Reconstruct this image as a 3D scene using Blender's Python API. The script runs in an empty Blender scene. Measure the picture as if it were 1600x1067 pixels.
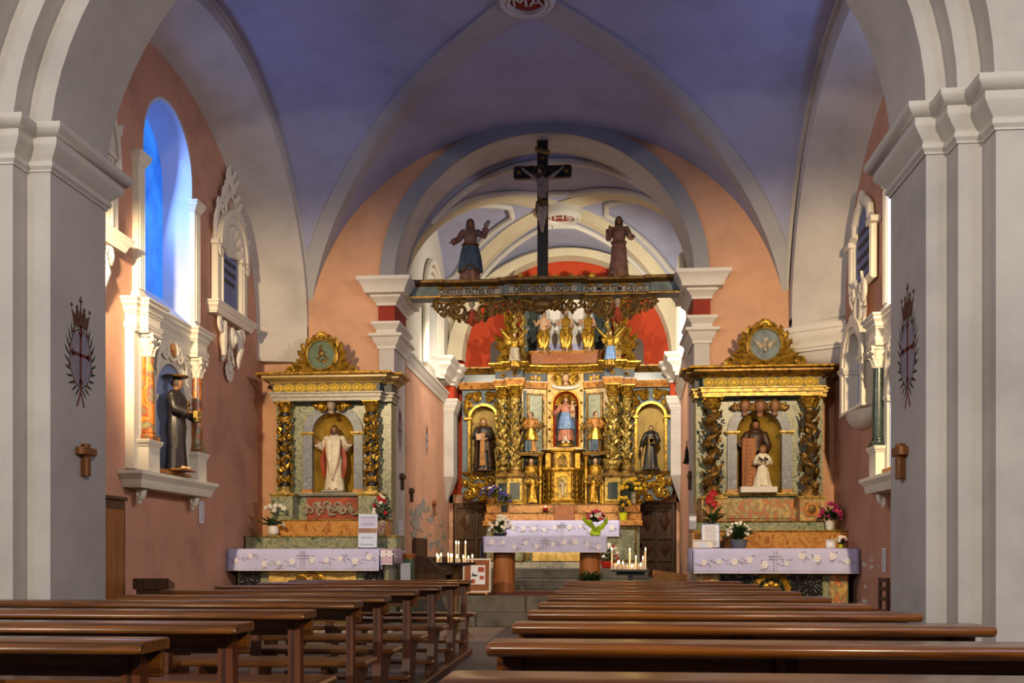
import bpy, bmesh, math, random
from mathutils import Vector, Matrix
random.seed(7)
PI = math.pi
scene = bpy.context.scene
COL = scene.collection
# ------------------------------------------------------------------ camera
CAM_H = 1.1
F_PX, HOR_Y, YAW = 1600.0, 869.0, math.atan(136/1600.0)
cam = bpy.data.cameras.new('camera'); camo = bpy.data.objects.new('camera', cam); COL.objects.link(camo)
camo.location = (0, 0, CAM_H); camo.rotation_euler = (PI/2, 0, YAW)
cam.sensor_width = 36.0; cam.lens = 36.0; cam.shift_y = (HOR_Y-533.5)/1600.0
cam.clip_end = 200
scene.camera = camo
# ------------------------------------------------------------------ world, lights, exposure
vs = scene.view_settings
vs.view_transform = 'Standard'; vs.look = 'None'; vs.gamma = 1.0; vs.use_curve_mapping = False
vs.exposure = 0.0
w = bpy.data.worlds.new('world'); scene.world = w; w.use_nodes = True
w.node_tree.nodes['Background'].inputs[0].default_value = (0.62, 0.68, 0.9, 1)
w.node_tree.nodes['Background'].inputs[1].default_value = 0.3

def lamp(name, kind, loc, target, energy, color, size=0.3, spot=None, blend=0.6, sy=None):
    L = bpy.data.lights.new(name, kind); o = bpy.data.objects.new(name, L); COL.objects.link(o)
    o.location = loc; L.energy = energy; L.color = color
    d = Vector(target)-Vector(loc)
    o.rotation_euler = d.to_track_quat('-Z', 'Y').to_euler()
    if kind == 'AREA':
        L.shape = 'RECTANGLE'; L.size = size; L.size_y = sy or size
    else:
        L.shadow_soft_size = size
    if kind == 'SPOT':
        L.spot_size = math.radians(spot); L.spot_blend = blend
    return o
WARM = (1.0, 0.74, 0.42); NEUT = (1.0, 0.87, 0.68); COOL = (0.45, 0.58, 1.0); BLUE = (0.10, 0.30, 1.0)
# added cool fill panels beside the visitor; the nave walls have no windows
lamp('nave_fill_a', 'AREA', (-5.6, 1.0, 4.2), (0, 4.0, 3.2), 58, (.55, .68, 1.0), 1.2, sy=2.2)
lamp('nave_fill_b', 'AREA', (4.3, 1.0, 4.2), (-1.5, 4.0, 3.2), 58, (.55, .68, 1.0), 1.2, sy=2.2)
# coloured daylight through the two transept windows
lamp('window_light_left', 'AREA', (-5.74, 12.42, 5.35), (0, 12.6, 4.0), 55, (0.30, 0.48, 1.0), 1.2, sy=1.9)
lamp('window_light_right', 'AREA', (3.95, 12.1, 5.35), (-2, 12.3, 4.4), 66, (0.32, 0.50, 1.0), 1.2, sy=1.9)
# spot lamps on the back of the nave piers, one for each side altar
lamp('altar_spot_left', 'SPOT', (-4.75, 8.9, 4.5), (-4.3, 16, 2.6), 1350, WARM, .06, 70, .7)
lamp('altar_spot_right', 'SPOT', (3.0, 8.9, 4.5), (2.6, 16, 2.8), 1500, WARM, .06, 70, .7)
# lamps high on the nave walls behind the visitor, they throw the nave arch onto the vault
lamp('nave_spot_left', 'SPOT', (-4.3, -2.2, 4.3), (-.6, 15, 4.0), 1250, (1, .88, .72), .10, 85, .4)
lamp('nave_spot_right', 'SPOT', (2.8, -2.2, 4.3), (-1.2, 15, 4.0), 1250, (1, .88, .72), .10, 85, .4)
lamp('transept_fill_left', 'SPOT', (-4.3, 8.85, 4.7), (3.3, 13.2, 2.6), 520, (1, .86, .70), .10, 80, .8)  # added fill across the transept, brightens the right wall
lamp('transept_fill_right', 'SPOT', (2.5, 8.85, 4.7), (-5.2, 13.2, 2.2), 720, (1, .86, .70), .10, 80, .8)  # unseen helper from the opposite corner, added to lift the left wall
# lamps behind the chancel arch, both sides
lamp('chancel_spot_left', 'SPOT', (-2.7, 17.2, 5.25), (-.1, 21.6, 3.4), 480, (1, .88, .68), .05, 115, .6)
lamp('chancel_spot_right', 'SPOT', (1.05, 17.2, 5.25), (-1.8, 21.6, 4.1), 640, (1, .90, .72), .05, 135, .6)

# ------------------------------------------------------------------ helpers
def at(px, py, Y):
    t, f = YAW, F_PX
    u = (px-800)/f; v = (HOR_Y-py)/f
    dx, dy = -math.sin(t)+math.cos(t)*u, math.cos(t)+math.sin(t)*u
    k = Y/dy
    return Vector((dx*k, Y, CAM_H+v*k))
def lin(c):
    return c/12.92 if c <= .04045 else ((c+.055)/1.055)**2.4
def C(h):
    h = h.lstrip('#'); return tuple(lin(int(h[i:i+2], 16)/255) for i in (0, 2, 4))+(1,)
MATS = {}
def new_mat(name):
    m = bpy.data.materials.new(name); m.use_nodes = True; MATS[name] = m
    nt = m.node_tree; return m, nt, nt.nodes, nt.links, nt.nodes['Principled BSDF']
def coords(N, L, scale=(1, 1, 1), kind='Object'):
    tc = N.new('ShaderNodeTexCoord'); mp = N.new('ShaderNodeMapping'); mp.inputs['Scale'].default_value = scale
    L.new(tc.outputs[kind], mp.inputs[0]); return mp.outputs[0]
def ramp(N, L, src, stops):
    r = N.new('ShaderNodeValToRGB'); L.new(src, r.inputs[0])
    e = r.color_ramp.elements
    while len(e) < len(stops): e.new(.5)
    for i, (p, c) in enumerate(stops):
        e[i].position = p; e[i].color = c
    return r.outputs[0]
def noise(N, L, vec, scale, detail=6, rough=.6, dist=0):
    n = N.new('ShaderNodeTexNoise'); n.inputs['Scale'].default_value = scale; n.inputs['Detail'].default_value = detail
    n.inputs['Roughness'].default_value = rough; n.inputs['Distortion'].default_value = dist
    L.new(vec, n.inputs['Vector']); return n.outputs[0]
def bump(N, L, b, src, strength, dist=.02):
    k = N.new('ShaderNodeBump'); k.inputs['Strength'].default_value = strength; k.inputs['Distance'].default_value = dist
    L.new(src, k.inputs['Height']); L.new(k.outputs[0], b.inputs['Normal'])
def plaster(name, c, var=.12, rough=.85, stain=None, sc=1.3, bs=.25):
    m, nt, N, L, b = new_mat(name); v = coords(N, L)
    a = C(c); d = tuple(x*(1-var*1.6) for x in a[:3])+(1,); e = tuple(min(1, x*(1+var)) for x in a[:3])+(1,)
    st = [(.3, d), (.5, a), (.72, e)]
    L.new(ramp(N, L, noise(N, L, v, sc, 8, .65), st), b.inputs['Base Color'])
    b.inputs['Roughness'].default_value = rough
    bump(N, L, b, noise(N, L, v, 9, 6, .7), bs, .012); return m
def plain(name, c, rough=.6, metal=0, var=.15, sc=14, bs=0.0, coat=0):
    m, nt, N, L, b = new_mat(name); v = coords(N, L)
    a = C(c); d = tuple(x*(1-var*2) for x in a[:3])+(1,)
    L.new(ramp(N, L, noise(N, L, v, sc, 4), [(.35, d), (.6, a)]), b.inputs['Base Color'])
    b.inputs['Roughness'].default_value = rough; b.inputs['Metallic'].default_value = metal
    if coat: b.inputs['Coat Weight'].default_value = coat
    if bs: bump(N, L, b, noise(N, L, v, sc*2, 4), bs, .008)
    return m
def marble(name, cols, sc=3.0, rough=.3, dist=1.4, stretch=(1, 1, 1)):
    sc *= 2.0; dist *= 1.3
    m, nt, N, L, b = new_mat(name); v = coords(N, L, stretch)
    n = noise(N, L, v, sc, 7, .62, dist)
    k = len(cols); st = [(.33+.34*i/(k-1), C(c)) for i, c in enumerate(cols)]
    L.new(ramp(N, L, n, st), b.inputs['Base Color']); b.inputs['Roughness'].default_value = rough; return m
def woodm(name, c1, c2, axis='x', rough=.4, sc=3.0, coat=0.0):
    m, nt, N, L, b = new_mat(name)
    st = {'x': (.35, 5, 5), 'y': (5, .35, 5), 'z': (5, 5, .35)}[axis]
    st = tuple(q*2.4 if q > 1 else q*1.4 for q in st); v = coords(N, L, st)
    n = noise(N, L, v, sc, 9, .68, .8)
    L.new(ramp(N, L, n, [(.36, C(c1)), (.52, C(c2)), (.68, tuple(x*1.3 for x in C(c2)[:3])+(1,))]), b.inputs['Base Color'])
    b.inputs['Roughness'].default_value = rough
    if coat: b.inputs['Coat Weight'].default_value = coat; b.inputs['Coat Roughness'].default_value = .25
    bump(N, L, b, n, .12, .006); return m
def emit(name, c, s):
    m, nt, N, L, b = new_mat(name)
    b.inputs['Base Color'].default_value = C(c); b.inputs['Emission Color'].default_value = C(c); b.inputs['Emission Strength'].default_value = s
    return m

class B:
    """collects shapes, then links them as ONE mesh object"""
    def __init__(s): s.v = []; s.f = []
    def add(s, vs, fs, M=None):
        o = len(s.v)
        s.v += [tuple(M @ Vector(p)) if M else tuple(p) for p in vs]
        s.f += [tuple(i+o for i in f) for f in fs]; return s
    def box(s, x0, x1, y0, y1, z0, z1, M=None):
        vs = [(x0,y0,z0),(x1,y0,z0),(x1,y1,z0),(x0,y1,z0),(x0,y0,z1),(x1,y0,z1),(x1,y1,z1),(x0,y1,z1)]
        return s.add(vs, [(0,3,2,1),(4,5,6,7),(0,1,5,4),(1,2,6,5),(2,3,7,6),(3,0,4,7)], M)
    def cbox(s, x0, x1, y0, y1, z0, z1, c=.01, M=None):
        c = min(c, .45*min(x1-x0, y1-y0, z1-z0))
        a = [(x0, x1), (y0, y1), (z0, z1)]
        vs, ix = [], {}
        for sx in (0, 1):
            for sy in (0, 1):
                for sz in (0, 1):
                    for k in range(3):
                        p = [a[0][sx], a[1][sy], a[2][sz]]
                        sg = [sx, sy, sz]
                        for q in range(3):
                            if q != k: p[q] += c*(1-2*sg[q])
                        ix[(sx, sy, sz, k)] = len(vs); vs.append(tuple(p))
        fs = []
        for k in range(3):
            o1, o2 = [q for q in range(3) if q != k]
            for sv in (0, 1):
                q4 = []
                for (u, v) in ((0, 0), (1, 0), (1, 1), (0, 1)):
                    g = [0, 0, 0]; g[k] = sv; g[o1] = u; g[o2] = v; q4.append(ix[(*g, k)])
                fs.append(tuple(q4 if (sv == 1) != (k == 1) else q4[::-1]))
            for u in (0, 1):
                for v in (0, 1):
                    g0 = [0, 0, 0]; g0[o1] = u; g0[o2] = v; g1 = list(g0); g1[k] = 1
                    fs.append((ix[(*g0, o1)], ix[(*g1, o1)], ix[(*g1, o2)], ix[(*g0, o2)]))
        for sx in (0, 1):
            for sy in (0, 1):
                for sz in (0, 1): fs.append(tuple(ix[(sx, sy, sz, k)] for k in range(3)))
        return s.add(vs, fs, M)
    def lathe(s, prof, n=16, c=(0, 0, 0), M=None, a0=0, a1=2*PI, sx=1, sy=1):
        full = abs(a1-a0-2*PI) < 1e-6; k = n if full else n+1
        vs = []
        for r, z in prof:
            for i in range(k):
                a = a0+(a1-a0)*i/n; vs.append((c[0]+r*math.cos(a)*sx, c[1]+r*math.sin(a)*sy, c[2]+z))
        fs = []
        for j in range(len(prof)-1):
            for i in range(n if full else n):
                i2 = (i+1) % k if full else i+1
                fs.append((j*k+i, j*k+i2, (j+1)*k+i2, (j+1)*k+i))
        if full:
            if prof[0][0] > 1e-5: fs.append(tuple(range(k))[::-1])
            if prof[-1][0] > 1e-5: fs.append(tuple((len(prof)-1)*k+i for i in range(k)))
        return s.add(vs, fs, M)
    def ell(s, c, r, n=10, m=6, M=None):
        if not hasattr(r, '__len__'): r = (r, r, r)
        vs = [(c[0], c[1], c[2]-r[2])]; fs = []
        for j in range(1, m):
            t = -PI/2+PI*j/m
            for i in range(n):
                a = 2*PI*i/n; vs.append((c[0]+r[0]*math.cos(t)*math.cos(a), c[1]+r[1]*math.cos(t)*math.sin(a), c[2]+r[2]*math.sin(t)))
        vs.append((c[0], c[1], c[2]+r[2])); T = len(vs)-1
        for i in range(n): fs.append((0, 1+(i+1) % n, 1+i)); fs.append((T, T-n+i, T-n+(i+1) % n))
        for j in range(m-2):
            for i in range(n):
                a = 1+j*n+i; b = 1+j*n+(i+1) % n; fs.append((a, b, b+n, a+n))
        return s.add(vs, fs, M)
    def tube(s, pts, r, n=6, M=None, flat=1.0, up=None, cap=True):
        pts = [Vector(p) for p in pts]; k = len(pts)
        rs = r if hasattr(r, '__len__') else [r]*k
        T = [(pts[min(i+1, k-1)]-pts[max(i-1, 0)]).normalized() for i in range(k)]
        u = Vector(up) if up else (Vector((0, 0, 1)) if abs(T[0].z) < .9 else Vector((0, 1, 0)))
        u = (u-T[0]*u.dot(T[0])).normalized(); vs = []
        for i in range(k):
            u = u-T[i]*u.dot(T[i])
            u = u.normalized() if u.length > 1e-6 else T[i].orthogonal().normalized()
            b = T[i].cross(u)
            for j in range(n):
                a = 2*PI*j/n; vs.append(tuple(pts[i]+u*(rs[i]*math.cos(a)*flat)+b*(rs[i]*math.sin(a))))
        fs = [(i*n+j, i*n+(j+1) % n, (i+1)*n+(j+1) % n, (i+1)*n+j) for i in range(k-1) for j in range(n)]
        if cap: fs += [tuple(range(n))[::-1], tuple((k-1)*n+j for j in range(n))]
        return s.add(vs, fs, M)
    def prism(s, poly, d0, d1, plane='xz', M=None):
        n = len(poly)
        def mk(p, d): return {'xz': (p[0], d, p[1]), 'xy': (p[0], p[1], d), 'yz': (d, p[0], p[1])}[plane]
        vs = [mk(p, d0) for p in poly]+[mk(p, d1) for p in poly]
        fs = [tuple(range(n)), tuple(range(2*n-1, n-1, -1))]+[(i, i+n, (i+1) % n+n, (i+1) % n) for i in range(n)]
        return s.add(vs, fs, M)
    def loft(s, rings, M=None, cap=True, closed=True):
        n = len(rings[0]); vs = [p for r in rings for p in r]; fs = []
        for j in range(len(rings)-1):
            for i in range(n if closed else n-1):
                i2 = (i+1) % n; fs.append((j*n+i, j*n+i2, (j+1)*n+i2, (j+1)*n+i))
        if cap and closed: fs += [tuple(range(n))[::-1], tuple((len(rings)-1)*n+i for i in range(n))]
        return s.add(vs, fs, M)
    def sweep(s, path, prof, closed=False, M=None, cap=True):
        """moulding: profile [(out, z)] swept along a plan path [(x, y)], outward = right of travel, mitred corners"""
        n = len(path); P = [Vector((p[0], p[1])) for p in path]
        def nrm(a, b): d = (b-a).normalized(); return Vector((d.y, -d.x))
        vs = []
        for i in range(n):
            if closed: n1, n2 = nrm(P[i-1], P[i]), nrm(P[i], P[(i+1) % n])
            else:
                n1 = nrm(P[max(i-1, 0)], P[max(i-1, 0)+1]); n2 = nrm(P[min(i, n-2)], P[min(i, n-2)+1])
            mt = (n1+n2)/max(.25, 1+n1.dot(n2))
            for o, z in prof: vs.append((P[i].x+mt.x*o, P[i].y+mt.y*o, z))
        k = len(prof); fs = []
        for i in range(n if closed else n-1):
            a, b = i*k, ((i+1) % n)*k
            fs += [(a+j, b+j, b+j+1, a+j+1) for j in range(k-1)]
            if abs(prof[0][0]) < 1e-6 and abs(prof[-1][0]) < 1e-6: fs.append((a+k-1, b+k-1, b, a))
        if not closed and cap: fs += [tuple(range(k))[::-1], tuple((n-1)*k+j for j in range(k))]
        return s.add(vs, fs, M)
    def arch_wall(s, x0, x1, z0, z1, y0, y1, cx, hw, zs, zf, n=28, zb=None):
        """wall slab y0..y1 with an arched opening; zf(u) = height of the intrados above the springing, u in -1..1"""
        zb = z0 if zb is None else zb
        if x0 < cx-hw: s.box(x0, cx-hw, y0, y1, z0, z1)
        if x1 > cx+hw: s.box(cx+hw, x1, y0, y1, z0, z1)
        if zb > z0: s.box(cx-hw, cx+hw, y0, y1, z0, zb)
        us = [-math.cos(PI*i/n) for i in range(n+1)]
        for i in range(n):
            xa, xb = cx+hw*us[i], cx+hw*us[i+1]; za, zc = zs+zf(us[i]), zs+zf(us[i+1])
            s.add([(xa, y0, za), (xb, y0, zc), (xb, y0, z1), (xa, y0, z1), (xa, y1, za), (xb, y1, zc), (xb, y1, z1), (xa, y1, z1)],
                  [(0, 1, 2, 3), (5, 4, 7, 6), (1, 0, 4, 5), (3, 2, 6, 7)])
        return s
    def obj(s, name, mat, parent=None, ang=35, loc=None):
        me = bpy.data.meshes.new(name); me.from_pydata(s.v, [], s.f)
        me.materials.append(MATS[mat])
        bm = bmesh.new(); bm.from_mesh(me); bmesh.ops.recalc_face_normals(bm, faces=bm.faces); bm.to_mesh(me); bm.free()
        me.shade_smooth(); me.set_sharp_from_angle(angle=math.radians(ang))
        o = bpy.data.objects.new(name, me); COL.objects.link(o)
        if parent: o.parent = parent
        if loc: o.location = loc
        return o
def tag(o, label=None, cat=None, group=None, kind=None):
    if label: o['label'] = label
    if cat: o['category'] = cat
    if group: o['group'] = group
    if kind: o['kind'] = kind
    return o
def thing(name, label, cat, loc=(0, 0, 0), rz=0, group=None):
    o = bpy.data.objects.new(name, None); COL.objects.link(o); o.empty_display_size = .1
    o.location = loc; o.rotation_euler = (0, 0, rz); return tag(o, label, cat, group)
def struct(name, b, mat, ang=35):
    return tag(b.obj(name, mat, None, ang), kind='structure')
def share(o, parent, loc=None, rot=None, scale=None):
    c = o.copy(); COL.objects.link(c); c.parent = parent
    if loc is not None: c.location = loc
    if rot is not None: c.rotation_euler = rot
    if scale is not None: c.scale = scale if hasattr(scale, '__len__') else (scale,)*3
    return c
def copy_tree(o, parent=None):
    c = o.copy(); COL.objects.link(c); c.parent = parent
    for ch in list(o.children): copy_tree(ch, c)
    return c
def text_mesh(b, body, size, M, depth=.004, sx=1.0, bold=.0):
    cu = bpy.data.curves.new('lettering', 'FONT'); cu.body = body; cu.size = size; cu.extrude = depth; cu.align_x = 'CENTER'; cu.align_y = 'CENTER'
    cu.resolution_u = 3; cu.offset = bold
    o = bpy.data.objects.new('lettering', cu); COL.objects.link(o)
    me = bpy.data.meshes.new_from_object(o.evaluated_get(bpy.context.evaluated_depsgraph_get()))
    MM = M @ Matrix.Diagonal((sx, 1, 1, 1))
    b.add([tuple(v.co) for v in me.vertices], [tuple(p.vertices) for p in me.polygons], MM)
    bpy.data.objects.remove(o); bpy.data.curves.remove(cu); bpy.data.meshes.remove(me)
FRONT = Matrix.Rotation(PI/2, 4, 'X')          # text standing up, facing -y
def T(x, y, z): return Matrix.Translation((x, y, z))
def R(a, ax='Z'): return Matrix.Rotation(a, 4, ax)
def S(x, y=None, z=None): return Matrix.Diagonal((x, x if y is None else y, x if z is None else z, 1))
CORN = [(0, 0), (.12, 0), (.12, .10), (.30, .20), (.30, .30), (.42, .44), (.70, .58), (.74, .60), (.74, .76), (.92, .84), (1, .90), (1, 1), (0, 1)]
def corn(p, h, z, prof=CORN): return [(a*p, z+c*h) for a, c in prof]
CAPM = [(0, 0), (.15, 0), (.15, .08), (.35, .16), (.35, .24), (.55, .40), (.85, .56), (.85, .74), (1, .80), (1, 1), (0, 1)]
# ------------------------------------------------------------------ materials
plaster('plaster_white', 'beb9b4', .12)
plaster('plaster_band', 'a5a4a8', .08)
plaster('plaster_cream', 'cfc3a6', .08)
plaster('plaster_mould', 'cdc8c0', .05, .7)
plaster('plaster_blue', 'a2a4c0', .10)
plaster('plaster_greyblue', '8d8e92', .06)
plaster('plaster_rose', 'b88872', .16, bs=.35)
plaster('plaster_ochre', 'c08a5e', .10, bs=.3)
plaster('plaster_salmon', 'c89a7c', .12)
plaster('plaster_pinkwall', 'c2937a', .14)
plaster('paint_red', 'b23a14', .08)
plaster('paint_maroon', '8a2c1a', .08)
plaster('stucco', 'd4cdbf', .06, .65)
plaster('plaque_blue', '6f78a0', .05)
plaster('window_reveal', 'b8c4dc', .04)
plain('gold', 'c49632', .32, .66, .38, 16, .35)
plain('gold_pale', 'b5984a', .40, .45, .36, 14, .3)
plain('gold_dark', '8e6a2c', .42, .5, .42, 12, .3)
plain('bronze', '7a5a2a', .45, .45, .3, 14, .2)
plain('ochre', 'b08e38', .55, .15, .15, 5)
plain('slate_blue', '66757c', .55, 0, .25, 6, .1)
plain('dark_slate', '38424a', .5, 0, .3, 8)
marble('marble_green', ['38463c', '66735c', '9a977a', '4f5c4a', 'a39c80'], 2.6, .35, 1.6)
marble('marble_dark_green', ['10181a', '2c3a34', '14201e', '58664f'], 4, .3, 2)
marble('marble_orange', ['6e3c14', 'a3692c', 'c08a46', '84491c'], 3.2, .32, 1.2)
marble('marble_mixed', ['a2602a', 'c8a060', '7e8058', 'b8502a', 'c9b26a'], 1.7, .35, 2.2)
marble('marble_red', ['6e3418', '9a5a2c', '7a4020', 'b07a44'], 3, .35, 1.8)
marble('marble_black', ['0e1012', '1c1f22', '141618', '8c8c84'], 3.2, .22, 3)
marble('marble_yellow', ['c09a4c', 'd9bb70', 'b58c44', 'e0c684'], 2.6, .35, 1.4)
marble('marble_column', ['a8501c', 'c97f24', '8a3c1c', '6d7a5c', 'cf8c2a'], 2.4, .3, 1.2, (1, 1, .7))
marble('marble_grey', ['807a70', '8f8a80', 'a39c8e', '74706a'], 4, .4, 1)
woodm('pew_wood', '3d1f09', '70400f', 'x', .30, 3, .35)
woodm('pew_wood_red', '46220a', '7a4412', 'x', .28, 3, .4)
woodm('pew_post', '351808', '5c2e12', 'z', .4)
woodm('wood_dark', '26150a', '4a2c16', 'z', .5)
woodm('wood_door', '3a2412', '5e4024', 'z', .5)
woodm('wood_mid', '5a3214', '8a5426', 'z', .5)
woodm('trunk_wood', '6b3a18', '9a5f30', 'z', .6, 2)
woodm('wood_light', '8a5a28', 'b07a3c', 'x', .5)
plain('skin', 'c39a78', .5, 0, .12, 10)
plain('skin_dark', '966848', .5, 0, .15, 10)
plain('skin_grey', 'b09c86', .55, 0, .2, 10)
plain('robe_white', 'ddd2ba', .6, 0, .12, 12)
plain('robe_red', 'a1401f', .55, 0, .2, 10)
plain('robe_rose', 'b5735a', .55, 0, .2, 10)
plain('robe_blue', '6f8fbf', .5, 0, .2, 14)
plain('robe_darkblue', '4a5c6c', .55, 0, .25, 10)
plain('robe_brown', '4b2f20', .45, 0, .25, 10)
plain('robe_dark', '2b2420', .42, 0, .25, 10)
plain('robe_mauve', '8f6654', .55, 0, .25, 10)
plain('robe_amber', 'a8702a', .45, .1, .25, 10)
plain('hair_dark', '2c1d14', .6, 0, .3, 20)
plain('hair_brown', '5a3b22', .6, 0, .3, 20)
plain('hair_grey', '7d6d58', .6, 0, .3, 20)
plain('black_paint', '101113', .5, 0, .2, 10)
plain('ink', '1b1a1c', .7, 0, .1, 10)
plain('iron', '241d1a', .45, .6, .3, 12)
plain('cloth_lilac', 'b4b4de', .8, 0, .05, 4)
plain('cloth_purple', '5d5690', .8, 0, .1, 4)
plain('lace', 'ded9e4', .85, 0, .05, 8)
plain('thread_grey', 'a5a2b8', .8, 0, .1, 8)
plain('paper', 'dcdce8', .8, 0, .04, 4)
plain('paper_blue', 'b9c6e2', .7, 0, .04, 4)
plain('print_grey', '6d6d76', .8, 0, .1, 10)
plain('print_red', 'a84a34', .8, 0, .1, 10)
plain('board_brown', '8a4a24', .7, 0, .15, 10)
plain('frame_white', 'cfc9c2', .5, 0, .05, 5)
plain('leaf', '2f4a20', .5, 0, .3, 20)
plain('leaf_dark', '1c3216', .5, 0, .3, 20)
plain('flower_white', 'e8e4da', .7, 0, .08, 20)
plain('flower_red', 'b01420', .6, 0, .15, 20)
plain('flower_pink', 'd84a6a', .6, 0, .15, 20)
plain('flower_magenta', '9a1a5a', .6, 0, .15, 20)
plain('flower_violet', '4b3a92', .6, 0, .15, 20)
plain('flower_yellow', 'e0b41c', .6, 0, .15, 20)
plain('wrap_lime', 'a8c81c', .5, 0, .15, 6)
plain('pot_white', 'd0cdc8', .4, 0, .05, 6)
plain('pot_yellow', 'cdd11e', .4, 0, .08, 6)
plain('pot_red', 'b8281a', .4, 0, .08, 6)
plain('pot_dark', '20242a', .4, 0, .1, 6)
plain('pot_grey', '565c66', .4, 0, .1, 6)
plain('pot_copper', '9a6a30', .4, .3, .1, 6)
plain('wax', 'e2cdb0', .5, 0, .05, 6)
plain('glass_red', '8a1410', .15, 0, .1, 6)
plain('emblem_brown', '6b4432', .9, 0, .25, 20)
plain('emblem_green', '4a5148', .9, 0, .25, 20)
plain('emblem_red', '7e3a30', .9, 0, .25, 20)
plain('emblem_pale', '9a93a0', .9, 0, .1, 12)
plain('carpet_red', '6a2412', .95, 0, .2, 30)
plaster('stone_step', '5e5850', .30, .75, sc=3.5, bs=.5)
plaster('stone_floor', '6a625c', .12, .6, sc=2, bs=.3)
plaster('stone_beige', '9a8672', .10, .6, sc=2, bs=.3)
plaster('damage_grey', '8f8a86', .25, .95, sc=7, bs=.9)
emit('flame', 'ffd890', 22.0)
m, nt, N, L, b = new_mat('glass_blue')
b.inputs['Base Color'].default_value = (.25, .45, 1, 1); b.inputs['Roughness'].default_value = .2; b.inputs['Transmission Weight'].default_value = .6
m, nt, N, L, b = new_mat('glass_clear')
b.inputs['Base Color'].default_value = (.9, .93, .95, 1); b.inputs['Roughness'].default_value = .05; b.inputs['Transmission Weight'].default_value = .9
# ================================================================== STRUCTURE
def xf(b, M):
    b.v = [tuple(M @ Vector(p)) for p in b.v]; return b
WL, WR, WF = -5.37, 3.574, 16.0            # transept side walls and the wall with the chancel arch
ML = T(WL, 0, 0) @ R(PI/2)                 # local x -> +Y, local -y -> into the room
MR = T(WR, 0, 0) @ R(-PI/2)                # local x -> -Y
half = lambda u: math.sqrt(max(0, 1-u*u))
# floor ------------------------------------------------------------
fl = struct('floor', B().box(-6.6, 5.2, -6, 22.3, -.2, 0), 'stone_floor')
sl = B().cbox(-.5, .5, -.5, .5, -.02, .006, .012).obj('paving_slab', 'stone_floor', fl)
sl.location = (-1.13, 8.2, 0); sl.scale = (.55, .88, 1)
sb = B().cbox(-.5, .5, -.5, .5, -.02, .006, .012).obj('paving_slab', 'stone_beige', fl)
sb.location = (-1.86, 13.6, 0); sb.scale = (.88, .96, 1)
for i in range(9):
    for j in range(2):
        if i+j: share(sl, fl, (-1.13+.56*j, 8.2+.89*i - .3*j, 0), None, (.55, .88, 1))
for i in range(3):
    for j in range(3):
        if i+j and 13.6+.97*i < 15.6: share(sb, fl, (-1.86-.9*j, 13.6+.97*i, 0), None, (.88, .96, 1))
# steps up to the chancel ------------------------------------------
st1 = struct('floor_step_lower', B().box(-3.1, 1.36, 15.8, 16.2, 0, .2), 'stone_step')
st2 = struct('floor_step_upper', B().box(-3.15, 1.42, 16.14, 16.4, .2, .44), 'stone_step')
random.seed(3)
for (par, y0, y1, z0, z1, xs) in ((st1, 15.74, 16.2, 0, .228, [-3.12, -1.9, -.75, .5, 1.38]), (st2, 16.08, 16.5, .2, .472, [-3.16, -2.3, -1.15, .1, 1.42])):
    for a, c in zip(xs[:-1], xs[1:]):
        B().cbox(a+.004, c-.004, y0+random.uniform(0, .012), y1, z0, z1-random.uniform(0, .006), .018).obj('step_stone', 'stone_step', par)
pf = struct('floor_chancel', B().box(-3.5, 1.9, 16.45, 22.2, .2, .47), 'stone_step')
tag(B().cbox(-2.6, .9, 16.62, 18.35, .47, .478, .003).obj('altar_carpet', 'carpet_red'), 'dark red carpet under the wooden altar table', 'carpet')
# nave shell (behind and beside the visitor) ------------------------
struct('wall_nave_left', B().box(-6.2, -6.0, -6, 6, 0, 6.8), 'plaster_white')
struct('wall_nave_right', B().box(4.6, 4.8, -6, 6, 0, 6.8), 'plaster_white')
struct('wall_nave_back', B().box(-6.2, 4.8, -6.2, -6, 0, 6.8), 'plaster_white')
struct('ceiling_nave', B().box(-6.2, 4.8, -6.2, 6, 6.8, 7.0), 'plaster_white')
# nave piers, stepped, with cornice --------------------------------
PL = [(-6.2, 5.93), (-3.80, 5.93), (-3.80, 6.078), (-3.63, 6.078), (-3.63, 6.22), (-3.466, 6.22), (-3.466, 6.95), (-6.2, 6.95)]
PR = [(4.8, 6.95), (1.92, 6.95), (1.92, 6.22), (2.052, 6.22), (2.052, 6.069), (2.197, 6.069), (2.197, 5.897), (4.8, 5.897)]
PIERCORN = [(0, 0), (.012, 0), (.012, .012), (.03, .03), (.03, .055), (.022, .06), (.03, .075), (.085, .135), (.09, .15), (.09, .185), (.105, .19), (.135, .225), (.14, .235), (.14, .262), (0, .27)]
wpl = struct('wall_pier_left', B().prism(PL, 0, 3.80, 'xy'), 'plaster_white')
wpr = struct('wall_pier_right', B().prism(PR, 0, 3.74, 'xy'), 'plaster_white')
struct('trim_1', B().sweep(PL, [(o, 3.535+z) for o, z in PIERCORN]), 'plaster_mould')
struct('trim_2', B().sweep(PR, [(o, 3.465+z) for o, z in PIERCORN]), 'plaster_mould')
# nave arch, three orders -------------------------------------------
def arch_f(rise):
    def f(u):
        return rise*max(0, 1-u*u)**(.57 if u < 0 else .5)
    return f
b = B()
for xl, xr, y0, y1, d in ((-3.466, 1.92, 6.22, 6.95, 0), (-3.63, 2.052, 6.075, 6.22, .14), (-3.80, 2.197, 5.91, 6.075, .28)):
    b.arch_wall(-6.2, 4.8, 3.6, 7.2, y0, y1, (xl+xr)/2, (xr-xl)/2, 3.74, arch_f(2.3+d), 40)
struct('wall_nave_arch', b, 'plaster_white')
# transept near wall over the nave arch
struct('wall_near', B().arch_wall(-6.2, 4.4, 0, 8.6, 7.4, 8.6, -.95, 3.6, 4.6, lambda u: 2.9*half(u), 30), 'plaster_white')
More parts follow.
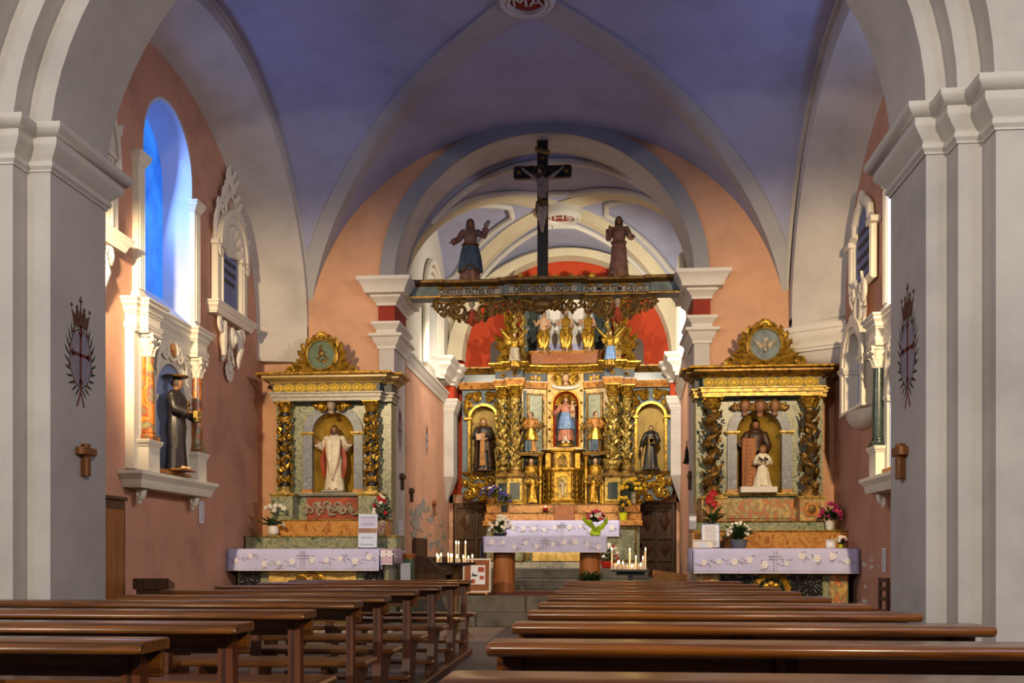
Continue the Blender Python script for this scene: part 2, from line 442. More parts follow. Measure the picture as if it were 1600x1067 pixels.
# transept side walls with one arched window each --------------------
WIN = dict(zb=4.12, zs=6.02, hw=.74)
b = B().arch_wall(6.9, 17, 0, 8.6, 0, .45, 12.42, WIN['hw'], WIN['zs'], lambda u: .77*half(u), 20, zb=WIN['zb'])
wl = struct('wall_left', xf(b, ML), 'plaster_rose')
b = B().arch_wall(-17, -6.9, 0, 8.6, 0, .45, -12.1, WIN['hw'], WIN['zs'], lambda u: .77*half(u), 20, zb=WIN['zb'])
wr = struct('wall_right', xf(b, MR), 'plaster_rose')
def window(n, M, cx):
    root = B()
    # pale painted reveal lining the opening, sloping sill
    hw, zs, zb = WIN['hw'], WIN['zs'], WIN['zb']
    pts = [(cx-hw, zb)]+[(cx-hw*math.cos(PI*i/20), zs+.77*math.sin(PI*i/20)) for i in range(21)]+[(cx+hw, zb)]
    inn = [(cx+(p[0]-cx)*.975, zb+(p[1]-zb)*.985) for p in pts]
    root.loft([[(p[0], -.002, p[1]) for p in pts], [(p[0], -.002, p[1]) for p in inn], [(p[0], .44, p[1]) for p in inn], [(p[0], .44, p[1]) for p in pts]], cap=False, closed=False)
    root.prism([(0, zb-.02), (.44, zb-.02), (.44, zb+.42), (0, zb+.02)], cx-hw*.98, cx+hw*.98, 'yz')
    w_ = struct('window_%d' % n, xf(root, M), 'window_reveal')
    g = B().prism([(cx+(p[0]-cx)*1.02, p[1]) for p in pts], .40, .412, 'xz'); xf(g, M).obj('pane', 'glass_lit', w_)
    return w_
m, nt, N, L, bb = new_mat('glass_lit')
v = coords(N, L); cc = ramp(N, L, noise(N, L, v, 2.2, 3), [(.3, (.006, .07, .40, 1)), (.7, (.03, .22, .75, 1))])
L.new(cc, bb.inputs['Base Color']); L.new(cc, bb.inputs['Emission Color']); bb.inputs['Emission Strength'].default_value = 1.0
w1 = window(1, ML, 12.42); w2 = window(2, MR, -12.1)
# side arches: splayed soffits ---------------------------------------
def soffit(name, xa, xb, A, Bq, zs=4.6):
    n = 40; r = []
    for (x, (cy, a, h)) in ((xa, (A[0], A[1]+.2, A[2]+.35)), (xa, A), (xb, Bq)):
        r.append([(x, cy-a*math.cos(PI*i/n), zs+h*math.sin(PI*i/n)) for i in range(n+1)])
    return struct(name, B().loft(r, cap=False, closed=False), 'plaster_white')
soffit('wall_arch_left', -4.62, WL-.02, (12.35, 3.6, 3.0), (12.3, 3.42, 2.68))
soffit('wall_arch_right', 2.90, WR+.02, (12.25, 3.52, 2.84), (12.2, 3.06, 2.45))
struct('wall_corner_left', B().prism([(-5.5, 15.72), (-4.62, 15.93), (-4.62, 16.2), (-5.5, 16.2)], 4.18, 4.75, 'xy'), 'plaster_white')
b = B().prism([(2.90, 15.75), (3.7, 15.24), (3.7, 16.2), (2.90, 16.2)], 4.12, 4.7, 'xy')
struct('wall_corner_right', b, 'plaster_white')
cpath = [(2.86, 16.02), (2.86, 15.72), (3.62, 15.22)]
struct('trim_3', B().sweep(cpath, corn(.13, .36, 4.15, CAPM)), 'plaster_mould')
b = B(); rings = []
for k in range(7):                                           # rounded underside of the corner corbel
    t = k/6; z = 4.16-.34*math.sin(t*PI/2); s_ = math.cos(t*PI/2*.9)
    rings.append([(3.6-(3.6-2.88)*s_, 16.02, z), (3.6-(3.6-2.88)*s_, 16.02-.28*s_, z), (3.62, 16.02-.78*s_, z), (3.62, 16.02, z)])
b.loft(rings); struct('trim_4', b, 'plaster_white')
# crossing vault ------------------------------------------------------
VC, VH = (-.88, 12.35), (3.74, 3.72)
def vault_z(x, y, c=VC, h=VH, zs=4.6, r1=3.25, r2=3.2):
    u = max(-1, min(1, (x-c[0])/h[0])); v = max(-1, min(1, (y-c[1])/h[1]))
    return zs+max(r1*half(u), r2*half(v))
def vault_mesh(fn, c, h, n=72):
    b = B(); us = [math.sin(PI/2*(-1+2*i/n)) for i in range(n+1)]
    b.v = [(c[0]+h[0]*a, c[1]+h[1]*e, fn(c[0]+h[0]*a, c[1]+h[1]*e)) for e in us for a in us]
    b.f = [(j*(n+1)+i, j*(n+1)+i+1, (j+1)*(n+1)+i+1, (j+1)*(n+1)+i) for j in range(n) for i in range(n)]
    return b
struct('ceiling', vault_mesh(vault_z, VC, VH), 'plaster_blue', 28)
def band(b, fn, c, h, w, drop, sx, sy, n=40, t0=.0, t1=.985):
    prev = []
    L_ = Vector((h[0]*sx, h[1]*sy)).normalized(); q = Vector((-L_.y, L_.x)); rings = []
    for i in range(n+1):
        t = math.sin(PI/2*(t0+(t1-t0)*i/n)); p = Vector((c[0]+h[0]*sx*t, c[1]+h[1]*sy*t)); row = []
        ww = w*(1-.25*t)
        for k in (-1, -1, -.5, 0, .5, 1, 1):
            e = p+q*(k*ww); ex = max(c[0]-h[0], min(c[0]+h[0], e.x)); ey = max(c[1]-h[1], min(c[1]+h[1], e.y)); row.append([ex, ey, fn(ex, ey)-drop])
        row[0][2] += drop+.02; row[-1][2] += drop+.02
        rings.append([tuple(r) for r in row])
    b.loft(rings, cap=False, closed=False)
for k, (sx, sy) in enumerate(((1, 1), (1, -1), (-1, 1), (-1, -1))):
    b = B(); band(b, vault_z, VC, VH, .24, .03, sx, sy); struct('trim_%d' % (5+k), b, 'plaster_band')
def keystone(name, x, y, z, r, txt, size, sx, label_):
    k = struct(name, B().lathe([(r, .16), (r, .02), (r*.97, -.02), (r*.9, -.05), (r*.82, -.055), (r*.76, -.03), (r*.72, -.05), (r*.66, -.05), (r*.62, -.01), (r*.60, .05)], 32, (x, y, z)), 'plaster_mould')
    B().lathe([(0, 0), (r*.64, 0), (r*.64, .02), (0, .02)], 32, (x, y, z)).obj('roundel', 'paint_maroon', k)
    b = B(); text_mesh(b, txt, size, T(x, y, z-.012) @ R(PI, 'X'), .004, sx); b.obj('monogram', 'plaster_mould', k)
    return k
ks = keystone('trim_9', -.86, 12.3, 7.78, .34, 'MA', .30, .9, '')
# wall with the chancel arch ------------------------------------------
AX, AH, AS, AR = -.882, 2.34, 5.45, 2.26
struct('wall_front', B().arch_wall(-6.2, 4.4, 0, 8.6, WF, WF+.85, AX, AH+.02, AS, lambda u: AR*half(u)+.02, 40), 'plaster_salmon')
b = B(); n = 44; ring = lambda a, h, y: [(AX-a*math.cos(PI*i/n), y, AS+h*math.sin(PI*i/n)) for i in range(n+1)]
b.loft([ring(AH+.24, AR+.24, WF+.01), ring(AH+.24, AR+.24, WF-.05), ring(AH, AR, WF-.05), ring(AH, AR, WF-.02)], cap=False, closed=False)
struct('trim_10', b, 'plaster_greyblue')
b = B(); b.loft([ring(AH+.005, AR+.005, WF-.045), ring(AH, AR, WF-.045), ring(AH, AR, WF+.9)], cap=False, closed=False)
struct('trim_11', b, 'plaster_white')
JAMB = [[(-3.46, 16.02), (-3.46, 15.94), (-3.222, 15.94), (-3.222, 16.87), (-3.46, 16.87)],
        [(1.692, 16.87), (1.458, 16.87), (1.458, 15.94), (1.692, 15.94), (1.692, 16.02)]]
IMP_U = [(0, 5.05), (.04, 5.05), (.04, 5.09), (.09, 5.15), (.12, 5.17), (.12, 5.20), (.20, 5.22), (.21, 5.28), (.27, 5.38), (.30, 5.40), (.30, 5.455), (0, 5.462)]
IMP_L = [(0, 4.37), (.03, 4.37), (.03, 4.42), (.06, 4.46), (.10, 4.54), (.14, 4.56), (.14, 4.60), (.04, 4.61), (.04, 4.67), (.09, 4.73), (.11, 4.75), (.11, 4.79), (0, 4.795)]
jams = []
for k, P_ in enumerate(JAMB):
    jams.append(struct('wall_jamb_%s' % ('left', 'right')[k], B().prism(P_, 0, 5.46, 'xy'), 'plaster_white'))
    struct('trim_%d' % (12+3*k), B().sweep(P_, IMP_U), 'plaster_mould')
    struct('trim_%d' % (13+3*k), B().sweep(P_, [(0, 4.79), (.012, 4.79), (.012, 5.06), (0, 5.06)]), 'paint_maroon')
    struct('trim_%d' % (14+3*k), B().sweep(P_, IMP_L), 'plaster_mould')
# chancel --------------------------------------------------------------
CB = 21.8
MCL = T(-3.2, 0, 0) @ R(PI/2); MCR = T(1.50, 16.85, 0) @ R(-PI/2-.037)
def chancel_wall(side):
    M = MCL if side < 0 else MCR; a0, a1 = (16.85, 22.2) if side < 0 else (-5.35, 0); c = 19.3 if side < 0 else -2.45
    nm = 'left' if side < 0 else 'right'
    lo = struct('wall_chancel_%s' % nm, xf(B().box(a0, a1, 0, .5, 0, 4.42), M), 'plaster_pinkwall')
    up = struct('wall_chancel_upper_%s' % nm, xf(B().arch_wall(a0, a1, 4.40, 8.6, 0, .6, c, .62, 5.75, lambda u: .62*half(u), 18, zb=4.75), M), 'plaster_mould')
    B().box(c-.7, c+.7, .5, .52, 4.6, 6.5); g = xf(B().box(c-.7, c+.7, .5, .52, 4.6, 6.5), M).obj('pane', 'window_reveal', up)
    mo = B()
    for r0, d, t in ((.66, -.02, .045), (.78, -.05, .05), (.92, -.07, .06)):          # concentric mouldings round the window
        mo.tube([(c-r0, d, 4.62)]+[(c-r0*math.cos(PI*i/18), d, 5.75+r0*math.sin(PI*i/18)) for i in range(19)]+[(c+r0, d, 4.62)], t, 8)
    xf(mo, M).obj('window_moulding', 'stucco', up)
    b = B().sweep([(a0, 0), (a1, 0)], [(0, 4.26), (.02, 4.26), (.03, 4.32), (.07, 4.36), (.09, 4.42), (.12, 4.44), (.12, 4.48), (0, 4.5)])
    struct('trim_%d' % (20 if side < 0 else 21), xf(b, M), 'plaster_mould')
    # corner pilaster next to the retable: shaft cut off on a point, capital, red block and cornice
    e = 21.0 if side < 0 else -4.15; f = 21.75 if side < 0 else -4.9
    lo_, hi_ = min(e, f), max(e, f)
    s_ = B().box(lo_, hi_, -.20, .02, 2.75, 4.30)
    s_.add([(lo_, -.20, 2.75), (hi_, -.20, 2.75), (hi_, .02, 2.75), (lo_, .02, 2.75), ((lo_+hi_)/2, 0, 2.2)], [(0, 1, 4), (1, 2, 4), (2, 3, 4), (3, 0, 4)])
    struct('wall_pilaster_%s' % nm, xf(s_, M), 'plaster_white')
    pth = [(lo_, .02), (lo_, -.20), (hi_, -.20), (hi_, .02)]
    struct('trim_%d' % (22 if side < 0 else 26), xf(B().sweep(pth, corn(.10, .27, 4.08, CAPM)), M), 'plaster_mould')
    struct('trim_%d' % (23 if side < 0 else 27), xf(B().sweep(pth, [(0, 4.35), (.01, 4.35), (.01, 4.64), (0, 4.64)]), M), 'paint_red')
    c2 = [(lo_-.9, -.0), (lo_-.9, -.12), (lo_-.1, -.12), (lo_-.02, -.20), (hi_, -.20), (hi_, 0)] if side < 0 else [(lo_, .0), (lo_, -.20), (hi_+.02, -.20), (hi_+.1, -.12), (hi_+.9, -.12), (hi_+.9, 0)]
    struct('trim_%d' % (24 if side < 0 else 28), xf(B().sweep(c2, corn(.24, .42, 4.62)), M), 'plaster_mould')
    struct('wall_block_%s' % nm, xf(B().prism([(p[0], p[1]) for p in c2], 4.62, 5.03, 'xy'), M), 'plaster_mould')
chancel_wall(-1); chancel_wall(1)
wb = struct('wall_chancel_back', B().box(-3.6, 2.2, CB, CB+.3, 2.36, 8.6), 'paint_red')
bl = B().box(-3.6, -3.12, CB-.04, CB+.3, .4, 2.42).box(1.62, 2.2, CB-.04, CB+.3, .4, 2.42).box(-3.2, 1.7, CB-.04, CB+.3, 2.24, 2.42).box(-2.1, .8, CB-.04, CB+.3, .4, 2.3).box(-3.2, -2.1, CB+.16, CB+.3, .4, 2.3).box(.7, 1.7, CB+.16, CB+.3, .4, 2.3)
struct('wall_chancel_base', bl, 'plaster_salmon')
for k, (x0, x1, dark) in enumerate(((-3.10, -2.12, 0), (.80, 1.60, 1))):
    d = struct('door_%d' % (k+1), B().box(x0+.02, x1-.02, CB-.01, CB+.05, .47, 2.22), 'wood_dark' if dark else 'wood_door')
    mt = 'wood_dark' if dark else 'wood_door'; w_ = x1-x0
    for xa, xb, za, zb in ((x0, x0+.08, .47, 2.24), (x1-.08, x1, .47, 2.24), (x0+.46*w_, x0+.54*w_, .5, 2.2)): B().cbox(xa, xb, CB-.045, CB+.02, za, zb, .012).obj('stile', mt, d)
    for za, zb in ((2.12, 2.24), (1.45, 1.56), (.98, 1.04), (.47, .6)): B().cbox(x0+.06, x1-.06, CB-.04, CB+.02, za, zb, .012).obj('rail', mt, d)
    for (zc, hh) in ((1.84, .26), (1.26, .19), (.79, .17)):
        for xc in (x0+.27*w_, x0+.73*w_):
            ww = .16*w_
            B().add([(xc-ww, CB-.012, zc), (xc, CB-.012, zc-hh*.92), (xc+ww, CB-.012, zc), (xc, CB-.012, zc+hh*.92), (xc, CB-.065, zc+.04), (xc, CB-.065, zc-.04)],
                    [(0, 1, 5), (1, 2, 5), (2, 3, 4), (3, 0, 4), (0, 5, 4), (2, 4, 5)]).obj('diamond_panel', mt, d)
    B().lathe([(0, 0), (.03, .01), (.035, .03), (.02, .05), (0, .06)], 12, M=T(x0+.1*w_, CB-.05, 1.35) @ R(PI/2, 'X')).obj('door_knob', 'iron', d)
VC2, VH2 = (-.76, 19.32), (2.5, 2.5)
cv = lambda x, y: vault_z(x, y, VC2, VH2, 5.25, 2.42, 2.42)
struct('ceiling_chancel', vault_mesh(cv, VC2, VH2, 48), 'plaster_blue', 28)
b = B()
for sx, sy in ((1, 1), (1, -1), (-1, 1), (-1, -1)): band(b, cv, VC2, VH2, .26, .03, sx, sy)
struct('trim_30', b, 'plaster_cream')
def sv(u, v, d=.05):
    x, y = VC2[0]+VH2[0]*u, VC2[1]+VH2[1]*v; return (x, y, cv(x, y)-d)
k = 31
for rot in range(4):                                        # moulded frames on the four cells of the chancel vault
    q = [(-.07, .36), (-.12, .36), (-.80, .97), (.80, .97), (.12, .36), (.07, .36), (-.07, .36)]
    pts = []
    for (a, e), (a2, e2) in zip(q[:-1], q[1:]):
        for i in range(14):
            t = i/14; u, v = a+(a2-a)*t, e+(e2-e)*t
            for _ in range(rot): u, v = v, -u
            pts.append(sv(math.sin(PI/2*u) if abs(u) > .9 else u, v))
    struct('trim_%d' % k, B().tube(pts, .055, 8), 'plaster_mould'); k += 1
keystone('trim_35', -.72, 19.35, 7.50, .40, 'JHS', .30, 1.05, '')
b = B(); ring2 = lambda a, h, y: [(-.69-a*math.cos(PI*i/36), y, 5.25+h*math.sin(PI*i/36)) for i in range(37)]
b.loft([ring2(2.52, 2.32, CB-.02), ring2(2.52, 2.32, CB-.30), ring2(2.20, 2.16, CB-.30), ring2(2.16, 2.12, CB-.02)], cap=False, closed=False)
struct('trim_36', b, 'plaster_cream')
for x0, x1 in ((-3.25, -2.86), (1.47, 1.75)): pass
# closes the crescent between the chancel arch and the chancel vault, and the edges of the crossing vault
struct('wall_chancel_lunette', B().arch_wall(-3.8, 2.4, 5.2, 8.8, 16.83, 17.0, VC2[0], 2.5, 5.25, lambda u: 2.42*half(u), 36), 'plaster_blue')
b = xf(B().arch_wall(8.2, 16.4, 4.3, 8.8, .0, .06, 12.35, 3.72, 4.6, lambda u: 3.14*half(u), 40), T(-4.6, 0, 0) @ R(PI/2)); struct('wall_vault_left', b, 'plaster_white')
b = xf(B().arch_wall(-16.4, -8.2, 4.3, 8.8, .0, .06, -12.35, 3.72, 4.6, lambda u: 3.14*half(u), 40), T(2.84, 0, 0) @ R(-PI/2)); struct('wall_vault_right', b, 'plaster_white')
# ================================================================== PEWS
def make_pew(name, label, L_, mats, rail_round, group):
    """front (altar) side = +y; origin on the floor under the aisle end of the ledge's far edge; runs along local -x (L_>0)"""
    wl_, wp = mats
    t = thing(name, label, 'pew', group=group)
    x0, x1 = -L_, 0
    c = .016 if rail_round else .012
    b = B()
    if rail_round:
        prof = [(-.22, .800), (-.228, .808), (-.232, .818), (-.228, .828), (-.218, .834), (0, .834), (.008, .826), (.008, .796), (-.205, .794)]
    else:
        prof = [(-.22, .796), (-.226, .802), (-.226, .812), (-.206, .834), (0, .834), (.006, .828), (.006, .796)]
    n = len(prof); rows = []
    for x, k in ((x0, .93), (x0+.015, 1), (x1-.015, 1), (x1, .93)):
        rows.append([(x, -.11+(p[0]+.11)*k, .815+(p[1]-.815)*(k if k < 1 else 1)) for p in prof])
    b.loft(rows); b.obj('ledge', wl_, t, 50)
    B().cbox(x0+.012, x1-.012, -.04, -.012, .705, .797, .005).obj('apron_board', wl_, t)
    B().cbox(x0-.01, x1+.015, .02, .36, .425, .462, .012).obj('seat', wl_, t)
    B().cbox(x0+.04, x1-.04, -.30, -.17, .155, .185, .008).obj('kneeler', wl_, t)
    for x in (x0+.07, (x0+x1)/2, x1-.085):
        b = B(); w_ = .031
        b.prism([(-.13, .07), (-.02, .07), (-.03, .2), (-.042, .45), (-.042, .797), (-.105, .797), (-.10, .5), (-.115, .3), (-.15, .07)], x-w_, x+w_, 'yz')
        b.obj('post', wp, t)
        B().prism([(.03, .03), (.15, .03), (.165, .16), (.20, .30), (.32, .415), (.33, .428), (-.02, .428), (-.02, .03)], x-.02, x+.02, 'yz').obj('seat_leg', wp, t)
        B().cbox(x-.025, x+.025, -.27, -.19, .03, .158, .006).obj('kneeler_block', wp, t)
    return t
NUM = ['nearest', 'second', 'third', 'fourth', 'fifth', 'sixth', 'seventh', 'eighth', 'ninth', 'tenth', 'eleventh']
yl = [3.27, 4.10, 5.03, 6.05, 6.88, 7.98, 9.14, 10.30, 11.32]
yr = [2.37, 3.31, 4.21, 5.09, 5.95, 6.95, 7.93, 8.80, 9.95, 11.05]
short = make_pew('church_pew', 'x', 2.03, ('pew_wood', 'pew_post'), False, 'pews left of the aisle')
longp = make_pew('church_pew', 'x', 3.4, ('pew_wood', 'pew_post'), False, 'pews left of the aisle')
for i, y in enumerate(yl):
    if i < 4: p = longp if i == 0 else copy_tree(longp)
    else: p = short if i == 4 else copy_tree(short)
    p.location = (-1.41, y, 0)
    p['label'] = 'dark wooden pew left of the aisle, %s row from the photo\'s bottom' % NUM[i] if i < 8 else 'dark wooden pew left of the aisle, the row closest to the altar steps'
short_fix = [o for o in bpy.data.objects if o.parent is None and o.name.startswith('church_pew') and abs(o.location.y-6.88) < .01]
for o in short_fix: o.scale.x = .905
for o in bpy.data.objects:
    if o.name.startswith('church_pew') and o.parent is None and abs(o.location.y-6.05) < .01:
        o.scale.x = .697
        for c in o.children:
            if c.name.startswith('seat'): c.scale.x = .86
rp = make_pew('church_pew', 'x', 1.83, ('pew_wood_red', 'pew_post'), True, 'pews right of the aisle')
for i, y in enumerate(yr):
    p = rp if i == 0 else copy_tree(rp)
    p.location = (1.49, y, 0)
    p['label'] = ('reddish wooden pew right of the aisle, %s row from the photo\'s bottom' % NUM[i]) if i < 9 else 'reddish wooden pew right of the aisle, the row closest to the altar'
tag(B().cbox(-1.47, -1.41, 2.4, 11.38, 0, .075, .01).obj('pew_floor_rail', 'pew_post'), 'long wooden floor rail joining the pew feet left of the aisle', 'floor rail')
tag(B().cbox(-.36, -.30, 1.6, 11.12, 0, .075, .01).obj('pew_floor_rail', 'pew_post'), 'long wooden floor rail joining the pew feet right of the aisle', 'floor rail')
# ================================================================== ORNAMENT LIBRARY (local x right, z up, front = -y)
def scroll(b, x, y, z, r, a0, turns, th, sgn=1, n=22, lead=None, depth=None):
    """tapering C-scroll in the xz plane; spirals inwards; returns the outer end"""
    pts, rs = [], []
    if lead:
        for i, p in enumerate(lead): pts.append((p[0], y, p[1])); rs.append(th*(.45+.55*i/len(lead)))
    for i in range(n+1):
        t = i/n; a = a0+sgn*2*PI*turns*t; rr = r*(1-.80*t)
        pts.append((x+rr*math.cos(a), y-.35*th*math.sin(PI*t), z+rr*math.sin(a))); rs.append(th*(1-.55*t))
    b.tube(pts, rs, 6, up=(0, -1, 0))
    b.ell((pts[-1][0], y-th*.3, pts[-1][2]), th*.75, 6, 4)
def leaf(b, p0, p1, w, y=0, bulge=.5, curl=.3, lobes=3, n=8):
    """acanthus leaf from p0 to p1 (x,z) with a raised rib, scalloped edge and a tip that curls forward"""
    a = Vector(p0); c = Vector(p1); d = c-a; L_ = d.length; q = Vector((-d.y, d.x)).normalized(); vs = []
    for i in range(n+1):
        t = i/n; p = a+d*t
        ww = w*math.sin(PI*min(1, t*.92+.08))**.7*(1+.28*math.sin(t*lobes*2*PI))*(.6 if t > .93 else 1)
        yy = y-L_*curl*t*t
        for k, yo in ((-1, 0), (-.5, -.35), (0, -bulge), (.5, -.35), (1, 0)):
            e = p+q*(ww*k); vs.append((e.x, yy+yo*w*.8, e.y))
        vs.append((p.x, yy+w*.25, p.y))
    fs = []
    for i in range(n):
        o = i*6
        for k in range(4): fs.append((o+k, o+k+1, o+k+7, o+k+6))
        fs.append((o+4, o+5, o+11, o+10)); fs.append((o+5, o, o+6, o+11))
    fs.append((0, 1, 2, 3, 4, 5)); fs.append(tuple(n*6+k for k in (5, 4, 3, 2, 1, 0)))
    b.add(vs, fs)
def fan(b, x, z, r, a0, a1, n, w, y=0, curl=.3):
    for i in range(n):
        a = a0+(a1-a0)*(i/(n-1) if n > 1 else .5)
        leaf(b, (x, z), (x+r*math.cos(a), z+r*math.sin(a)), w, y, .5, curl)
def rosette(b, x, y, z, r, n=8, d=.02):
    for i in range(n):
        a = 2*PI*i/n
        b.ell((x+r*.6*math.cos(a), y, z+r*.6*math.sin(a)), (r*.34, d, r*.34), 6, 4)
    b.ell((x, y-d*.4, z), (r*.32, d*1.3, r*.32), 8, 4)
def ring_xz(b, x, y, z, r, t, n=28, ry=None, flat=1):
    pts = [(x+r*math.cos(2*PI*i/n), y, z+(ry or r)*math.sin(2*PI*i/n)) for i in range(n+1)]
    b.tube(pts, t, 6, up=(0, -1, 0), cap=False, flat=flat)
def disc_xz(b, x, y0, y1, z, rx, rz, n=28):
    b.prism([(x+rx*math.cos(2*PI*i/n), z+rz*math.sin(2*PI*i/n)) for i in range(n)], y0, y1, 'xz')
def niche_shell(b, cx, w, zb, zs, yf, depth, n=16, rise=None):
    rise = rise or w; rows = []
    for z in (zb, zb+.01, zs): rows.append([(cx-w*math.cos(PI*i/n), yf+depth*math.sin(PI*i/n), z) for i in range(n+1)])
    for k in range(1, 9):
        e = PI/2*k/8
        rows.append([(cx-w*math.cos(PI*i/n)*math.cos(e), yf+depth*math.sin(PI*i/n)*math.cos(e)+.0, zs+rise*math.sin(e)) for i in range(n+1)])
    b.loft(rows, cap=False, closed=False)
    b.add([(cx-w*math.cos(PI*i/n), yf+depth*math.sin(PI*i/n), zb) for i in range(n+1)], [tuple(range(n+1))])
def arch_band(b, cx, w0, w1, zb, zs, y0, y1, n=24, r0=None, r1=None):
    """flat archivolt with straight legs between half widths w0 < w1"""
    r0 = r0 or w0; r1 = r1 or w1
    def c(w, r): return [(cx-w, zb)]+[(cx-w*math.cos(PI*i/n), zs+r*math.sin(PI*i/n)) for i in range(n+1)]+[(cx+w, zb)]
    A, D = c(w0, r0), c(w1, r1)
    b.loft([[(p[0], y1, p[1]) for p in A], [(p[0], y0, p[1]) for p in A], [(p[0], y0, p[1]) for p in D], [(p[0], y1, p[1]) for p in D]], cap=False, closed=False)
    for s_ in (0, -1): b.add([(A[s_][0], y0, zb), (D[s_][0], y0, zb), (D[s_][0], y1, zb), (A[s_][0], y1, zb)], [(0, 1, 2, 3)])
def arch_panel(b, x0, x1, z0, z1, y0, y1, cx, w, zb, zs, rise=None, n=24):
    b.arch_wall(x0, x1, z0, z1, y0, y1, cx, w, zs, lambda u: (rise or w)*half(u), n, zb=zb)
def capital(name, parent, x, y, z0, z1, r, mat):
    b = B(); h = z1-z0
    b.lathe([(r*.92, z0), (r*1.05, z0+.04*h), (r*.9, z0+.08*h), (r*.95, z0+.5*h), (r*1.35, z0+.84*h)], 14, (x, y, 0))
    for ring_, (zz, rr, hh, n) in enumerate(((z0+.08*h, r*.95, .42*h, 8), (z0+.38*h, r*1.0, .44*h, 8))):
        for i in range(n):
            a = 2*PI*(i+.5*ring_)/n
            lb = B(); leaf(lb, (0, 0), (0, hh), r*.40, 0, .5, .42, 2, 5)
            b.add(lb.v, lb.f, T(x+rr*math.cos(a), y+rr*math.sin(a), zz) @ R(a+PI/2))
    for sx in (-1, 1):
        for sy in (-1, 1):
            b.ell((x+sx*r*1.22, y+sy*r*1.22, z0+.78*h), (r*.30, r*.30, h*.14), 8, 5)
    q = r*1.5
    b.sweep([(x-q, y-q), (x+q, y-q), (x+q, y+q), (x-q, y+q)], [(-q, z0+.86*h), (-.06*r, z0+.86*h), (0, z0+.92*h), (.08*r, z0+.94*h), (.08*r, z1), (-q, z1)], closed=True)
    return b.obj(name, mat, parent)
def col_base(name, parent, x, y, z0, z1, r, mat):
    h = z1-z0; q = r*1.4
    b = B().box(x-q, x+q, y-q, y+q, z0, z0+.35*h)
    b.lathe([(r*1.38, z0+.35*h), (r*1.42, z0+.45*h), (r*1.38, z0+.58*h), (r*1.1, z0+.66*h), (r*1.1, z0+.74*h), (r*1.22, z0+.82*h), (r*1.2, z0+.92*h), (r*1.0, z1)], 18, (x, y, 0))
    return b.obj(name, mat, parent)
def twisted(b, x, y, z0, z1, r, turns, amp, n=14, m=None, sgn=1):
    m = m or int(turns*12); rings = []
    for j in range(m+1):
        t = j/m; a = sgn*2*PI*turns*t; e = min(1, t*12, (1-t)*12)
        rr = r*(1-.10*t)*(1-.10*e*(.5-.5*math.cos(4*PI*turns*t)))
        rings.append([(x+amp*e*math.cos(a)+rr*math.cos(2*PI*i/n), y+amp*e*math.sin(a)+rr*math.sin(2*PI*i/n), z0+(z1-z0)*t) for i in range(n)])
    b.loft(rings)
def vine(b, x, y, z0, z1, r, turns, n, ph=0, sz=.03, sgn=1, twist=1):
    """leaves and grapes set along a helix round a column"""
    rnd = random.Random(int(abs(x*1000)+n))
    for i in range(n):
        t = (i+.5)/n; a = ph+sgn*2*PI*turns*t+rnd.uniform(-.5, .5); rr = r*(1.0+rnd.uniform(-.05, .12))
        lb = B(); s_ = sz*rnd.uniform(.7, 1.25); leaf(lb, (0, -s_), (rnd.uniform(-.3, .3)*s_, s_), s_*.62, 0, .6, .25, 2, 4)
        b.add(lb.v, lb.f, T(x+rr*math.cos(a), y+rr*math.sin(a), z0+(z1-z0)*t) @ R(a+PI/2) @ R(rnd.uniform(-.9, .9), 'Y'))
# ================================================================== FIGURES
def head_mesh(b, c, s, M=None, turn=0, tilt=0, child=False):
    """head of height 2*s*1.25 centred on c with brow, nose, lips, chin, ears and neck"""
    n, m = 18, 14; vs = []; fs = []
    def pt(a, t):
        dx, dy, dz = math.cos(t)*math.cos(a), math.cos(t)*math.sin(a), math.sin(t)
        w_ = .78+(.10 if child else 0); jaw = 1-.28*max(0, -dz)**1.2*(1 if not child else .5)
        x = dx*w_*jaw; y = dy*.95*(1-.12*max(0, -dz)); z = dz*1.2
        if dy < 0:
            g = lambda u, v, su, sv: math.exp(-((x-u)/su)**2-((z-v)/sv)**2)
            y -= .26*g(0, -.16, .11, .16)+.12*g(0, .10, .09, .2)                 # nose
            y += .12*(g(.30, .12, .16, .10)+g(-.30, .12, .16, .10))             # eye sockets
            y -= .07*(g(.30, .28, .2, .07)+g(-.30, .28, .2, .07))               # brow
            y -= .10*g(0, -.52, .2, .06)-.05*g(0, -.62, .2, .05)                # lips
            y -= .16*g(0, -.85, .22, .18)                                       # chin
        return (x*s, y*s, z*s)
    vs.append((0, 0, -1.2*s))
    for j in range(1, m):
        for i in range(n): vs.append(pt(2*PI*i/n, -PI/2+PI*j/m))
    vs.append((0, 0, 1.2*s)); Tn = len(vs)-1
    for i in range(n): fs.append((0, 1+(i+1) % n, 1+i)); fs.append((Tn, Tn-n+i, Tn-n+(i+1) % n))
    for j in range(m-2):
        for i in range(n):
            p = 1+j*n+i; q = 1+j*n+(i+1) % n; fs.append((p, q, q+n, p+n))
    H = (M or Matrix()) @ T(*c) @ R(turn) @ R(tilt, 'X')
    b.add(vs, fs, H)
    for sx in (-1, 1): b.ell((sx*.80*s, .1*s, -.02*s), (.10*s, .16*s, .26*s), 6, 4, H)
    b.tube([(0, .12*s, -.7*s), (0, .18*s, -1.7*s)], [.46*s, .52*s], 10, H)
    return H
def eyes_mesh(b, s, H):
    for sx in (-1, 1): b.ell((sx*.30*s, -.80*s, .10*s), (.13*s, .06*s, .06*s), 6, 4, H)
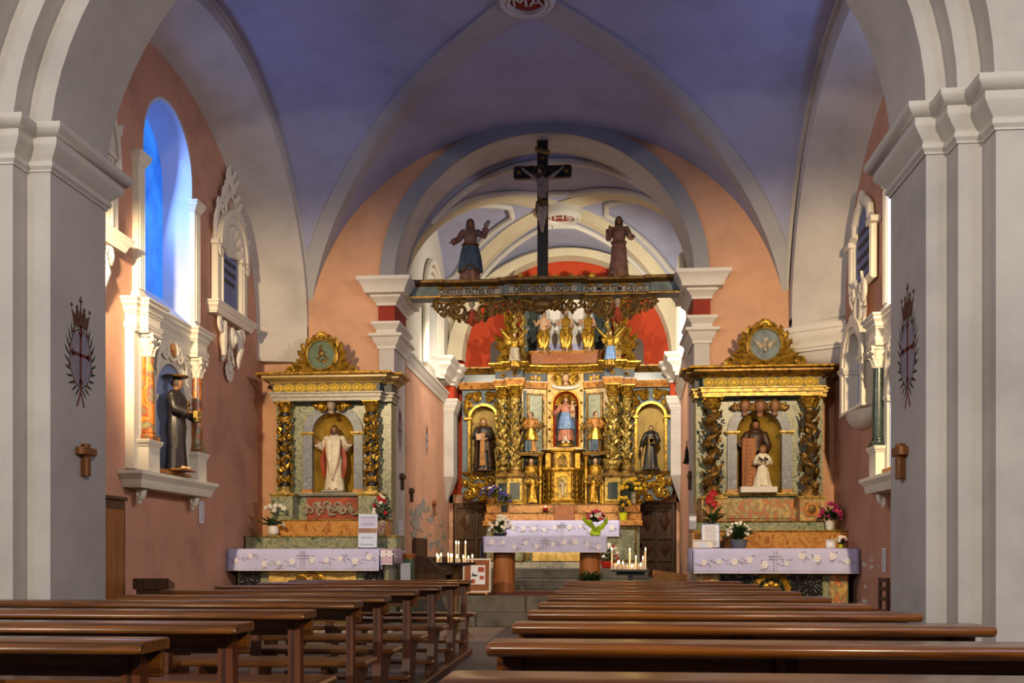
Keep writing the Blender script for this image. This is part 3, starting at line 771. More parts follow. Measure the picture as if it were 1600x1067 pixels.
def hair_mesh(b, s, H, long=False, beard=False, hood=False, curls=False, tonsure=False):
    n, m = 16, 8; k = 1.34 if hood else 1.12
    rows = []
    for j in range(m+1):
        z = 1.2*math.sin(-.35+(PI/2+.35)*j/m)*1.03; rr = max(.02, math.cos(-.35+(PI/2+.35)*j/m)); row = []
        for i in range(n+1):
            a = -PI*.18+(PI*1.36)*i/n                    # open towards the face
            if z > .62: a = -PI*.5+2*PI*i/n
            f = k*(1+(.06*math.sin(5*a+3*j) if curls else 0))
            row.append((rr*.80*f*math.cos(a)*s, rr*.98*f*math.sin(a)*s+.06*s, (z+.04+(.10 if hood else 0))*s))
        rows.append(row)
    if not tonsure: b.loft(rows, H, cap=False, closed=False)
    else: b.loft(rows[2:5], H, cap=False, closed=False)
    if long or hood:
        w_ = 1.1 if hood else .8
        b.loft([[(w_*s*math.cos(a)*(1+.2*t), (w_*s*math.sin(a)*(.9+.3*t)+.05*s), (.3-2.0*t)*s) for a in [PI*(-.12+1.24*i/10) for i in range(11)]] for t in (0, .3, .6, 1)], H, cap=False, closed=False)
        for sx in (-1, 1): b.tube([(sx*.78*s, -.1*s, .5*s), (sx*.86*s, -.05*s, -.3*s), (sx*.8*s, .0*s, -1.3*s), (sx*.9*s, .05*s, -1.75*s)], [.16*s, .24*s, .28*s, .12*s], 7, H)
    if beard:
        for i in range(7):
            x = (-3+i)/3*.5
            b.tube([(x*s, (-.70+abs(x)*.5)*s, -.52*s), (x*.8*s, (-.86+abs(x)*.5)*s, -.95*s), (x*.5*s, (-.7+abs(x)*.3)*s, -1.5*s)], [.16*s, .2*s, .05*s], 6, H)
def hand_mesh(b, p, d, up, s, side=1):
    """palm and five bent fingers; p wrist, d pointing direction, up = back of the hand"""
    d = Vector(d).normalized(); u = Vector(up); u = (u-d*u.dot(d)).normalized(); q = d.cross(u)*side; p = Vector(p)
    b.tube([p-d*.1*s, p+d*.25*s, p+d*.55*s], [.22*s, .28*s, .26*s], 8, flat=.55, up=u)
    for i, (o, L_) in enumerate(((-.21, .40), (-.07, .48), (.07, .50), (.21, .42))):
        a = p+d*.5*s+q*o*s
        b.tube([a, a+d*L_*.5*s-u*.03*s, a+d*L_*s*.9-u*.16*s], [.075*s, .07*s, .05*s], 5)
    a = p+d*.15*s-q*.24*s
    b.tube([a, a+d*.22*s-q*.16*s, a+d*.42*s-q*.16*s-u*.08*s], [.09*s, .085*s, .055*s], 5)
def robe_mesh(b, H, hem=.16, rings=None, folds=9, amp=.10, sway=0, n=36, seed=0, z0=.0):
    rings = rings or [(z0, hem, hem*.80), (.05, hem*.97, hem*.78), (.18, hem*.88, hem*.72), (.32, hem*.80, hem*.68), (.46, .125, .098), (.56, .108, .086), (.62, .098, .08), (.70, .112, .086), (.77, .128, .082), (.81, .122, .070), (.835, .078, .052), (.86, .042, .042)]
    rnd = random.Random(seed); ph = [rnd.uniform(0, 6) for _ in range(4)]; out = []
    for z, rx, ry in rings:
        e = max(0, 1-z/.62); row = []
        for i in range(n):
            a = 2*PI*i/n
            f = 1+amp*e*(math.sin(folds*a+ph[0]+2*z)+.5*math.sin((folds+4)*a+ph[1]))+.02*math.sin(7*a+ph[2]+16*z)
            row.append((H*(rx*f*math.cos(a)+sway*math.sin(z*PI)), H*(ry*f*math.sin(a)), H*z))
        out.append(row)
    b.loft(out)
def sleeve(b, H, pts, r=(.052, .05, .058), n=9):
    pts = [Vector(p)*H for p in pts]; q = [pts[0], pts[0].lerp(pts[1], .55), pts[1], pts[1].lerp(pts[2], .55), pts[2]]
    b.tube(q, [r[0]*H, r[0]*H*1.02, r[1]*H, r[1]*H*1.02, r[2]*H], n)
    b.ell(q[0], r[0]*H*1.05, 9, 6)
def cloak_mesh(b, H, a0, a1, rings, th=.012, n=26, amp=.06, seed=1, folds=8):
    rnd = random.Random(seed); ph = rnd.uniform(0, 6); rows = []
    for z, rx, ry in rings:
        e = max(.15, 1-z/.8); o, i_ = [], []
        for i in range(n+1):
            a = a0+(a1-a0)*i/n; f = 1+amp*e*math.sin(folds*a+ph+3*z)
            o.append((H*rx*f*math.cos(a), H*ry*f*math.sin(a), H*z)); i_.append((H*(rx-th)*f*math.cos(a), H*(ry-th)*f*math.sin(a), H*z))
        rows.append(o+i_[::-1])
    b.loft(rows)
def figure(name, label, loc, H, rz=0, robe='robe_white', skin='skin', hair='hair_brown', sway=0, hem=.16, folds=9, arms=None, cloak=None, head=(0, 0), headkw=None,
           amp=.10, sleeves=(.052, .05, .058), extra=None, group=None, cat='statue', seed=0, child=False, hscale=1.0, feet='skin', scale_x=1.0):
    """robed carved figure, feet at z=0, facing -y. arms: [(shoulder, elbow, wrist, hand direction)]"""
    t = thing(name, label, cat, loc, rz, group); t.scale = (scale_x, scale_x, 1)
    b = B(); robe_mesh(b, H, hem, None, folds, amp, sway, seed=seed)
    for a in arms or []:
        sleeve(b, H, a[:3], sleeves)
    b.obj('robe', robe, t, 60)
    s_ = .060*H*hscale
    hb = B(); HM = head_mesh(hb, (0, -.012*H, .925*H+(.0 if not child else -.01*H)), s_, None, head[0], head[1], child); hb.obj('head', skin, t, 60)
    eb = B(); eyes_mesh(eb, s_, HM); eb.obj('eyes', 'ink', t, 60)
    hr = B(); hair_mesh(hr, s_, HM, **(headkw or {}))
    if hr.v: hr.obj('hood' if (headkw or {}).get('hood') else 'hair', hair, t, 60)
    for k, a in enumerate(arms or []):
        h_ = B(); hand_mesh(h_, Vector(a[2])*H, a[3], a[4] if len(a) > 4 else (0, 0, 1), .085*H, 1 if a[2][0] > 0 else -1); h_.obj('hand', skin, t, 60)
    for sx in (-1, 1):
        f = B().ell((sx*.05*H, -hem*.72*H, .018*H), (.024*H, .055*H, .018*H), 8, 5); f.obj('foot', feet, t, 60)
    if cloak:
        c = B(); cloak_mesh(c, H, *cloak[1:]); c.obj('cloak', cloak[0], t, 60)
    if extra: extra(t, H, HM, s_)
    return t
def cherub(b_head, b_wing, x, y, z, s, wing=True, b_hair=None):
    """winged child's head"""
    HM = head_mesh(b_head, (x, y, z), s, None, 0, 0, True)
    if b_hair is not None: hair_mesh(b_hair, s, HM, curls=True)
    if wing:
        b_wing.box(x-.5*s, x+.5*s, y+.45*s, y+.6*s, z-.5*s, z-.2*s)
        for sx in (-1, 1):
            b_wing.ell((x+sx*.55*s, y+.45*s, z-.35*s), (.5*s, .2*s, .3*s), 8, 5)
            for k in range(4):
                a = (.5-.45*k)
                leaf(b_wing, (x+sx*.7*s, z-.3*s), (x+sx*(.7+2.2*math.cos(a))*s, z-.3*s+2.2*math.sin(a)*s), .38*s, y+.35*s, .4, .05, 2)
def wing_mesh(b, x, z, y, L_, sgn, tilt=.9):
    for k in range(6):
        a = tilt-.28*k; l = L_*(1-.09*k)
        leaf(b, (x, z), (x+sgn*l*math.cos(a), z+l*math.sin(a)), L_*.13, y+.004*k, .3, -.05, 1, 5)
# ================================================================== PAINTED EMBLEM
def emblem(M, parent, hgt=.74):
    """cross in a leafy wreath under a crown, painted on the wall; local x right, z up, 1 unit = full height"""
    k = hgt; th = .0015
    P_ = lambda b: xf(b, M @ S(k))
    b = B()
    for i in range(26):
        a = -PI/2+2*PI*(i+.5)/26
        for r0, dr in ((.20, .10), (.20, .05)):
            x, z = r0*.92*math.cos(a), -.02+r0*1.25*math.sin(a); d = a+(.7 if math.cos(a) > 0 else -.7)
            x1, z1 = x+dr*math.cos(d), z+dr*1.2*math.sin(d); q = Vector((-(z1-z), x1-x)).normalized()*.011
            b.prism([(x, z), ((x+x1)/2+q.x, (z+z1)/2+q.y), (x1, z1), ((x+x1)/2-q.x, (z+z1)/2-q.y)], -th, 0, 'xz')
    n = 40; R1 = [(.185*math.cos(2*PI*i/n), -.02+.25*math.sin(2*PI*i/n)) for i in range(n)]; R2 = [(x*.93, -.02+(z+.02)*.95) for x, z in R1]
    b.loft([[(p[0], -th, p[1]) for p in R1+R1[:1]], [(p[0], -th, p[1]) for p in R2+R2[:1]]], cap=False, closed=False)
    P_(b).obj('painted_wreath', 'emblem_green', parent)
    b = B(); b.prism([(x*.92, -.02+(z+.02)*.94) for x, z in R1], -.0006, 0, 'xz'); P_(b).obj('painted_field', 'emblem_pale', parent)
    b = B(); y = -.002
    b.box(-.016, .016, y, 0, -.22, .18); b.box(-.13, .13, y, 0, -.005, .025)
    for (x, z) in ((0, .19), (0, -.225), (-.135, .01), (.135, .01)):
        for dx, dz in ((0, .018), (.018, 0), (0, -.018), (-.018, 0)): disc_xz(b, x+dx, y, 0, z+dz, .016, .016, 8)
    for i in range(10):
        a = 2*PI*(i+.5)/10; disc_xz(b, .195*math.cos(a), -.003, 0, -.02+.262*math.sin(a), .017, .017, 8)
    b.prism([(-.01, -.29), (.01, -.29), (.07, -.42), (.05, -.43), (0, -.32), (-.05, -.43), (-.07, -.42)], y, 0, 'xz')
    P_(b).obj('painted_cross', 'emblem_red', parent)
    b = B()
    b.prism([(-.13, .30), (-.11, .24), (.11, .24), (.13, .30), (.15, .37), (.09, .33), (.06, .41), (.02, .35), (0, .45), (-.02, .35), (-.06, .41), (-.09, .33), (-.15, .37)], -.003, 0, 'xz')
    b.box(-.008, .008, -.003, 0, .42, .50); b.box(-.03, .03, -.003, 0, .455, .47)
    for x in (-.15, -.06, .06, .15): disc_xz(b, x, -.003, 0, .40, .018, .018, 8)
    P_(b).obj('painted_crown', 'emblem_brown', parent)
emblem(T(-3.466, 6.60, 2.44) @ R(PI/2), wpl, .80)
emblem(T(1.92, 6.58, 2.385) @ R(-PI/2), wpr, .84)
emblem(T(-3.222, 16.42, 3.13) @ R(PI/2), jams[0], .80)
emblem(T(-3.2, 18.9, 3.25) @ R(PI/2), bpy.data.objects['wall_chancel_left'], .66)
# ================================================================== SIDE ALTARS
def guilloche(parent, x0, x1, z, y, h, n, mat='gold_bright'):
    """chain of rings and lozenges on the frieze, each piece its own part"""
    w_ = (x1-x0)/n
    b = B(); ring_xz(b, 0, 0, 0, h*.42, h*.085, 16); ring_xz(b, 0, 0, 0, h*.26, h*.05, 12); rosette(b, 0, -.004, 0, h*.22, 6, .008)
    r0 = b.obj('frieze_rosette', mat, parent); r0.location = (x0+w_*.5, y, z)
    b = B(); q = h*.42
    b.tube([(-w_*.3, 0, 0), (0, 0, q), (w_*.3, 0, 0), (0, 0, -q), (-w_*.3, 0, 0)], h*.07, 5, up=(0, -1, 0)); b.tube([(-w_*.5, 0, q), (w_*.5, 0, -q)], h*.05, 5, up=(0, -1, 0)); b.tube([(-w_*.5, 0, -q), (w_*.5, 0, q)], h*.05, 5, up=(0, -1, 0))
    l0 = b.obj('frieze_lozenge', mat, parent); l0.location = (x0+w_*1.5, y, z)
    for i in range(2, n):
        share(r0 if (i % 2 == 0) else l0, parent, (x0+w_*(i+.5), y, z))
def side_altar(side):
    Lf = side < 0
    sc = 100.5 if Lf else 104.5; pcx = 519 if Lf else 1191
    X0 = at(pcx, 700, 15.6).x
    ex = lambda px: (px-pcx)/sc
    ez = lambda py: 1.1+(869-py)/sc
    nm = 'left' if Lf else 'right'
    t = thing('altar_retable', ('green and gold marbled retable framing the white-robed statue, left of the chancel arch' if Lf else 'green and gold marbled retable with twisted columns, right of the chancel arch'), 'retable', (X0, WF-.07, 0), 0, 'side altar retables')
    # ---- z levels
    if Lf: Z = dict(g0=1.22, g1=1.40, g2=1.66, ped=2.04, colb=2.08, cap=3.32, arch=3.47, fr=3.60, frt=3.735, cor=3.88)
    else: Z = dict(g0=1.22, g1=1.47, g2=1.62, ped=1.955, colb=1.99, cap=3.30, arch=3.46, fr=3.59, frt=3.735, cor=3.88)
    xl, xr = (ex(431), ex(613)) if Lf else (ex(1088), ex(1283))
    cxl, cxr = (ex(449), ex(585)) if Lf else (ex(1112), ex(1260))
    nl, nr = (ex(489), ex(555)) if Lf else (ex(1151), ex(1220))
    nc, nw = (nl+nr)/2, (nr-nl)/2
    nzb, nzs = (ez(770), ez(678)) if Lf else (ez(770), ez(676))
    green = 'marble_green'
    b = B(); arch_panel(b, xl, xr, Z['ped'], Z['arch'], -.36, 0, nc, nw, nzb, nzs, nw*1.0); b.obj('back_panel', green, t)
    b = B(); niche_shell(b, nc, nw+.005, nzb, nzs, -.36, .33); b.obj('niche', 'ochre', t)
    b = B(); arch_band(b, nc, nw, nw+.14, nzb, nzs, -.40, -.35); b.obj('niche_surround', 'slate_marble', t)
    for sx in (-1, 1):                                                       # impost blocks and niche feet
        x = nc+sx*(nw+.07)
        B().sweep([(x-.09, -.36), (x-.09, -.41), (x+.09, -.41), (x+.09, -.36)], corn(.025, .05, nzs-.03, CAPM)).obj('impost', 'gold_pale', t)
        B().cbox(x-.085, x+.085, -.44, -.35, nzb-.02, nzb+.05, .008).obj('niche_foot', 'marble_orange', t)
    B().sweep([(nl-.2, -.36), (nl-.2, -.42), (nr+.2, -.42), (nr+.2, -.36)], corn(.03, .045, nzb-.05, CAPM)).obj('niche_sill', 'marble_grey' if Lf else 'gold_pale', t)
    # ---- carved keystone over the niche
    kb, kw, kh = B(), B(), B(); kz = nzs+nw+.07
    if Lf:
        b = B(); scroll(b, nc-.13, -.46, kz, .11, 0, 1.2, .04, 1); scroll(b, nc+.13, -.46, kz, .11, PI, 1.2, .04, -1)
        leaf(b, (nc-.05, kz), (nc-.32, kz+.03), .06, -.44, .5, .05); leaf(b, (nc+.05, kz), (nc+.32, kz+.03), .06, -.44, .5, .05); b.obj('keystone_scroll', 'gold', t)
        cherub(kb, kw, nc, -.50, kz+.02, .075, False, kh); kb.obj('keystone_head', 'skin_grey', t); kh.obj('keystone_hair', 'hair_grey', t)
    else:
        for dx, dz, s_ in ((-.22, -.01, .085), (0, -.02, .09), (.22, -.01, .085)): cherub(kb, kw, nc+dx, -.46, kz+dz, s_, False, kh)
        
        kb.obj('cherub_heads', 'skin_dark', t); kh.obj('cherub_curls', 'gold_dark', t)
        for k_, dx in enumerate((-.33, -.11, .11, .33)):
            q_ = B(); fan(q_, nc+dx, kz-.07, .13, .5, PI-.5, 4, .035, -.43, .1); q_.obj('cherub_wing', 'gold_dark', t)
    # ---- pedestals, predella, gradines
    for k, cx_ in enumerate((cxl, cxr)):
        w_ = .17
        p = B().box(cx_-w_, cx_+w_, -.66, -.30, Z['g2'], Z['ped']).obj('column_pedestal', green if Lf else 'marble_mixed', t)
        B().cbox(cx_-w_*.62, cx_+w_*.62, -.672, -.65, Z['g2']+.06, Z['ped']-.07, .008).obj('pedestal_panel', 'marble_orange' if not Lf else 'marble_green', p)
        B().sweep([(cx_-w_, -.30), (cx_-w_, -.66), (cx_+w_, -.66), (cx_+w_, -.30)], corn(.03, .05, Z['ped']-.03, CAPM)).obj('pedestal_cornice', 'gold_pale', p)
    if not Lf:
        B().lathe([(0, 0), (.05, 0), (.06, .01), (.05, .03), (0, .035)], 16, M=T(cxr, -.67, Z['g2']+.17) @ R(PI/2, 'X')).obj('pedestal_boss', 'bronze', t)
    B().box(xl, xr, -.36, 0, Z['g1'], Z['ped']+.001).obj('predella', green if Lf else 'marble_mixed', t)
    if Lf:                                                                   # carved scrollwork relief under the niche
        x0, x1, z0, z1 = ex(481), ex(561), ez(812), ez(778)
        p = B().cbox(x0, x1, -.40, -.35, z0, z1, .006).obj('relief_ground', 'robe_red', t)
        b = B(); rnd = random.Random(5)
        for i in range(9):
            x = x0+.06+(x1-x0-.12)*i/8; s_ = 1 if i % 2 else -1
            scroll(b, x, -.42, (z0+z1)/2+s_*.04, .07, rnd.uniform(0, 6), 1.1, .022, s_)
            leaf(b, (x, (z0+z1)/2), (x+.09*s_, (z0+z1)/2+rnd.uniform(-.13, .13)), .03, -.42, .6, .1)
        rosette(b, (x0+x1)/2+.05, -.44, (z0+z1)/2, .06); b.obj('relief_scrolls', 'stucco_old', p)
    else:
        B().cbox(cxl+.2, cxr-.2, -.375, -.35, Z['g2']+.04, Z['ped']-.06, .006).obj('predella_panel', 'marble_mixed', t)
    # ---- columns
    for k, cx_ in enumerate((cxl, cxr)):
        c = thing('column', None, None, (0, 0, 0)); c.parent = t
        r = .078 if Lf else .100; y = -.50
        col_base('base', c, cx_, y, Z['ped']+.018, Z['ped']+.13, r, 'gold_pale' if Lf else 'gold_dark')
        capital('capital', c, cx_, y, Z['cap']-.02, Z['arch'], r, 'gold')
        za, zb = Z['ped']+.13, Z['cap']-.02
        b = B()
        if Lf:
            b.lathe([(r*.95, za), (r, za+.3*(zb-za)), (r*.85, zb)], 18, (cx_, y, 0)); b.obj('shaft', 'black_paint', c)
            v_ = B()
            for ph in (0, PI):
                pts = [(cx_+(r+.018)*math.cos(ph+2*PI*3.2*i/60), y+(r+.018)*math.sin(ph+2*PI*3.2*i/60), za+(zb-za)*i/60) for i in range(61)]
                v_.tube(pts, .014, 5)
            vine(v_, cx_, y, za, zb, r+.02, 7.3, 120, .4, .042); vine(v_, cx_, y, za, zb, r+.018, -5.1, 90, 2, .034); v_.obj('vine', 'gold', c)
        else:
            twisted(b, cx_, y, za, zb, r, 4.2, .05, sgn=-1 if k else 1); b.obj('shaft', 'gold_dark' if k == 0 else 'bronze', c)
            v_ = B(); vine(v_, cx_, y, za, zb, r+.022, 6.2, 70, 1, .048, -1 if k else 1); v_.obj('vine', 'gold_dark', c)
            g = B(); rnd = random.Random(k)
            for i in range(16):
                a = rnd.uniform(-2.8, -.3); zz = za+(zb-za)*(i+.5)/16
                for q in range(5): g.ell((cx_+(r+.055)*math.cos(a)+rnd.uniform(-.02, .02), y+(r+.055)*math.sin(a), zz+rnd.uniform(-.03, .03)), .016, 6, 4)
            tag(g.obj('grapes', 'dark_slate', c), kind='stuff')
        if not Lf: pass
    # ---- entablature
    E0, E1 = (xl, xr) if Lf else (xl, xr)
    pth = [(E0-.02, 0), (E0-.02, -.46), (cxl-.15, -.46), (cxl-.15, -.62), (cxr+.15, -.62), (cxr+.15, -.46), (E1+.02, -.46), (E1+.02, 0)]
    B().prism(pth, Z['arch'], Z['cor']-.01, 'xy').obj('entablature_core', 'slate_blue', t)
    B().sweep(pth, [(0, Z['arch']), (.012, Z['arch']), (.012, Z['arch']+.05), (.03, Z['arch']+.06), (.03, Z['fr']-.025), (.06, Z['fr']-.02), (.06, Z['fr']), (0, Z['fr'])]).obj('architrave', 'marble_grey' if Lf else 'gold_pale', t)
    fz = B().sweep(pth, [(0, Z['fr']), (.006, Z['fr']), (.006, Z['frt']), (0, Z['frt'])]).obj('frieze', 'dark_slate', t)
    guilloche(fz, cxl-.12, cxr+.12, (Z['fr']+Z['frt'])/2, -.632, Z['frt']-Z['fr'], 18)
    B().sweep(pth, [(0, Z['frt']), (.03, Z['frt']), (.05, Z['frt']+.03), (.10, Z['frt']+.05), (.14, Z['frt']+.075), (.14, Z['frt']+.10), (.19, Z['cor']-.025), (.2, Z['cor']), (0, Z['cor']+.005)]).obj('cornice', 'marble_tan' if Lf else 'gold_dark', t)
    B().sweep(pth, [(.185, Z['cor']-.032), (.207, Z['cor']-.028), (.212, Z['cor']-.004), (.195, Z['cor']+.004)]).obj('cornice_fillet', 'gold', t)
    # ---- crowning medallion
    mx, mz, mr = (ex(506), ez(558), .27) if Lf else (ex(1193), ez(541), .285)
    y = -.45
    md = thing('medallion', None, None); md.parent = t
    b = B(); disc_xz(b, mx, y-.02, y+.05, mz, mr*.80, mr*.84); b.obj('medallion_field', 'emblem_greenfield' if Lf else 'slate_blue', md)
    b = B(); ring_xz(b, mx, y-.03, mz, mr*.88, mr*.12, 36, mr*.92); b.obj('medallion_rim', 'gold', md)
    b = B(); ring_xz(b, mx, y-.06, mz, mr*.80, mr*.045, 36, mr*.84); b.obj('medallion_bead', 'gold_pale', md)
    lf = B()
    for s_ in (-1, 1):
        for i in range(7):
            a = -PI/2+s_*(.25+i*.36); r0, r1 = mr*.98, mr*(1.62-.06*i)
            a2 = a+s_*.45
            leaf(lf, (mx+r0*math.cos(a), mz+r0*math.sin(a)), (mx+r1*math.cos(a2), mz+r1*math.sin(a2)), .055-.003*i, y+.02, .6, .25)
        leaf(lf, (mx+s_*.10, mz-mr*1.02), (mx+s_*mr*1.75, mz-mr*.45), .085, y-.02, .6, .12)
        leaf(lf, (mx+s_*.04, mz-mr*1.10), (mx+s_*mr*1.5, mz-mr*.95), .075, y-.04, .6, .1)
    lf.obj('acanthus_leaves', 'gold', md)
    for s_ in (-1, 1):
        b = B(); scroll(b, mx+s_*mr*1.74, y, mz-mr*.90, mr*.27, -PI/2 if s_ > 0 else -PI/2, 1.1, .055, s_, lead=[(mx+s_*mr*.5, mz-mr*1.22), (mx+s_*mr*.9, mz-mr*1.2), (mx+s_*mr*1.3, mz-mr*1.17)])
        b.obj('base_scroll', 'gold', md)
    b = B(); fan(b, mx, mz+mr*.98, mr*.42, .35, PI-.35, 7, .035, y, .2); b.ell((mx, y-.04, mz+mr*1.02), (.05, .04, .035), 8, 5); b.obj('crest', 'gold', md)
    b = B()
    if Lf:                                                   # flaming heart over a curled palm
        b.ell((mx, y-.03, mz+.03), (.055, .02, .05), 10, 6); b.tube([(mx, y-.03, mz+.05), (mx-.02, y-.03, mz+.12), (mx+.02, y-.03, mz+.16)], [.025, .02, .004], 6)
        scroll(b, mx+.03, y-.03, mz-.06, .075, PI, .9, .018, -1); b.tube([(mx-.1, y-.03, mz-.03), (mx-.04, y-.03, mz-.09), (mx+.06, y-.03, mz-.11), (mx+.1, y-.03, mz-.04)], [.006, .014, .016, .006], 6)
        b.obj('medallion_relief', 'gold_dark', md)
    else:                                                    # dove with spread wings
        b.ell((mx, y-.04, mz-.02), (.045, .035, .075), 10, 6); b.ell((mx, y-.06, mz-.085), (.03, .03, .03), 8, 5)
        b.prism([(mx-.02, mz+.03), (mx+.02, mz+.03), (mx+.045, mz+.10), (mx-.045, mz+.10)], y-.05, y-.03, 'xz')
        for s_ in (-1, 1):
            for i in range(5): leaf(b, (mx+s_*.03, mz-.01), (mx+s_*(.19-.02*i), mz+.08-.035*i), .022, y-.03, .5, .0, 1, 5)
        b.obj('medallion_dove', 'stucco_old', md)
    # ---- altar table (mensa) with gradines, a thing of its own
    X1 = WL+.05 if Lf else 1.27; X2 = -2.96 if Lf else 3.50
    a = thing('altar_table', 'marbled altar table below the %s' % ('white-robed statue, black side panels' if Lf else 'twisted columns, black marble front with gilded wreath'), 'altar', (0, 0, 0), 0, 'side altar tables')
    yf = 14.42
    cx = (X1+X2)/2
    B().box(X1+.08, X2-.06, yf+.10, 15.3, 0, 1.10).obj('altar_body', 'marble_green', a)
    B().cbox(X1+.02, X2-.0, yf+.02, 15.35, 1.10, 1.20, .012).obj('altar_slab', 'marble_grey', a)
    B().cbox(X1-.0, X2+.02, yf-.03, 15.3, 0, .12, .01).obj('altar_plinth', 'marble_grey', a)
    if Lf:
        B().cbox(X1+.55, X2-.52, yf+.06, yf+.12, .14, 1.08, .006).obj('front_panel', 'marble_yellow', a)
        for xa, xb in ((X1+.12, X1+.42), (X2-.40, X2-.12)): B().cbox(xa, xb, yf+.06, yf+.12, .14, 1.08, .006).obj('side_panel', 'marble_black', a)
        b = B(); scroll(b, cx-.14, yf+.04, .74, .10, 0, 1, .03, 1); scroll(b, cx+.14, yf+.04, .74, .10, PI, 1, .03, -1); b.tube([(cx-.3, yf+.04, .70), (cx, yf+.03, .86), (cx+.3, yf+.04, .70)], .025, 6); b.obj('front_wreath', 'gold', a)
    else:
        B().cbox(X1+.42, X2-.42, yf+.06, yf+.12, .14, 1.08, .006).obj('front_panel', 'marble_black', a)
        for xa, xb in ((X1+.10, X1+.40), (X2-.32, X2-.08)): B().cbox(xa, xb, yf+.06, yf+.12, .14, 1.08, .006).obj('side_panel', 'marble_mixed', a)
        b = B()
        for i in range(22):
            q = 2*PI*i/22; leaf(b, (cx+.22*math.cos(q), .62+.22*math.sin(q)), (cx+.27*math.cos(q+.5), .62+.27*math.sin(q+.5)), .03, yf+.05, .6, .1, 1, 4)
        ring_xz(b, cx, yf+.05, .62, .20, .02); rosette(b, cx, yf+.05, .62, .15, 8, .02)
        scroll(b, cx-.2, yf+.05, .86, .06, 0, 1, .02, 1); scroll(b, cx+.2, yf+.05, .86, .06, PI, 1, .02, -1); b.obj('front_wreath', 'gold', a)
    gx0, gx1 = (ex(395)*.985, ex(631)) if Lf else (ex(1078), ex(1310))
    if Lf:
        B().cbox(X0+gx0, X0+gx1, 15.1, 15.75, 1.20, Z['g1'], .012).obj('lower_gradine', green, a)
        B().cbox(X0+ex(430), X0+ex(613), 15.28, 15.66, Z['g1'], Z['g2'], .012).obj('upper_gradine', 'marble_orange', a)
        B().cbox(X0+gx0-.01, X0+gx1+.01, 15.08, 15.7, Z['g1']-.012, Z['g1']+.012, .008).obj('gradine_ledge', 'gold_pale', a)
        B().cbox(X0+ex(428), X0+ex(615), 15.26, 15.66, Z['g2']-.02, Z['g2']+.0, .008).obj('gradine_ledge', 'gold_pale', a)
    else:
        B().cbox(X0+gx0, X0+gx1, 15.1, 15.75, 1.20, Z['g1']-.01, .012).obj('lower_gradine', 'marble_orange', a)
        B().cbox(X0+ex(1086), X0+ex(1295), 15.28, 15.66, Z['g1'], Z['g2'], .012).obj('upper_gradine', green, a)
        B().cbox(X0+gx0-.01, X0+gx1+.01, 15.08, 15.7, Z['g1']-.012, Z['g1']+.012, .008).obj('gradine_ledge', 'gold_pale', a)
        B().cbox(X0+ex(1084), X0+ex(1297), 15.26, 15.66, Z['g2']-.02, Z['g2']+.0, .008).obj('gradine_ledge', 'gold_dark', a)
    return dict(X0=X0, ex=ex, ez=ez, nc=nc, nzb=nzb, Z=Z, X1=X1, X2=X2)
plain('gold_bright', 'e6c24a', .4, .35, .15, 20)
marble('marble_tan', ['8a6c3a', 'b09860', '9c7e48', 'c8b27c'], 3, .35, 1)
plain('stucco_old', 'a89a82', .6, 0, .25, 16, .2)
plain('emblem_greenfield', '3f5a3c', .5, 0, .15, 6)
marble('slate_marble', ['4c5562', '7d8290', '5a6270', '9a9c9e'], 3, .4, 1.5)
AL = side_altar(-1); AR_ = side_altar(1)
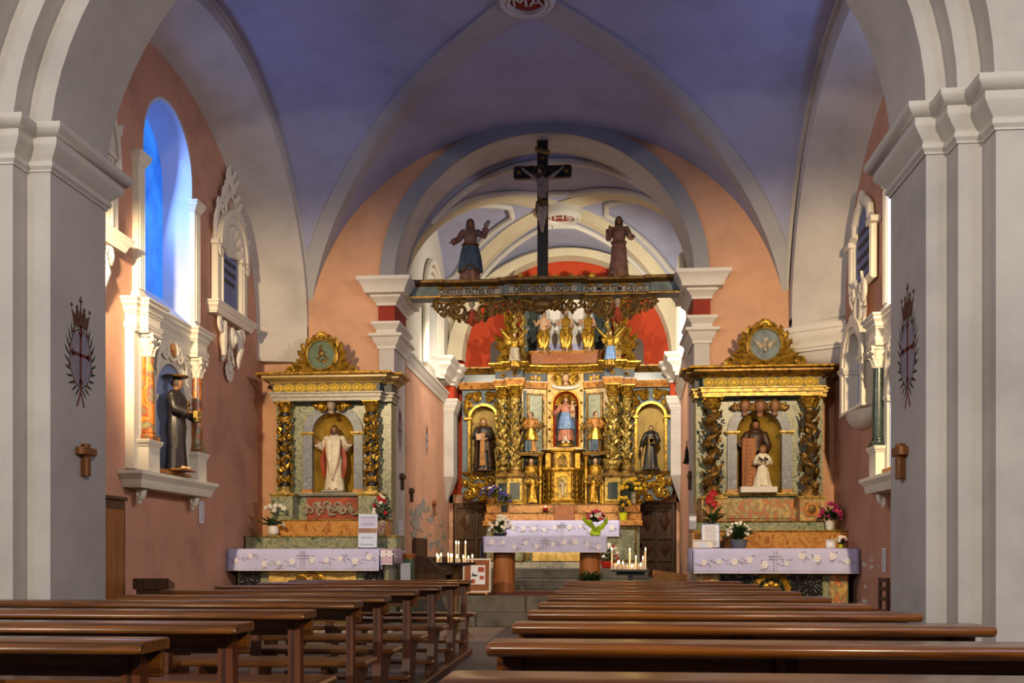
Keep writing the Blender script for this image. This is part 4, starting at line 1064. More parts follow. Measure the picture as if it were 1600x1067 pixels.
# ---- embroidered cloths
fb = B(); rosette(fb, 0, 0, 0, .05, 6, .003); FLW = None
def cloth(name, label, x0, x1, y0, y1, ztop, drop, cross=True, seed=0, mat='cloth_lilac', sag=.0, side_drop=True, n=60, motifs=5):
    t = thing(name, label, 'cloth')
    rnd = random.Random(seed); ph = [rnd.uniform(0, 6) for _ in range(3)]
    rip = lambda x, k: k*(.014*math.sin(9*x+ph[0])+.009*math.sin(17*x+ph[1]))
    b = B(); rows = []
    xs = [x0+(x1-x0)*i/n for i in range(n+1)]
    rows.append([(x, y1, ztop+.004) for x in xs]); rows.append([(x, y0+.012, ztop+.004) for x in xs])
    for k in range(1, 9):
        t_ = k/8; rows.append([(x+(.0 if 0 < i < n else 0), y0-.012-.03*t_+rip(x, t_)-.004*math.sin(PI*t_), ztop-drop*t_+sag*math.sin(3*x+ph[2])*t_) for i, x in enumerate(xs)])
    b.loft(rows, cap=False, closed=False)
    if side_drop:
        for xe, s_ in ((x0, -1), (x1, 1)):
            b.loft([[(xe, y0+(y1-y0)*i/8, ztop+.004) for i in range(9)], [(xe+s_*.012, y0-.01+(y1-y0)*i/8, ztop-.01) for i in range(9)], [(xe+s_*(.02+.006*math.sin(i)), y0-.03*(i == 0)+(y1-y0)*i/8, ztop-drop*.95) for i in range(9)]], cap=False, closed=False)
    o = b.obj('cloth_sheet', mat, t, 60)
    sm = o.modifiers.new('thick', 'SOLIDIFY'); sm.thickness = .005
    yy = lambda x, z: y0-.012-.03*((ztop-z)/drop)+rip(x, (ztop-z)/drop)-.012
    hb = B(); hb.tube([(x, yy(x, ztop-drop)+.006, ztop-drop+sag*math.sin(3*x+ph[2])+.004) for x in xs], .008, 5); hb.obj('hem', 'lace', t)
    zc = ztop-drop*.5; cx = (x0+x1)/2
    if cross:
        c = B()
        for dx in (-.022, .022): c.box(cx+dx-.006, cx+dx+.006, yy(cx, zc)-.004, yy(cx, zc)+.004, ztop-drop*.92, ztop-drop*.08)
        for dz in (-.02, .02): c.box(cx-.09, cx+.09, yy(cx, zc+.04)-.004, yy(cx, zc+.04)+.006, ztop-drop*.36+dz-.006, ztop-drop*.36+dz+.006)
        c.obj('embroidered_cross', 'thread_grey', t)
    st = []
    for s_ in (-1, 1):
        for k in range(motifs):
            u = (k+.7)/(motifs+.4); x = cx+s_*u*(x1-x0)/2; z = zc+rnd.uniform(-.12, .12)*drop*1.6
            fl_ = B(); rosette(fl_, 0, 0, 0, rnd.uniform(.042, .062), 6, .006); f = fl_.obj('embroidered_flower', 'lace', t); f.location = (x, yy(x, z)-.002, z)
            s2 = B()
            for q in range(3):
                a = rnd.uniform(0, 2*PI); p1 = (x+.11*math.cos(a), z+.07*math.sin(a)); m_ = (x+.06*math.cos(a+.5), z+.05*math.sin(a+.5))
                s2.tube([(x, yy(x, z)+.004, z), (m_[0], yy(*m_)+.003, m_[1]), (p1[0], yy(*p1)+.003, p1[1])], .003, 4)
                for e in (m_, p1): s2.ell((e[0], yy(*e)+.003, e[1]), (.018, .005, .011), 6, 4)
            s2.obj('embroidered_sprig', 'thread_grey', t)
    return t
cloth('altar_cloth', 'lilac embroidered altar cloth on the left side altar', WL+.02, -3.12, 14.40, 15.05, 1.205, .31, seed=1)
plain('cloth_mauve', 'b7a0b8', .8, 0, .08, 4)
cloth('altar_cloth', 'short pink embroidered runner at right end of the left side altar', -3.115, -2.93, 14.43, 15.02, 1.203, .22, False, 5, 'cloth_mauve', motifs=1, n=10)
cloth('altar_cloth', 'lilac embroidered altar cloth on the right side altar', 1.30, 3.54, 14.38, 15.05, 1.205, .34, seed=2)
plain('cloth_mauve', 'b7a0b8', .8, 0, .08, 4) if 'cloth_mauve' not in MATS else None
# ---- statues of the side altars
def ex_left(t, H, HM, s_):
    b = B(); c = (0, -.105*H, .735*H)
    b.ell((-.010*H, c[1], c[2]), (.014*H, .01*H, .016*H), 8, 5); b.ell((.010*H, c[1], c[2]), (.014*H, .01*H, .016*H), 8, 5); b.tube([(0, c[1], c[2]), (0, c[1], c[2]-.03*H)], [.02*H, .003*H], 8); b.obj('heart', 'robe_red', t)
    b = B(); b.cbox(-.17*H, .17*H, -.15*H, .13*H, -.035, 0, .01); b.obj('base', 'marble_grey', t)
    # red lining of the mantle falling on both sides
    for s__ in (-1, 1):
        q = B(); rows = []
        for k in range(9):
            u = k/8; z = (.66-.46*u)*H; w_ = (.03+.05*math.sin(PI*u))*H
            rows.append([(s__*(.125+.02*math.sin(3*u))*H, -.075*H, z), (s__*(.125*H+w_), -.06*H+.01*H*math.sin(9*u), z-.02*H*u), (s__*(.125*H+w_), -.02*H, z-.02*H*u), (s__*.12*H, .03*H, z)])
        q.loft(rows); q.obj('mantle_fold', 'robe_red', t)
    # front fall of the white mantle, scalloped
    q = B(); rows = []
    for k in range(12):
        u = k/11; z = (.78-.60*u)*H; w_ = (.115+.02*u)*H*math.sin(PI*min(1, .52+.47*u))**.8+.004
        rows.append([(x*w_, (-.10-.035*math.cos(x*1.3)-.012*math.sin(9*x+2*u))*H, z-.04*H*(1-x*x)*u) for x in [-1+2*i/12 for i in range(13)]])
    q.loft(rows, cap=False, closed=False); o = q.obj('mantle_front', 'robe_white', t, 60); m_ = o.modifiers.new('thick', 'SOLIDIFY'); m_.thickness = .012
    q = B(); q.tube([(r[0][0], r[0][1]-.004, r[0][2]) for r in rows]+[p for p in [(x[0], x[1]-.004, x[2]) for x in rows[-1]]]+[(r[-1][0], r[-1][1]-.004, r[-1][2]) for r in rows[::-1]], .006, 5); q.obj('mantle_hem', 'robe_rose', t)
A = AL
plain('cloth_mauve', 'b7a0b8', .8, 0, .08, 4) if 'cloth_mauve' not in MATS else None
figure('statue_white_robe', 'statue in white robe with red-lined mantle and small heart, hands raised, in left altar niche', (A['X0']+A['ex'](521), WF-.33, A['nzb']+.04), 1.02, 0, 'robe_white', 'skin_dark', 'hair_brown', hem=.15,
       arms=[((-.12, 0, .785), (-.19, -.03, .63), (-.235, -.10, .70), (-.25, -.2, 1), (0, 1, 0)), ((.12, 0, .785), (.19, -.03, .63), (.235, -.10, .70), (.25, -.2, 1), (0, 1, 0))], headkw=dict(long=True, beard=True), extra=ex_left, amp=.07)
A = AR_
def ex_friar(t, H, HM, s_):
    b = B(); b.lathe([(.062*H, .80*H), (.10*H, .815*H), (.105*H, .84*H), (.075*H, .875*H), (.062*H, .885*H)], 18, sy=.85); b.obj('cowl', 'robe_brown', t)
figure('statue_friar', 'brown-robed friar statue standing behind the white child in right altar niche', (A['X0']+A['ex'](1183), WF-.24, A['nzb']+.02), 1.10, 0, 'robe_brown', 'skin_dark', 'hair_dark', hem=.17,
       arms=[((-.12, 0, .785), (-.20, -.02, .63), (-.20, -.14, .66), (-.1, -.6, .4)), ((.12, 0, .785), (.17, -.03, .62), (.10, -.17, .58), (-.6, -.5, -.1))], extra=ex_friar, hscale=1.12)
tb = thing('wooden_board', 'tall wooden board leaning beside the white child statue, right altar niche', 'board', (A['X0']+A['ex'](1170), WF-.42, A['nzb']+.02), .12)
B().cbox(-.105, .105, -.035, .03, 0, .80, .01).obj('board', 'trunk_wood', tb)
b = B()
for i in range(11): b.cbox(-.075+.01*(i % 3), .07-.012*(i % 4), -.042, -.034, .08+.06*i, .095+.06*i, .002)
b.obj('carved_lines', 'wood_mid', tb)
def ex_child(t, H, HM, s_):
    b = B(); b.ell((-.07*H, -.20*H, .66*H), (.05*H, .04*H, .035*H), 8, 5); b.ell((-.11*H, -.23*H, .70*H), (.025*H, .03*H, .025*H), 8, 5); b.ell((.06*H, -.20*H, .665*H), (.05*H, .04*H, .035*H), 8, 5); b.ell((.02*H, -.23*H, .70*H), (.025*H, .03*H, .025*H), 8, 5); b.obj('doves_in_arms', 'robe_dark', t)
figure('statue_child', 'white-robed child statue holding two dark birds, right altar niche', (A['X0']+A['ex'](1190), WF-.50, A['nzb']+.09), .60, 0, 'robe_white', 'skin_dark', 'wood_hair', hem=.21, hscale=1.75, child=True,
       arms=[((-.13, 0, .74), (-.20, -.06, .58), (-.07, -.18, .60), (.8, -.3, .2)), ((.13, 0, .74), (.20, -.06, .58), (.07, -.18, .58), (-.8, -.3, .2))], headkw=dict(curls=True)) if False else None
plain('wood_hair', '8a5a30', .6, 0, .2, 20)
figure('statue_child', 'white-robed child statue holding two dark birds, right altar niche', (A['X0']+A['ex'](1190), WF-.50, A['nzb']+.085), .60, 0, 'robe_white', 'skin_dark', 'wood_hair', hem=.21, hscale=1.7, child=True,
       arms=[((-.13, 0, .74), (-.20, -.06, .58), (-.07, -.18, .60), (.8, -.3, .2)), ((.13, 0, .74), (.20, -.06, .58), (.07, -.18, .58), (-.8, -.3, .2))], headkw=dict(curls=True), extra=ex_child)
tag(B().cbox(A['X0']+A['ex'](1155), A['X0']+A['ex'](1211), WF-.62, WF-.36, A['nzb']-.005, A['nzb']+.085, .008).obj('statue_plinth', 'plaster_mould'), 'white rectangular plinth under the child statue on the right altar', 'plinth')
# ================================================================== MAIN RETABLE
MX, MY = -.685, CB-.02
ex = lambda px: (px-884)/75.5
ez = lambda py: 1.1+(869-py)/75.5
def W3(lx, ly, lz): return (MX+lx, MY+ly, lz)
mr_ = thing('main_retable', 'large gilded baroque retable with twisted columns against the red chancel wall', 'retable', (MX, MY, 0))
# --- body and concave canted panels
B().box(-1.42, 1.38, -.22, 0, 2.16, 5.0).obj('retable_core', 'dark_slate', mr_)
for s_ in (-1, 1):
    q = lambda x: x*s_-.02
    p = B().prism([(q(.90), -.52), (q(.38), -.32), (q(.38), -.2), (q(.90), -.2)], 2.16, 4.62, 'xy').obj('canted_panel', 'marble_yellow', mr_)
    d = Vector((q(.38)-q(.90), .20)).normalized(); nrm_ = Vector((d.y, -d.x))*(1 if s_ < 0 else -1)
    c = Vector((q(.62), -.412)); ang = math.atan2(d.y, d.x)
    Mx = T(c.x, c.y, 0) @ R(ang if s_ < 0 else ang+PI)
    xf(B().cbox(-.14, .14, -.035, .02, 3.0, 4.46, .008), Mx).obj('panel_inset', 'marble_green', p)
    bb_ = B()
    for x in (-.165, .165): bb_.box(x-.015, x+.015, -.045, .02, 2.95, 4.5)
    bb_.box(-.18, .18, -.045, .02, 4.47, 4.5); bb_.box(-.18, .18, -.045, .02, 2.95, 2.98); xf(bb_, Mx).obj('panel_frame', 'gold_dark', p)
    wp_ = B()
    for x0 in (.26,): wp_.box(-.26, -.2, -.02, .02, 2.9, 4.55)
    xf(wp_, Mx).obj('panel_strip', 'slate_blue', p)
nc, nw, nzb, nzs = -.005, .268, 3.38, 4.27
b = B(); arch_panel(b, -.39, .36, 2.16, 4.98, -.40, -.2, nc, nw, nzb, nzs); b.obj('centre_panel', 'marble_yellow', mr_)
b = B(); niche_shell(b, nc, nw+.004, nzb, nzs, -.40, .30); b.obj('niche', 'paint_red', mr_)
b = B(); arch_band(b, nc, nw, nw+.035, nzb, nzs, -.43, -.39); b.obj('niche_border', 'gold', mr_)
b = B()
for i in range(13):                                               # shell of rays in the niche head
    a = PI*(i+.5)/13
    b.tube([(nc, -.20, nzs-.02), (nc+.24*math.cos(a), -.28, nzs-.02+.25*math.sin(a))], [.012, .034], 6)
b.obj('niche_shell_rays', 'gold', mr_)
for x in (-.345, .315):                                           # carved drops on the border of the centre panel
    for z in (3.5, 3.75, 4.0, 4.3, 4.55):
        b = B(); rosette(b, x, -.41, z, .035, 5, .012); b.obj('panel_drop', 'gold_dark', mr_)
# --- cherub and inscription scroll over the niche
h_, w_, hr_ = B(), B(), B(); cherub(h_, w_, nc, -.52, 4.80, .085, True, hr_); h_.obj('cherub_head', 'skin', mr_); w_.obj('cherub_wings', 'gold', mr_); hr_.obj('cherub_curls', 'hair_brown', mr_)
b = B(); scroll(b, nc-.2, -.44, 4.80, .10, 0, 1.1, .035, 1); scroll(b, nc+.2, -.44, 4.80, .10, PI, 1.1, .035, -1); b.obj('cartouche_scroll', 'gold', mr_)
b = B(); b.loft([[(nc+.34*math.sin(t), -.47-.03*math.cos(3*t), 4.56+.07*t*t+dz) for t in [-1.05+2.1*i/16 for i in range(17)]] for dz in (0, .065)], cap=False, closed=False); o = b.obj('scroll_band', 'plaster_mould', mr_); o.modifiers.new('t', 'SOLIDIFY').thickness = .012
# --- columns
COLS = [(-1.285, -.64, 0), (-1.03, -.80, 1), (.96, -.80, 1), (1.245, -.64, 0)]
for i, (x, y, inn) in enumerate(COLS):
    w_ = .155
    p = B().box(x-w_, x+w_, y-w_, -.15, 2.16, 2.72).obj('column_pedestal', 'gold_pale', mr_)
    B().cbox(x-.10, x+.10, y-w_-.012, y-w_+.02, 2.26, 2.60, .006).obj('pedestal_panel', 'marble_dark_green', p)
    B().sweep([(x-w_, -.15), (x-w_, y-w_), (x+w_, y-w_), (x+w_, -.15)], corn(.03, .06, 2.69, CAPM)).obj('pedestal_cornice', 'gold_dark', p)
    B().sweep([(x-w_, -.15), (x-w_, y-w_), (x+w_, y-w_), (x+w_, -.15)], [(0, 2.16), (.03, 2.16), (.03, 2.19), (.0, 2.22)]).obj('pedestal_plinth', 'gold', p)
    c = thing('column', None, None); c.parent = mr_
    r = .112
    col_base('base', c, x, y, 2.75, 2.89, r, 'gold_dark'); capital('capital', c, x, y, 4.34, 4.60, r*.92, 'gold')
    b = B(); twisted(b, x, y, 2.89, 4.34, r, 5.0, .030, sgn=1 if x < 0 else -1); b.obj('shaft', 'gold_pale', c)
    b = B(); vine(b, x, y, 2.92, 4.30, r+.016, 9.5, 90, i, .058, 1 if x < 0 else -1); vine(b, x, y, 2.9, 4.32, r+.012, 5.3, 60, i+2, .05); b.obj('vine', 'gold_pale', c)
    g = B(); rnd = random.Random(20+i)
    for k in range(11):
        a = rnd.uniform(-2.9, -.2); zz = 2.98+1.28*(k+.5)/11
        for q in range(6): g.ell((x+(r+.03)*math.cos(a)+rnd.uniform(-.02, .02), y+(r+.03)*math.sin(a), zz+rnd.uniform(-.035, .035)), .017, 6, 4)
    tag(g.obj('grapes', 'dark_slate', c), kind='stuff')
# --- entablature, concave in the middle
EP = [(-1.44, 0), (-1.44, -.80), (-1.17, -.80), (-1.17, -.96), (-.87, -.96), (-.87, -.56), (-.40, -.42), (.37, -.42), (.80, -.56), (.80, -.96), (1.12, -.96), (1.12, -.80), (1.40, -.80), (1.40, 0)]
B().prism(EP, 4.60, 5.06, 'xy').obj('entablature_core', 'dark_slate', mr_) if False else None
B().sweep(EP[:7], [(-.08, 4.60), (.02, 4.60), (.03, 4.66), (.05, 4.70), (.05, 4.735), (-.08, 4.735)]).obj('architrave', 'marble_orange', mr_)
B().sweep(EP[7:], [(-.08, 4.60), (.02, 4.60), (.03, 4.66), (.05, 4.70), (.05, 4.735), (-.08, 4.735)]).obj('architrave', 'marble_orange', mr_)
B().sweep(EP[:7], [(-.08, 4.73), (.005, 4.73), (.005, 4.91), (-.08, 4.91)]).obj('frieze', 'dark_slate', mr_)
B().sweep(EP[7:], [(-.08, 4.73), (.005, 4.73), (.005, 4.91), (-.08, 4.91)]).obj('frieze', 'dark_slate', mr_)
for P_ in ([(-1.44, 0), (-1.44, -.80), (-1.17, -.80), (-1.17, -.96), (-.87, -.96), (-.87, -.2)], [(.80, -.2), (.80, -.96), (1.12, -.96), (1.12, -.80), (1.40, -.80), (1.40, 0)]):
    B().prism(P_, 4.605, 5.05, 'xy').obj('column_entablature', 'dark_slate', mr_)
B().sweep(EP, [(-.22, 4.905), (.02, 4.905), (.03, 4.94), (.07, 4.96), (.08, 4.985), (.115, 5.02), (.13, 5.03), (.13, 5.055), (-.22, 5.065)]).obj('cornice', 'gold', mr_)
for x, y, a in ((-.63, -.52, .30), (.585, -.52, -.30)):
    b, hb, wb_ = B(), B(), B(); cherub(hb, wb_, 0, 0, 0, .045, True); Mx = T(x, y, 4.82) @ R(a)
    xf(hb, Mx).obj('frieze_cherub', 'skin', mr_); xf(wb_, Mx).obj('frieze_wings', 'gold', mr_)
for x, y in ((-1.285, -.83), (-1.03, -.99), (.96, -.99), (1.245, -.83)):
    b = B(); rosette(b, x, y, 4.82, .06, 6, .015); b.obj('frieze_rosette', 'gold_dark', mr_)
# --- side wings with flat niches
def wing(s_):
    x0, x1 = (-2.19, -1.40) if s_ < 0 else (1.36, 2.19)
    cx, w, zb, zs = ((-1.735, .277, 2.875, 3.98) if s_ < 0 else (1.755, .285, 2.875, 3.98))
    wg = thing('retable_wing', None, None); wg.parent = mr_
    b = B(); arch_panel(b, x0, x1, 2.72, 4.60, -.36, 0, cx, w, zb, zs); b.obj('wing_panel', 'slate_blue', wg)
    B().box(cx-w-.02, cx+w+.02, -.16, -.12, zb-.02, zs+w+.02).obj('niche_back', 'ochre', wg)
    b = B(); arch_band(b, cx, w-.002, w+.05, zb, zs, -.41, -.35); b.obj('niche_frame', 'gold', wg)
    b = B(); arch_band(b, cx, w-.004, w, zb, zs, -.36, -.12); b.obj('niche_reveal', 'gold_dark', wg)
    for sx in (-1, 1): B().cbox(cx+sx*(w+.05)-.085, cx+sx*(w+.05)+.085, -.44, -.34, zs-.02, zs+.045, .01).obj('impost', 'gold', wg)
    B().sweep([(cx-w-.12, -.2), (cx-w-.12, -.40), (cx+w+.12, -.40), (cx+w+.12, -.2)], corn(.05, .07, zb-.07)).obj('niche_sill', 'gold_dark', wg)
    b = B()                                              # foliage over the arch
    for sx in (-1, 1):
        scroll(b, cx+sx*.12, -.40, zs+w+.17, .095, PI/2, 1.3, .048, -sx, lead=[(cx+sx*.38, zs+w-.12), (cx+sx*.37, zs+w+.10), (cx+sx*.26, zs+w+.24)])
        for (p0, p1) in (((.20, .24), (.40, .20)), ((.30, .18), (.40, .02)), ((.34, .08), (.40, -.12)), ((.26, .10), (.30, -.06)), ((.05, .22), (.16, .30)), ((.36, -.05), (.32, -.22))):
            leaf(b, (cx+sx*p0[0], zs+w+p0[1]), (cx+sx*p1[0], zs+w+p1[1]), .062, -.37, .7, .12)
    b.obj('arch_foliage', 'gold', wg)
    # scrolled bracket below
    out = [(x0, 2.80), (x1, 2.80)]
    o_ = x0 if s_ < 0 else x1; i_ = x1 if s_ < 0 else x0
    pr = [(i_, 2.86), (o_, 2.86), (o_+.02*s_, 2.70), (o_-.02*s_, 2.60), (o_+.03*s_, 2.48), (o_-.02*s_, 2.35), (o_-.22*s_, 2.26), (o_-.45*s_, 2.28), (o_-.60*s_, 2.20), (i_, 2.12)]
    B().prism(pr, -.34, -.1, 'xz').obj('bracket_ground', 'slate_blue', wg)
    b = B(); y = -.37
    X = lambda t: i_+(o_-i_)*t
    scroll(b, X(.82), y, 2.42, .13, PI/2, 1.4, .05, s_*1, lead=[(X(.05), 2.30), (X(.25), 2.45), (X(.5), 2.60)])
    scroll(b, X(.22), y, 2.68, .12, -PI/2, 1.3, .045, s_*1, lead=[(X(.95), 2.74), (X(.75), 2.60), (X(.45), 2.54)])
    scroll(b, X(.70), y, 2.72, .09, 0, 1.2, .038, -s_)
    scroll(b, X(.42), y, 2.34, .09, PI, 1.2, .036, s_)
    for p0, p1 in (((.1, 2.32), (.35, 2.62)), ((.3, 2.5), (.62, 2.66)), ((.5, 2.52), (.9, 2.62)), ((.55, 2.5), (.75, 2.30)), ((.3, 2.42), (.55, 2.24)), ((.12, 2.5), (.05, 2.75)), ((.6, 2.75), (.95, 2.84)), ((.4, 2.7), (.55, 2.84)), ((.9, 2.56), (1.0, 2.75)), ((.05, 2.25), (.3, 2.22))):
        leaf(b, (X(p0[0]), p0[1]), (X(p1[0]), p1[1]), .068, y+.02, .7, .15)
    b.obj('bracket_foliage', 'gold', wg)
    # wing entablature
    e = [(x0-.01, 0), (x0-.01, -.42), (x1+.01, -.42), (x1+.01, 0)]
    B().prism(e, 4.60, 5.05, 'xy').obj('wing_entablature', 'marble_dark_green', wg)
    B().sweep(e, [(0, 4.60), (.03, 4.60), (.05, 4.66), (.09, 4.72), (.09, 4.745), (0, 4.75)]).obj('wing_architrave', 'marble_orange', wg)
    B().sweep(e, [(0, 4.91), (.03, 4.91), (.05, 4.95), (.10, 4.99), (.13, 5.02), (.13, 5.05), (0, 5.06)]).obj('wing_cornice', 'gold_dark', wg)
    return cx, zb
WLc = wing(-1); WRc = wing(1)
# --- attic
at_ = thing('attic', None, None); at_.parent = mr_
AP = [(-.95, 0), (-.95, -.2), (-.73, -.48), (.74, -.48), (.93, -.2), (.93, 0)]
B().prism(AP, 5.05, 5.36, 'xy').obj('attic_base', 'marble_red', at_)
B().sweep(AP, [(0, 5.06), (.04, 5.06), (.02, 5.10), (0, 5.11)]).obj('attic_plinth', 'gold_dark', at_)
B().sweep(AP, corn(.04, .06, 5.31, CAPM)).obj('attic_moulding', 'marble_orange', at_)
B().box(-.95, .93, -.20, 0, 5.36, 6.72).obj('attic_body', 'slate_blue', at_)
B().box(-.55, .55, -.235, -.19, 5.37, 6.70).obj('attic_field', 'plaster_mould', at_)
B().box(-.62, .61, -.245, -.19, 5.36, 5.56).obj('attic_cloudbank', 'cloth_lilac', at_)
for x in (-.70, .69):
    B().cbox(x-.075, x+.075, -.26, -.18, 5.42, 6.65, .008).obj('attic_pilaster', 'marble_dark_green', at_)
for i, (x, y) in enumerate(((-1.06, -.52), (-.90, -.42), (.87, -.42), (1.05, -.52))):
    c = thing('attic_column', None, None); c.parent = mr_
    B().box(x-.09, x+.09, y-.09, -.05, 5.06, 5.34).obj('pedestal', 'gold_dark', c)
    b = B(); twisted(b, x, y, 5.34, 6.48, .055, 5, .024, 10); vine(b, x, y, 5.36, 6.45, .078, 7, 40, i, .03); b.obj('shaft', 'gold_pale', c)
    capital('capital', c, x, y, 6.48, 6.66, .055, 'gold')
for s_ in (-1, 1):                                                # gilded side scrolls of the attic
    b = B(); c = -.005
    X = lambda v: c+s_*v
    scroll(b, X(1.30), -.30, 5.20, .13, PI/2, 1.4, .06, -s_, lead=[(X(1.12), 6.5), (X(1.16), 6.1), (X(1.10), 5.7), (X(1.16), 5.4)])
    for p0, p1, w_ in (((1.15, 5.3), (1.02+.5, 5.78), .07), ((1.15, 5.35), (1.36, 5.95), .06), ((1.12, 5.3), (1.52, 5.55), .06), ((1.12, 5.6), (1.30, 6.15), .05), ((1.14, 5.9), (1.34, 6.35), .055), ((1.12, 6.1), (1.26, 6.60), .05), ((1.10, 5.5), (1.20, 6.0), .05)):
        leaf(b, (X(p0[0]), p0[1]), (X(p1[0]), p1[1]), w_, -.30, .7, .10)
    b.obj('attic_side_scroll', 'gold', at_)
B().sweep([(-1.2, 0), (-1.2, -.60), (-.75, -.60), (-.7, -.34), (.7, -.34), (.75, -.60), (1.2, -.60), (1.2, 0)], [(-.1, 6.66), (.02, 6.66), (.05, 6.72), (.10, 6.78), (.10, 6.82), (-.1, 6.83)]).obj('attic_cornice', 'gold_dark', at_)
b = B(); rnd = random.Random(9)
for i in range(15):
    x = -.75+1.5*i/14; b.ell((x, -.40, 6.86+.07*math.sin(i*1.7)), (.085, .06, .07), 8, 5)
for x in (-.95, .98): b.ell((x, -.48, 6.92), (.05, .05, .11), 8, 5)
b.obj('attic_crest', 'gold', at_)
# --- two flat arched panels beside the attic, recess shade put in as dark colour
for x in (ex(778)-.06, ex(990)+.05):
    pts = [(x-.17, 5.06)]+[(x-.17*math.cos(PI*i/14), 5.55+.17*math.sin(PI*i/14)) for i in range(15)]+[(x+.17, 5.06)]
    o = B().prism([(MX+p[0], p[1]) for p in pts], CB-.015, CB+.01, 'xz').obj('recess_shade_panel', 'wood_dark', wb)
# --- seated figures on clouds
def seated(name, label, px, gold='gold', rz=0, arm=None, H=.95):
    t = thing(name, label, 'statue', W3(ex(px), -.40, 5.40), rz, 'seated gilded figures of the attic'); t.scale = (.74, .85, .95)
    b = B(); b.loft([[(rx*math.cos(2*PI*i/18), -.02+ry*math.sin(2*PI*i/18), z) for i in range(18)] for z, rx, ry in ((.30, .12, .10), (.42, .115, .09), (.55, .12, .085), (.66, .135, .08), (.70, .08, .055), (.74, .04, .04))]); b.obj('torso', 'skin' if 'bare' in label else gold, t, 60)
    b = B()
    for sx in (-1, 1): b.tube([(sx*.05, 0, .34), (sx*.10, -.17, .33), (sx*.125, -.22, .27), (sx*.105, -.20, .14), (sx*.06, -.17, .03)], [.085, .075, .07, .06, .065], 10)
    for i in range(9): b.tube([(-.14+.035*i, -.02, .40-.02*abs(i-4)), (-.16+.04*i, -.235, .30+.012*(i % 3)), (-.13+.028*i+.02*(i % 2), -.235, .16), (-.09+.02*i, -.22, .02+.02*(i % 3))], [.012, .024, .022, .014], 6)
    b.tube([(-.16, -.10, .42), (0, -.15, .37), (.16, -.08, .44), (.19, .02, .50)], [.03, .035, .035, .02], 7)
    b.obj('drapery', gold, t, 60)
    for sx, p in zip((-1, 1), arm or (((-.13, 0, .66), (-.22, -.06, .54), (-.25, -.15, .60)), ((.13, 0, .66), (.2, -.06, .52), (.12, -.18, .50)))):
        b = B(); b.tube([Vector(p[0]), Vector(p[1]), Vector(p[2])], [.042, .036, .026], 8); hand_mesh(b, p[2], Vector(p[2])-Vector(p[1]), (0, -.5, 1), .075, sx)
        b.obj('arm', 'skin', t, 60)
    hb = B(); HM = head_mesh(hb, (0, -.02, .83), .06); hb.obj('head', 'skin', t, 60); h2 = B(); hair_mesh(h2, .06, HM, long=True, beard='bearded' in label); h2.obj('hair', 'hair_grey', t, 60)
    ch, cw, cc = B(), B(), B(); cherub(ch, cw, .03, -.16, .02, .055, True, cc); ch.obj('cherub_head', 'skin', t); cw.obj('cherub_wings', 'gold_dark', t); cc.obj('cherub_curls', 'hair_brown', t)
    b = B(); rnd = random.Random(px)
    for i in range(10): b.ell((rnd.uniform(-.14, .14), -.08+rnd.uniform(-.04, .04), .06+rnd.uniform(-.06, .08)), (.06, .05, .045), 8, 5)
    b.obj('cloud', 'gold_dark', t); return t
seated('statue_seated', 'bare-chested seated figure in gold drapery, leftmost of three above the retable', 849)
seated('statue_seated', 'seated bearded gilded figure with wide knees, middle of three above the retable', 884)
seated('statue_seated', 'seated gilded figure, rightmost of three above the retable', 919)
# --- angels with raised arms standing on the column tops
def angel_up(px, label, seed):
    x = ex(px)
    def ext(t, H, HM, s_):
        w_ = B(); wing_mesh(w_, -.05*H, .72*H, .09*H, .30*H, -1); wing_mesh(w_, .05*H, .72*H, .09*H, .30*H, 1); w_.obj('wings', 'gold', t)
        q = B(); cloak_mesh(q, H, PI*1.05, PI*1.95, [(.16, .17, .15), (.3, .15, .14), (.45, .135, .125), (.55, .12, .11)], amp=.12); q.obj('overskirt', 'robe_blue' if px > 884 else 'stucco_old', t)
        k = B(); k.lathe([(.02, -.10), (.07, -.06), (.09, -.02), (.10, 0)], 14); k.obj('corbel', 'gold_dark', t)
    figure('statue_angel', label, W3(x, -1.13, 4.93), .70, 0, 'gold', 'skin', 'hair_brown', arms=[((-.12, 0, .80), (-.23, -.02, .90), (-.36, -.04, 1.04), (-.6, 0, .8)), ((.12, 0, .80), (.23, -.02, .90), (.36, -.04, 1.04), (.6, 0, .8))], extra=ext, seed=seed, sleeves=(.04, .03, .026), amp=.14, hem=.14, group='angels on the column tops', headkw=dict(curls=True), cat='statue')
angel_up(807, 'gilded angel with raised arms above the left columns of the main retable', 3)
angel_up(953, 'gilded angel with raised arms and blue skirt above the right columns', 4)
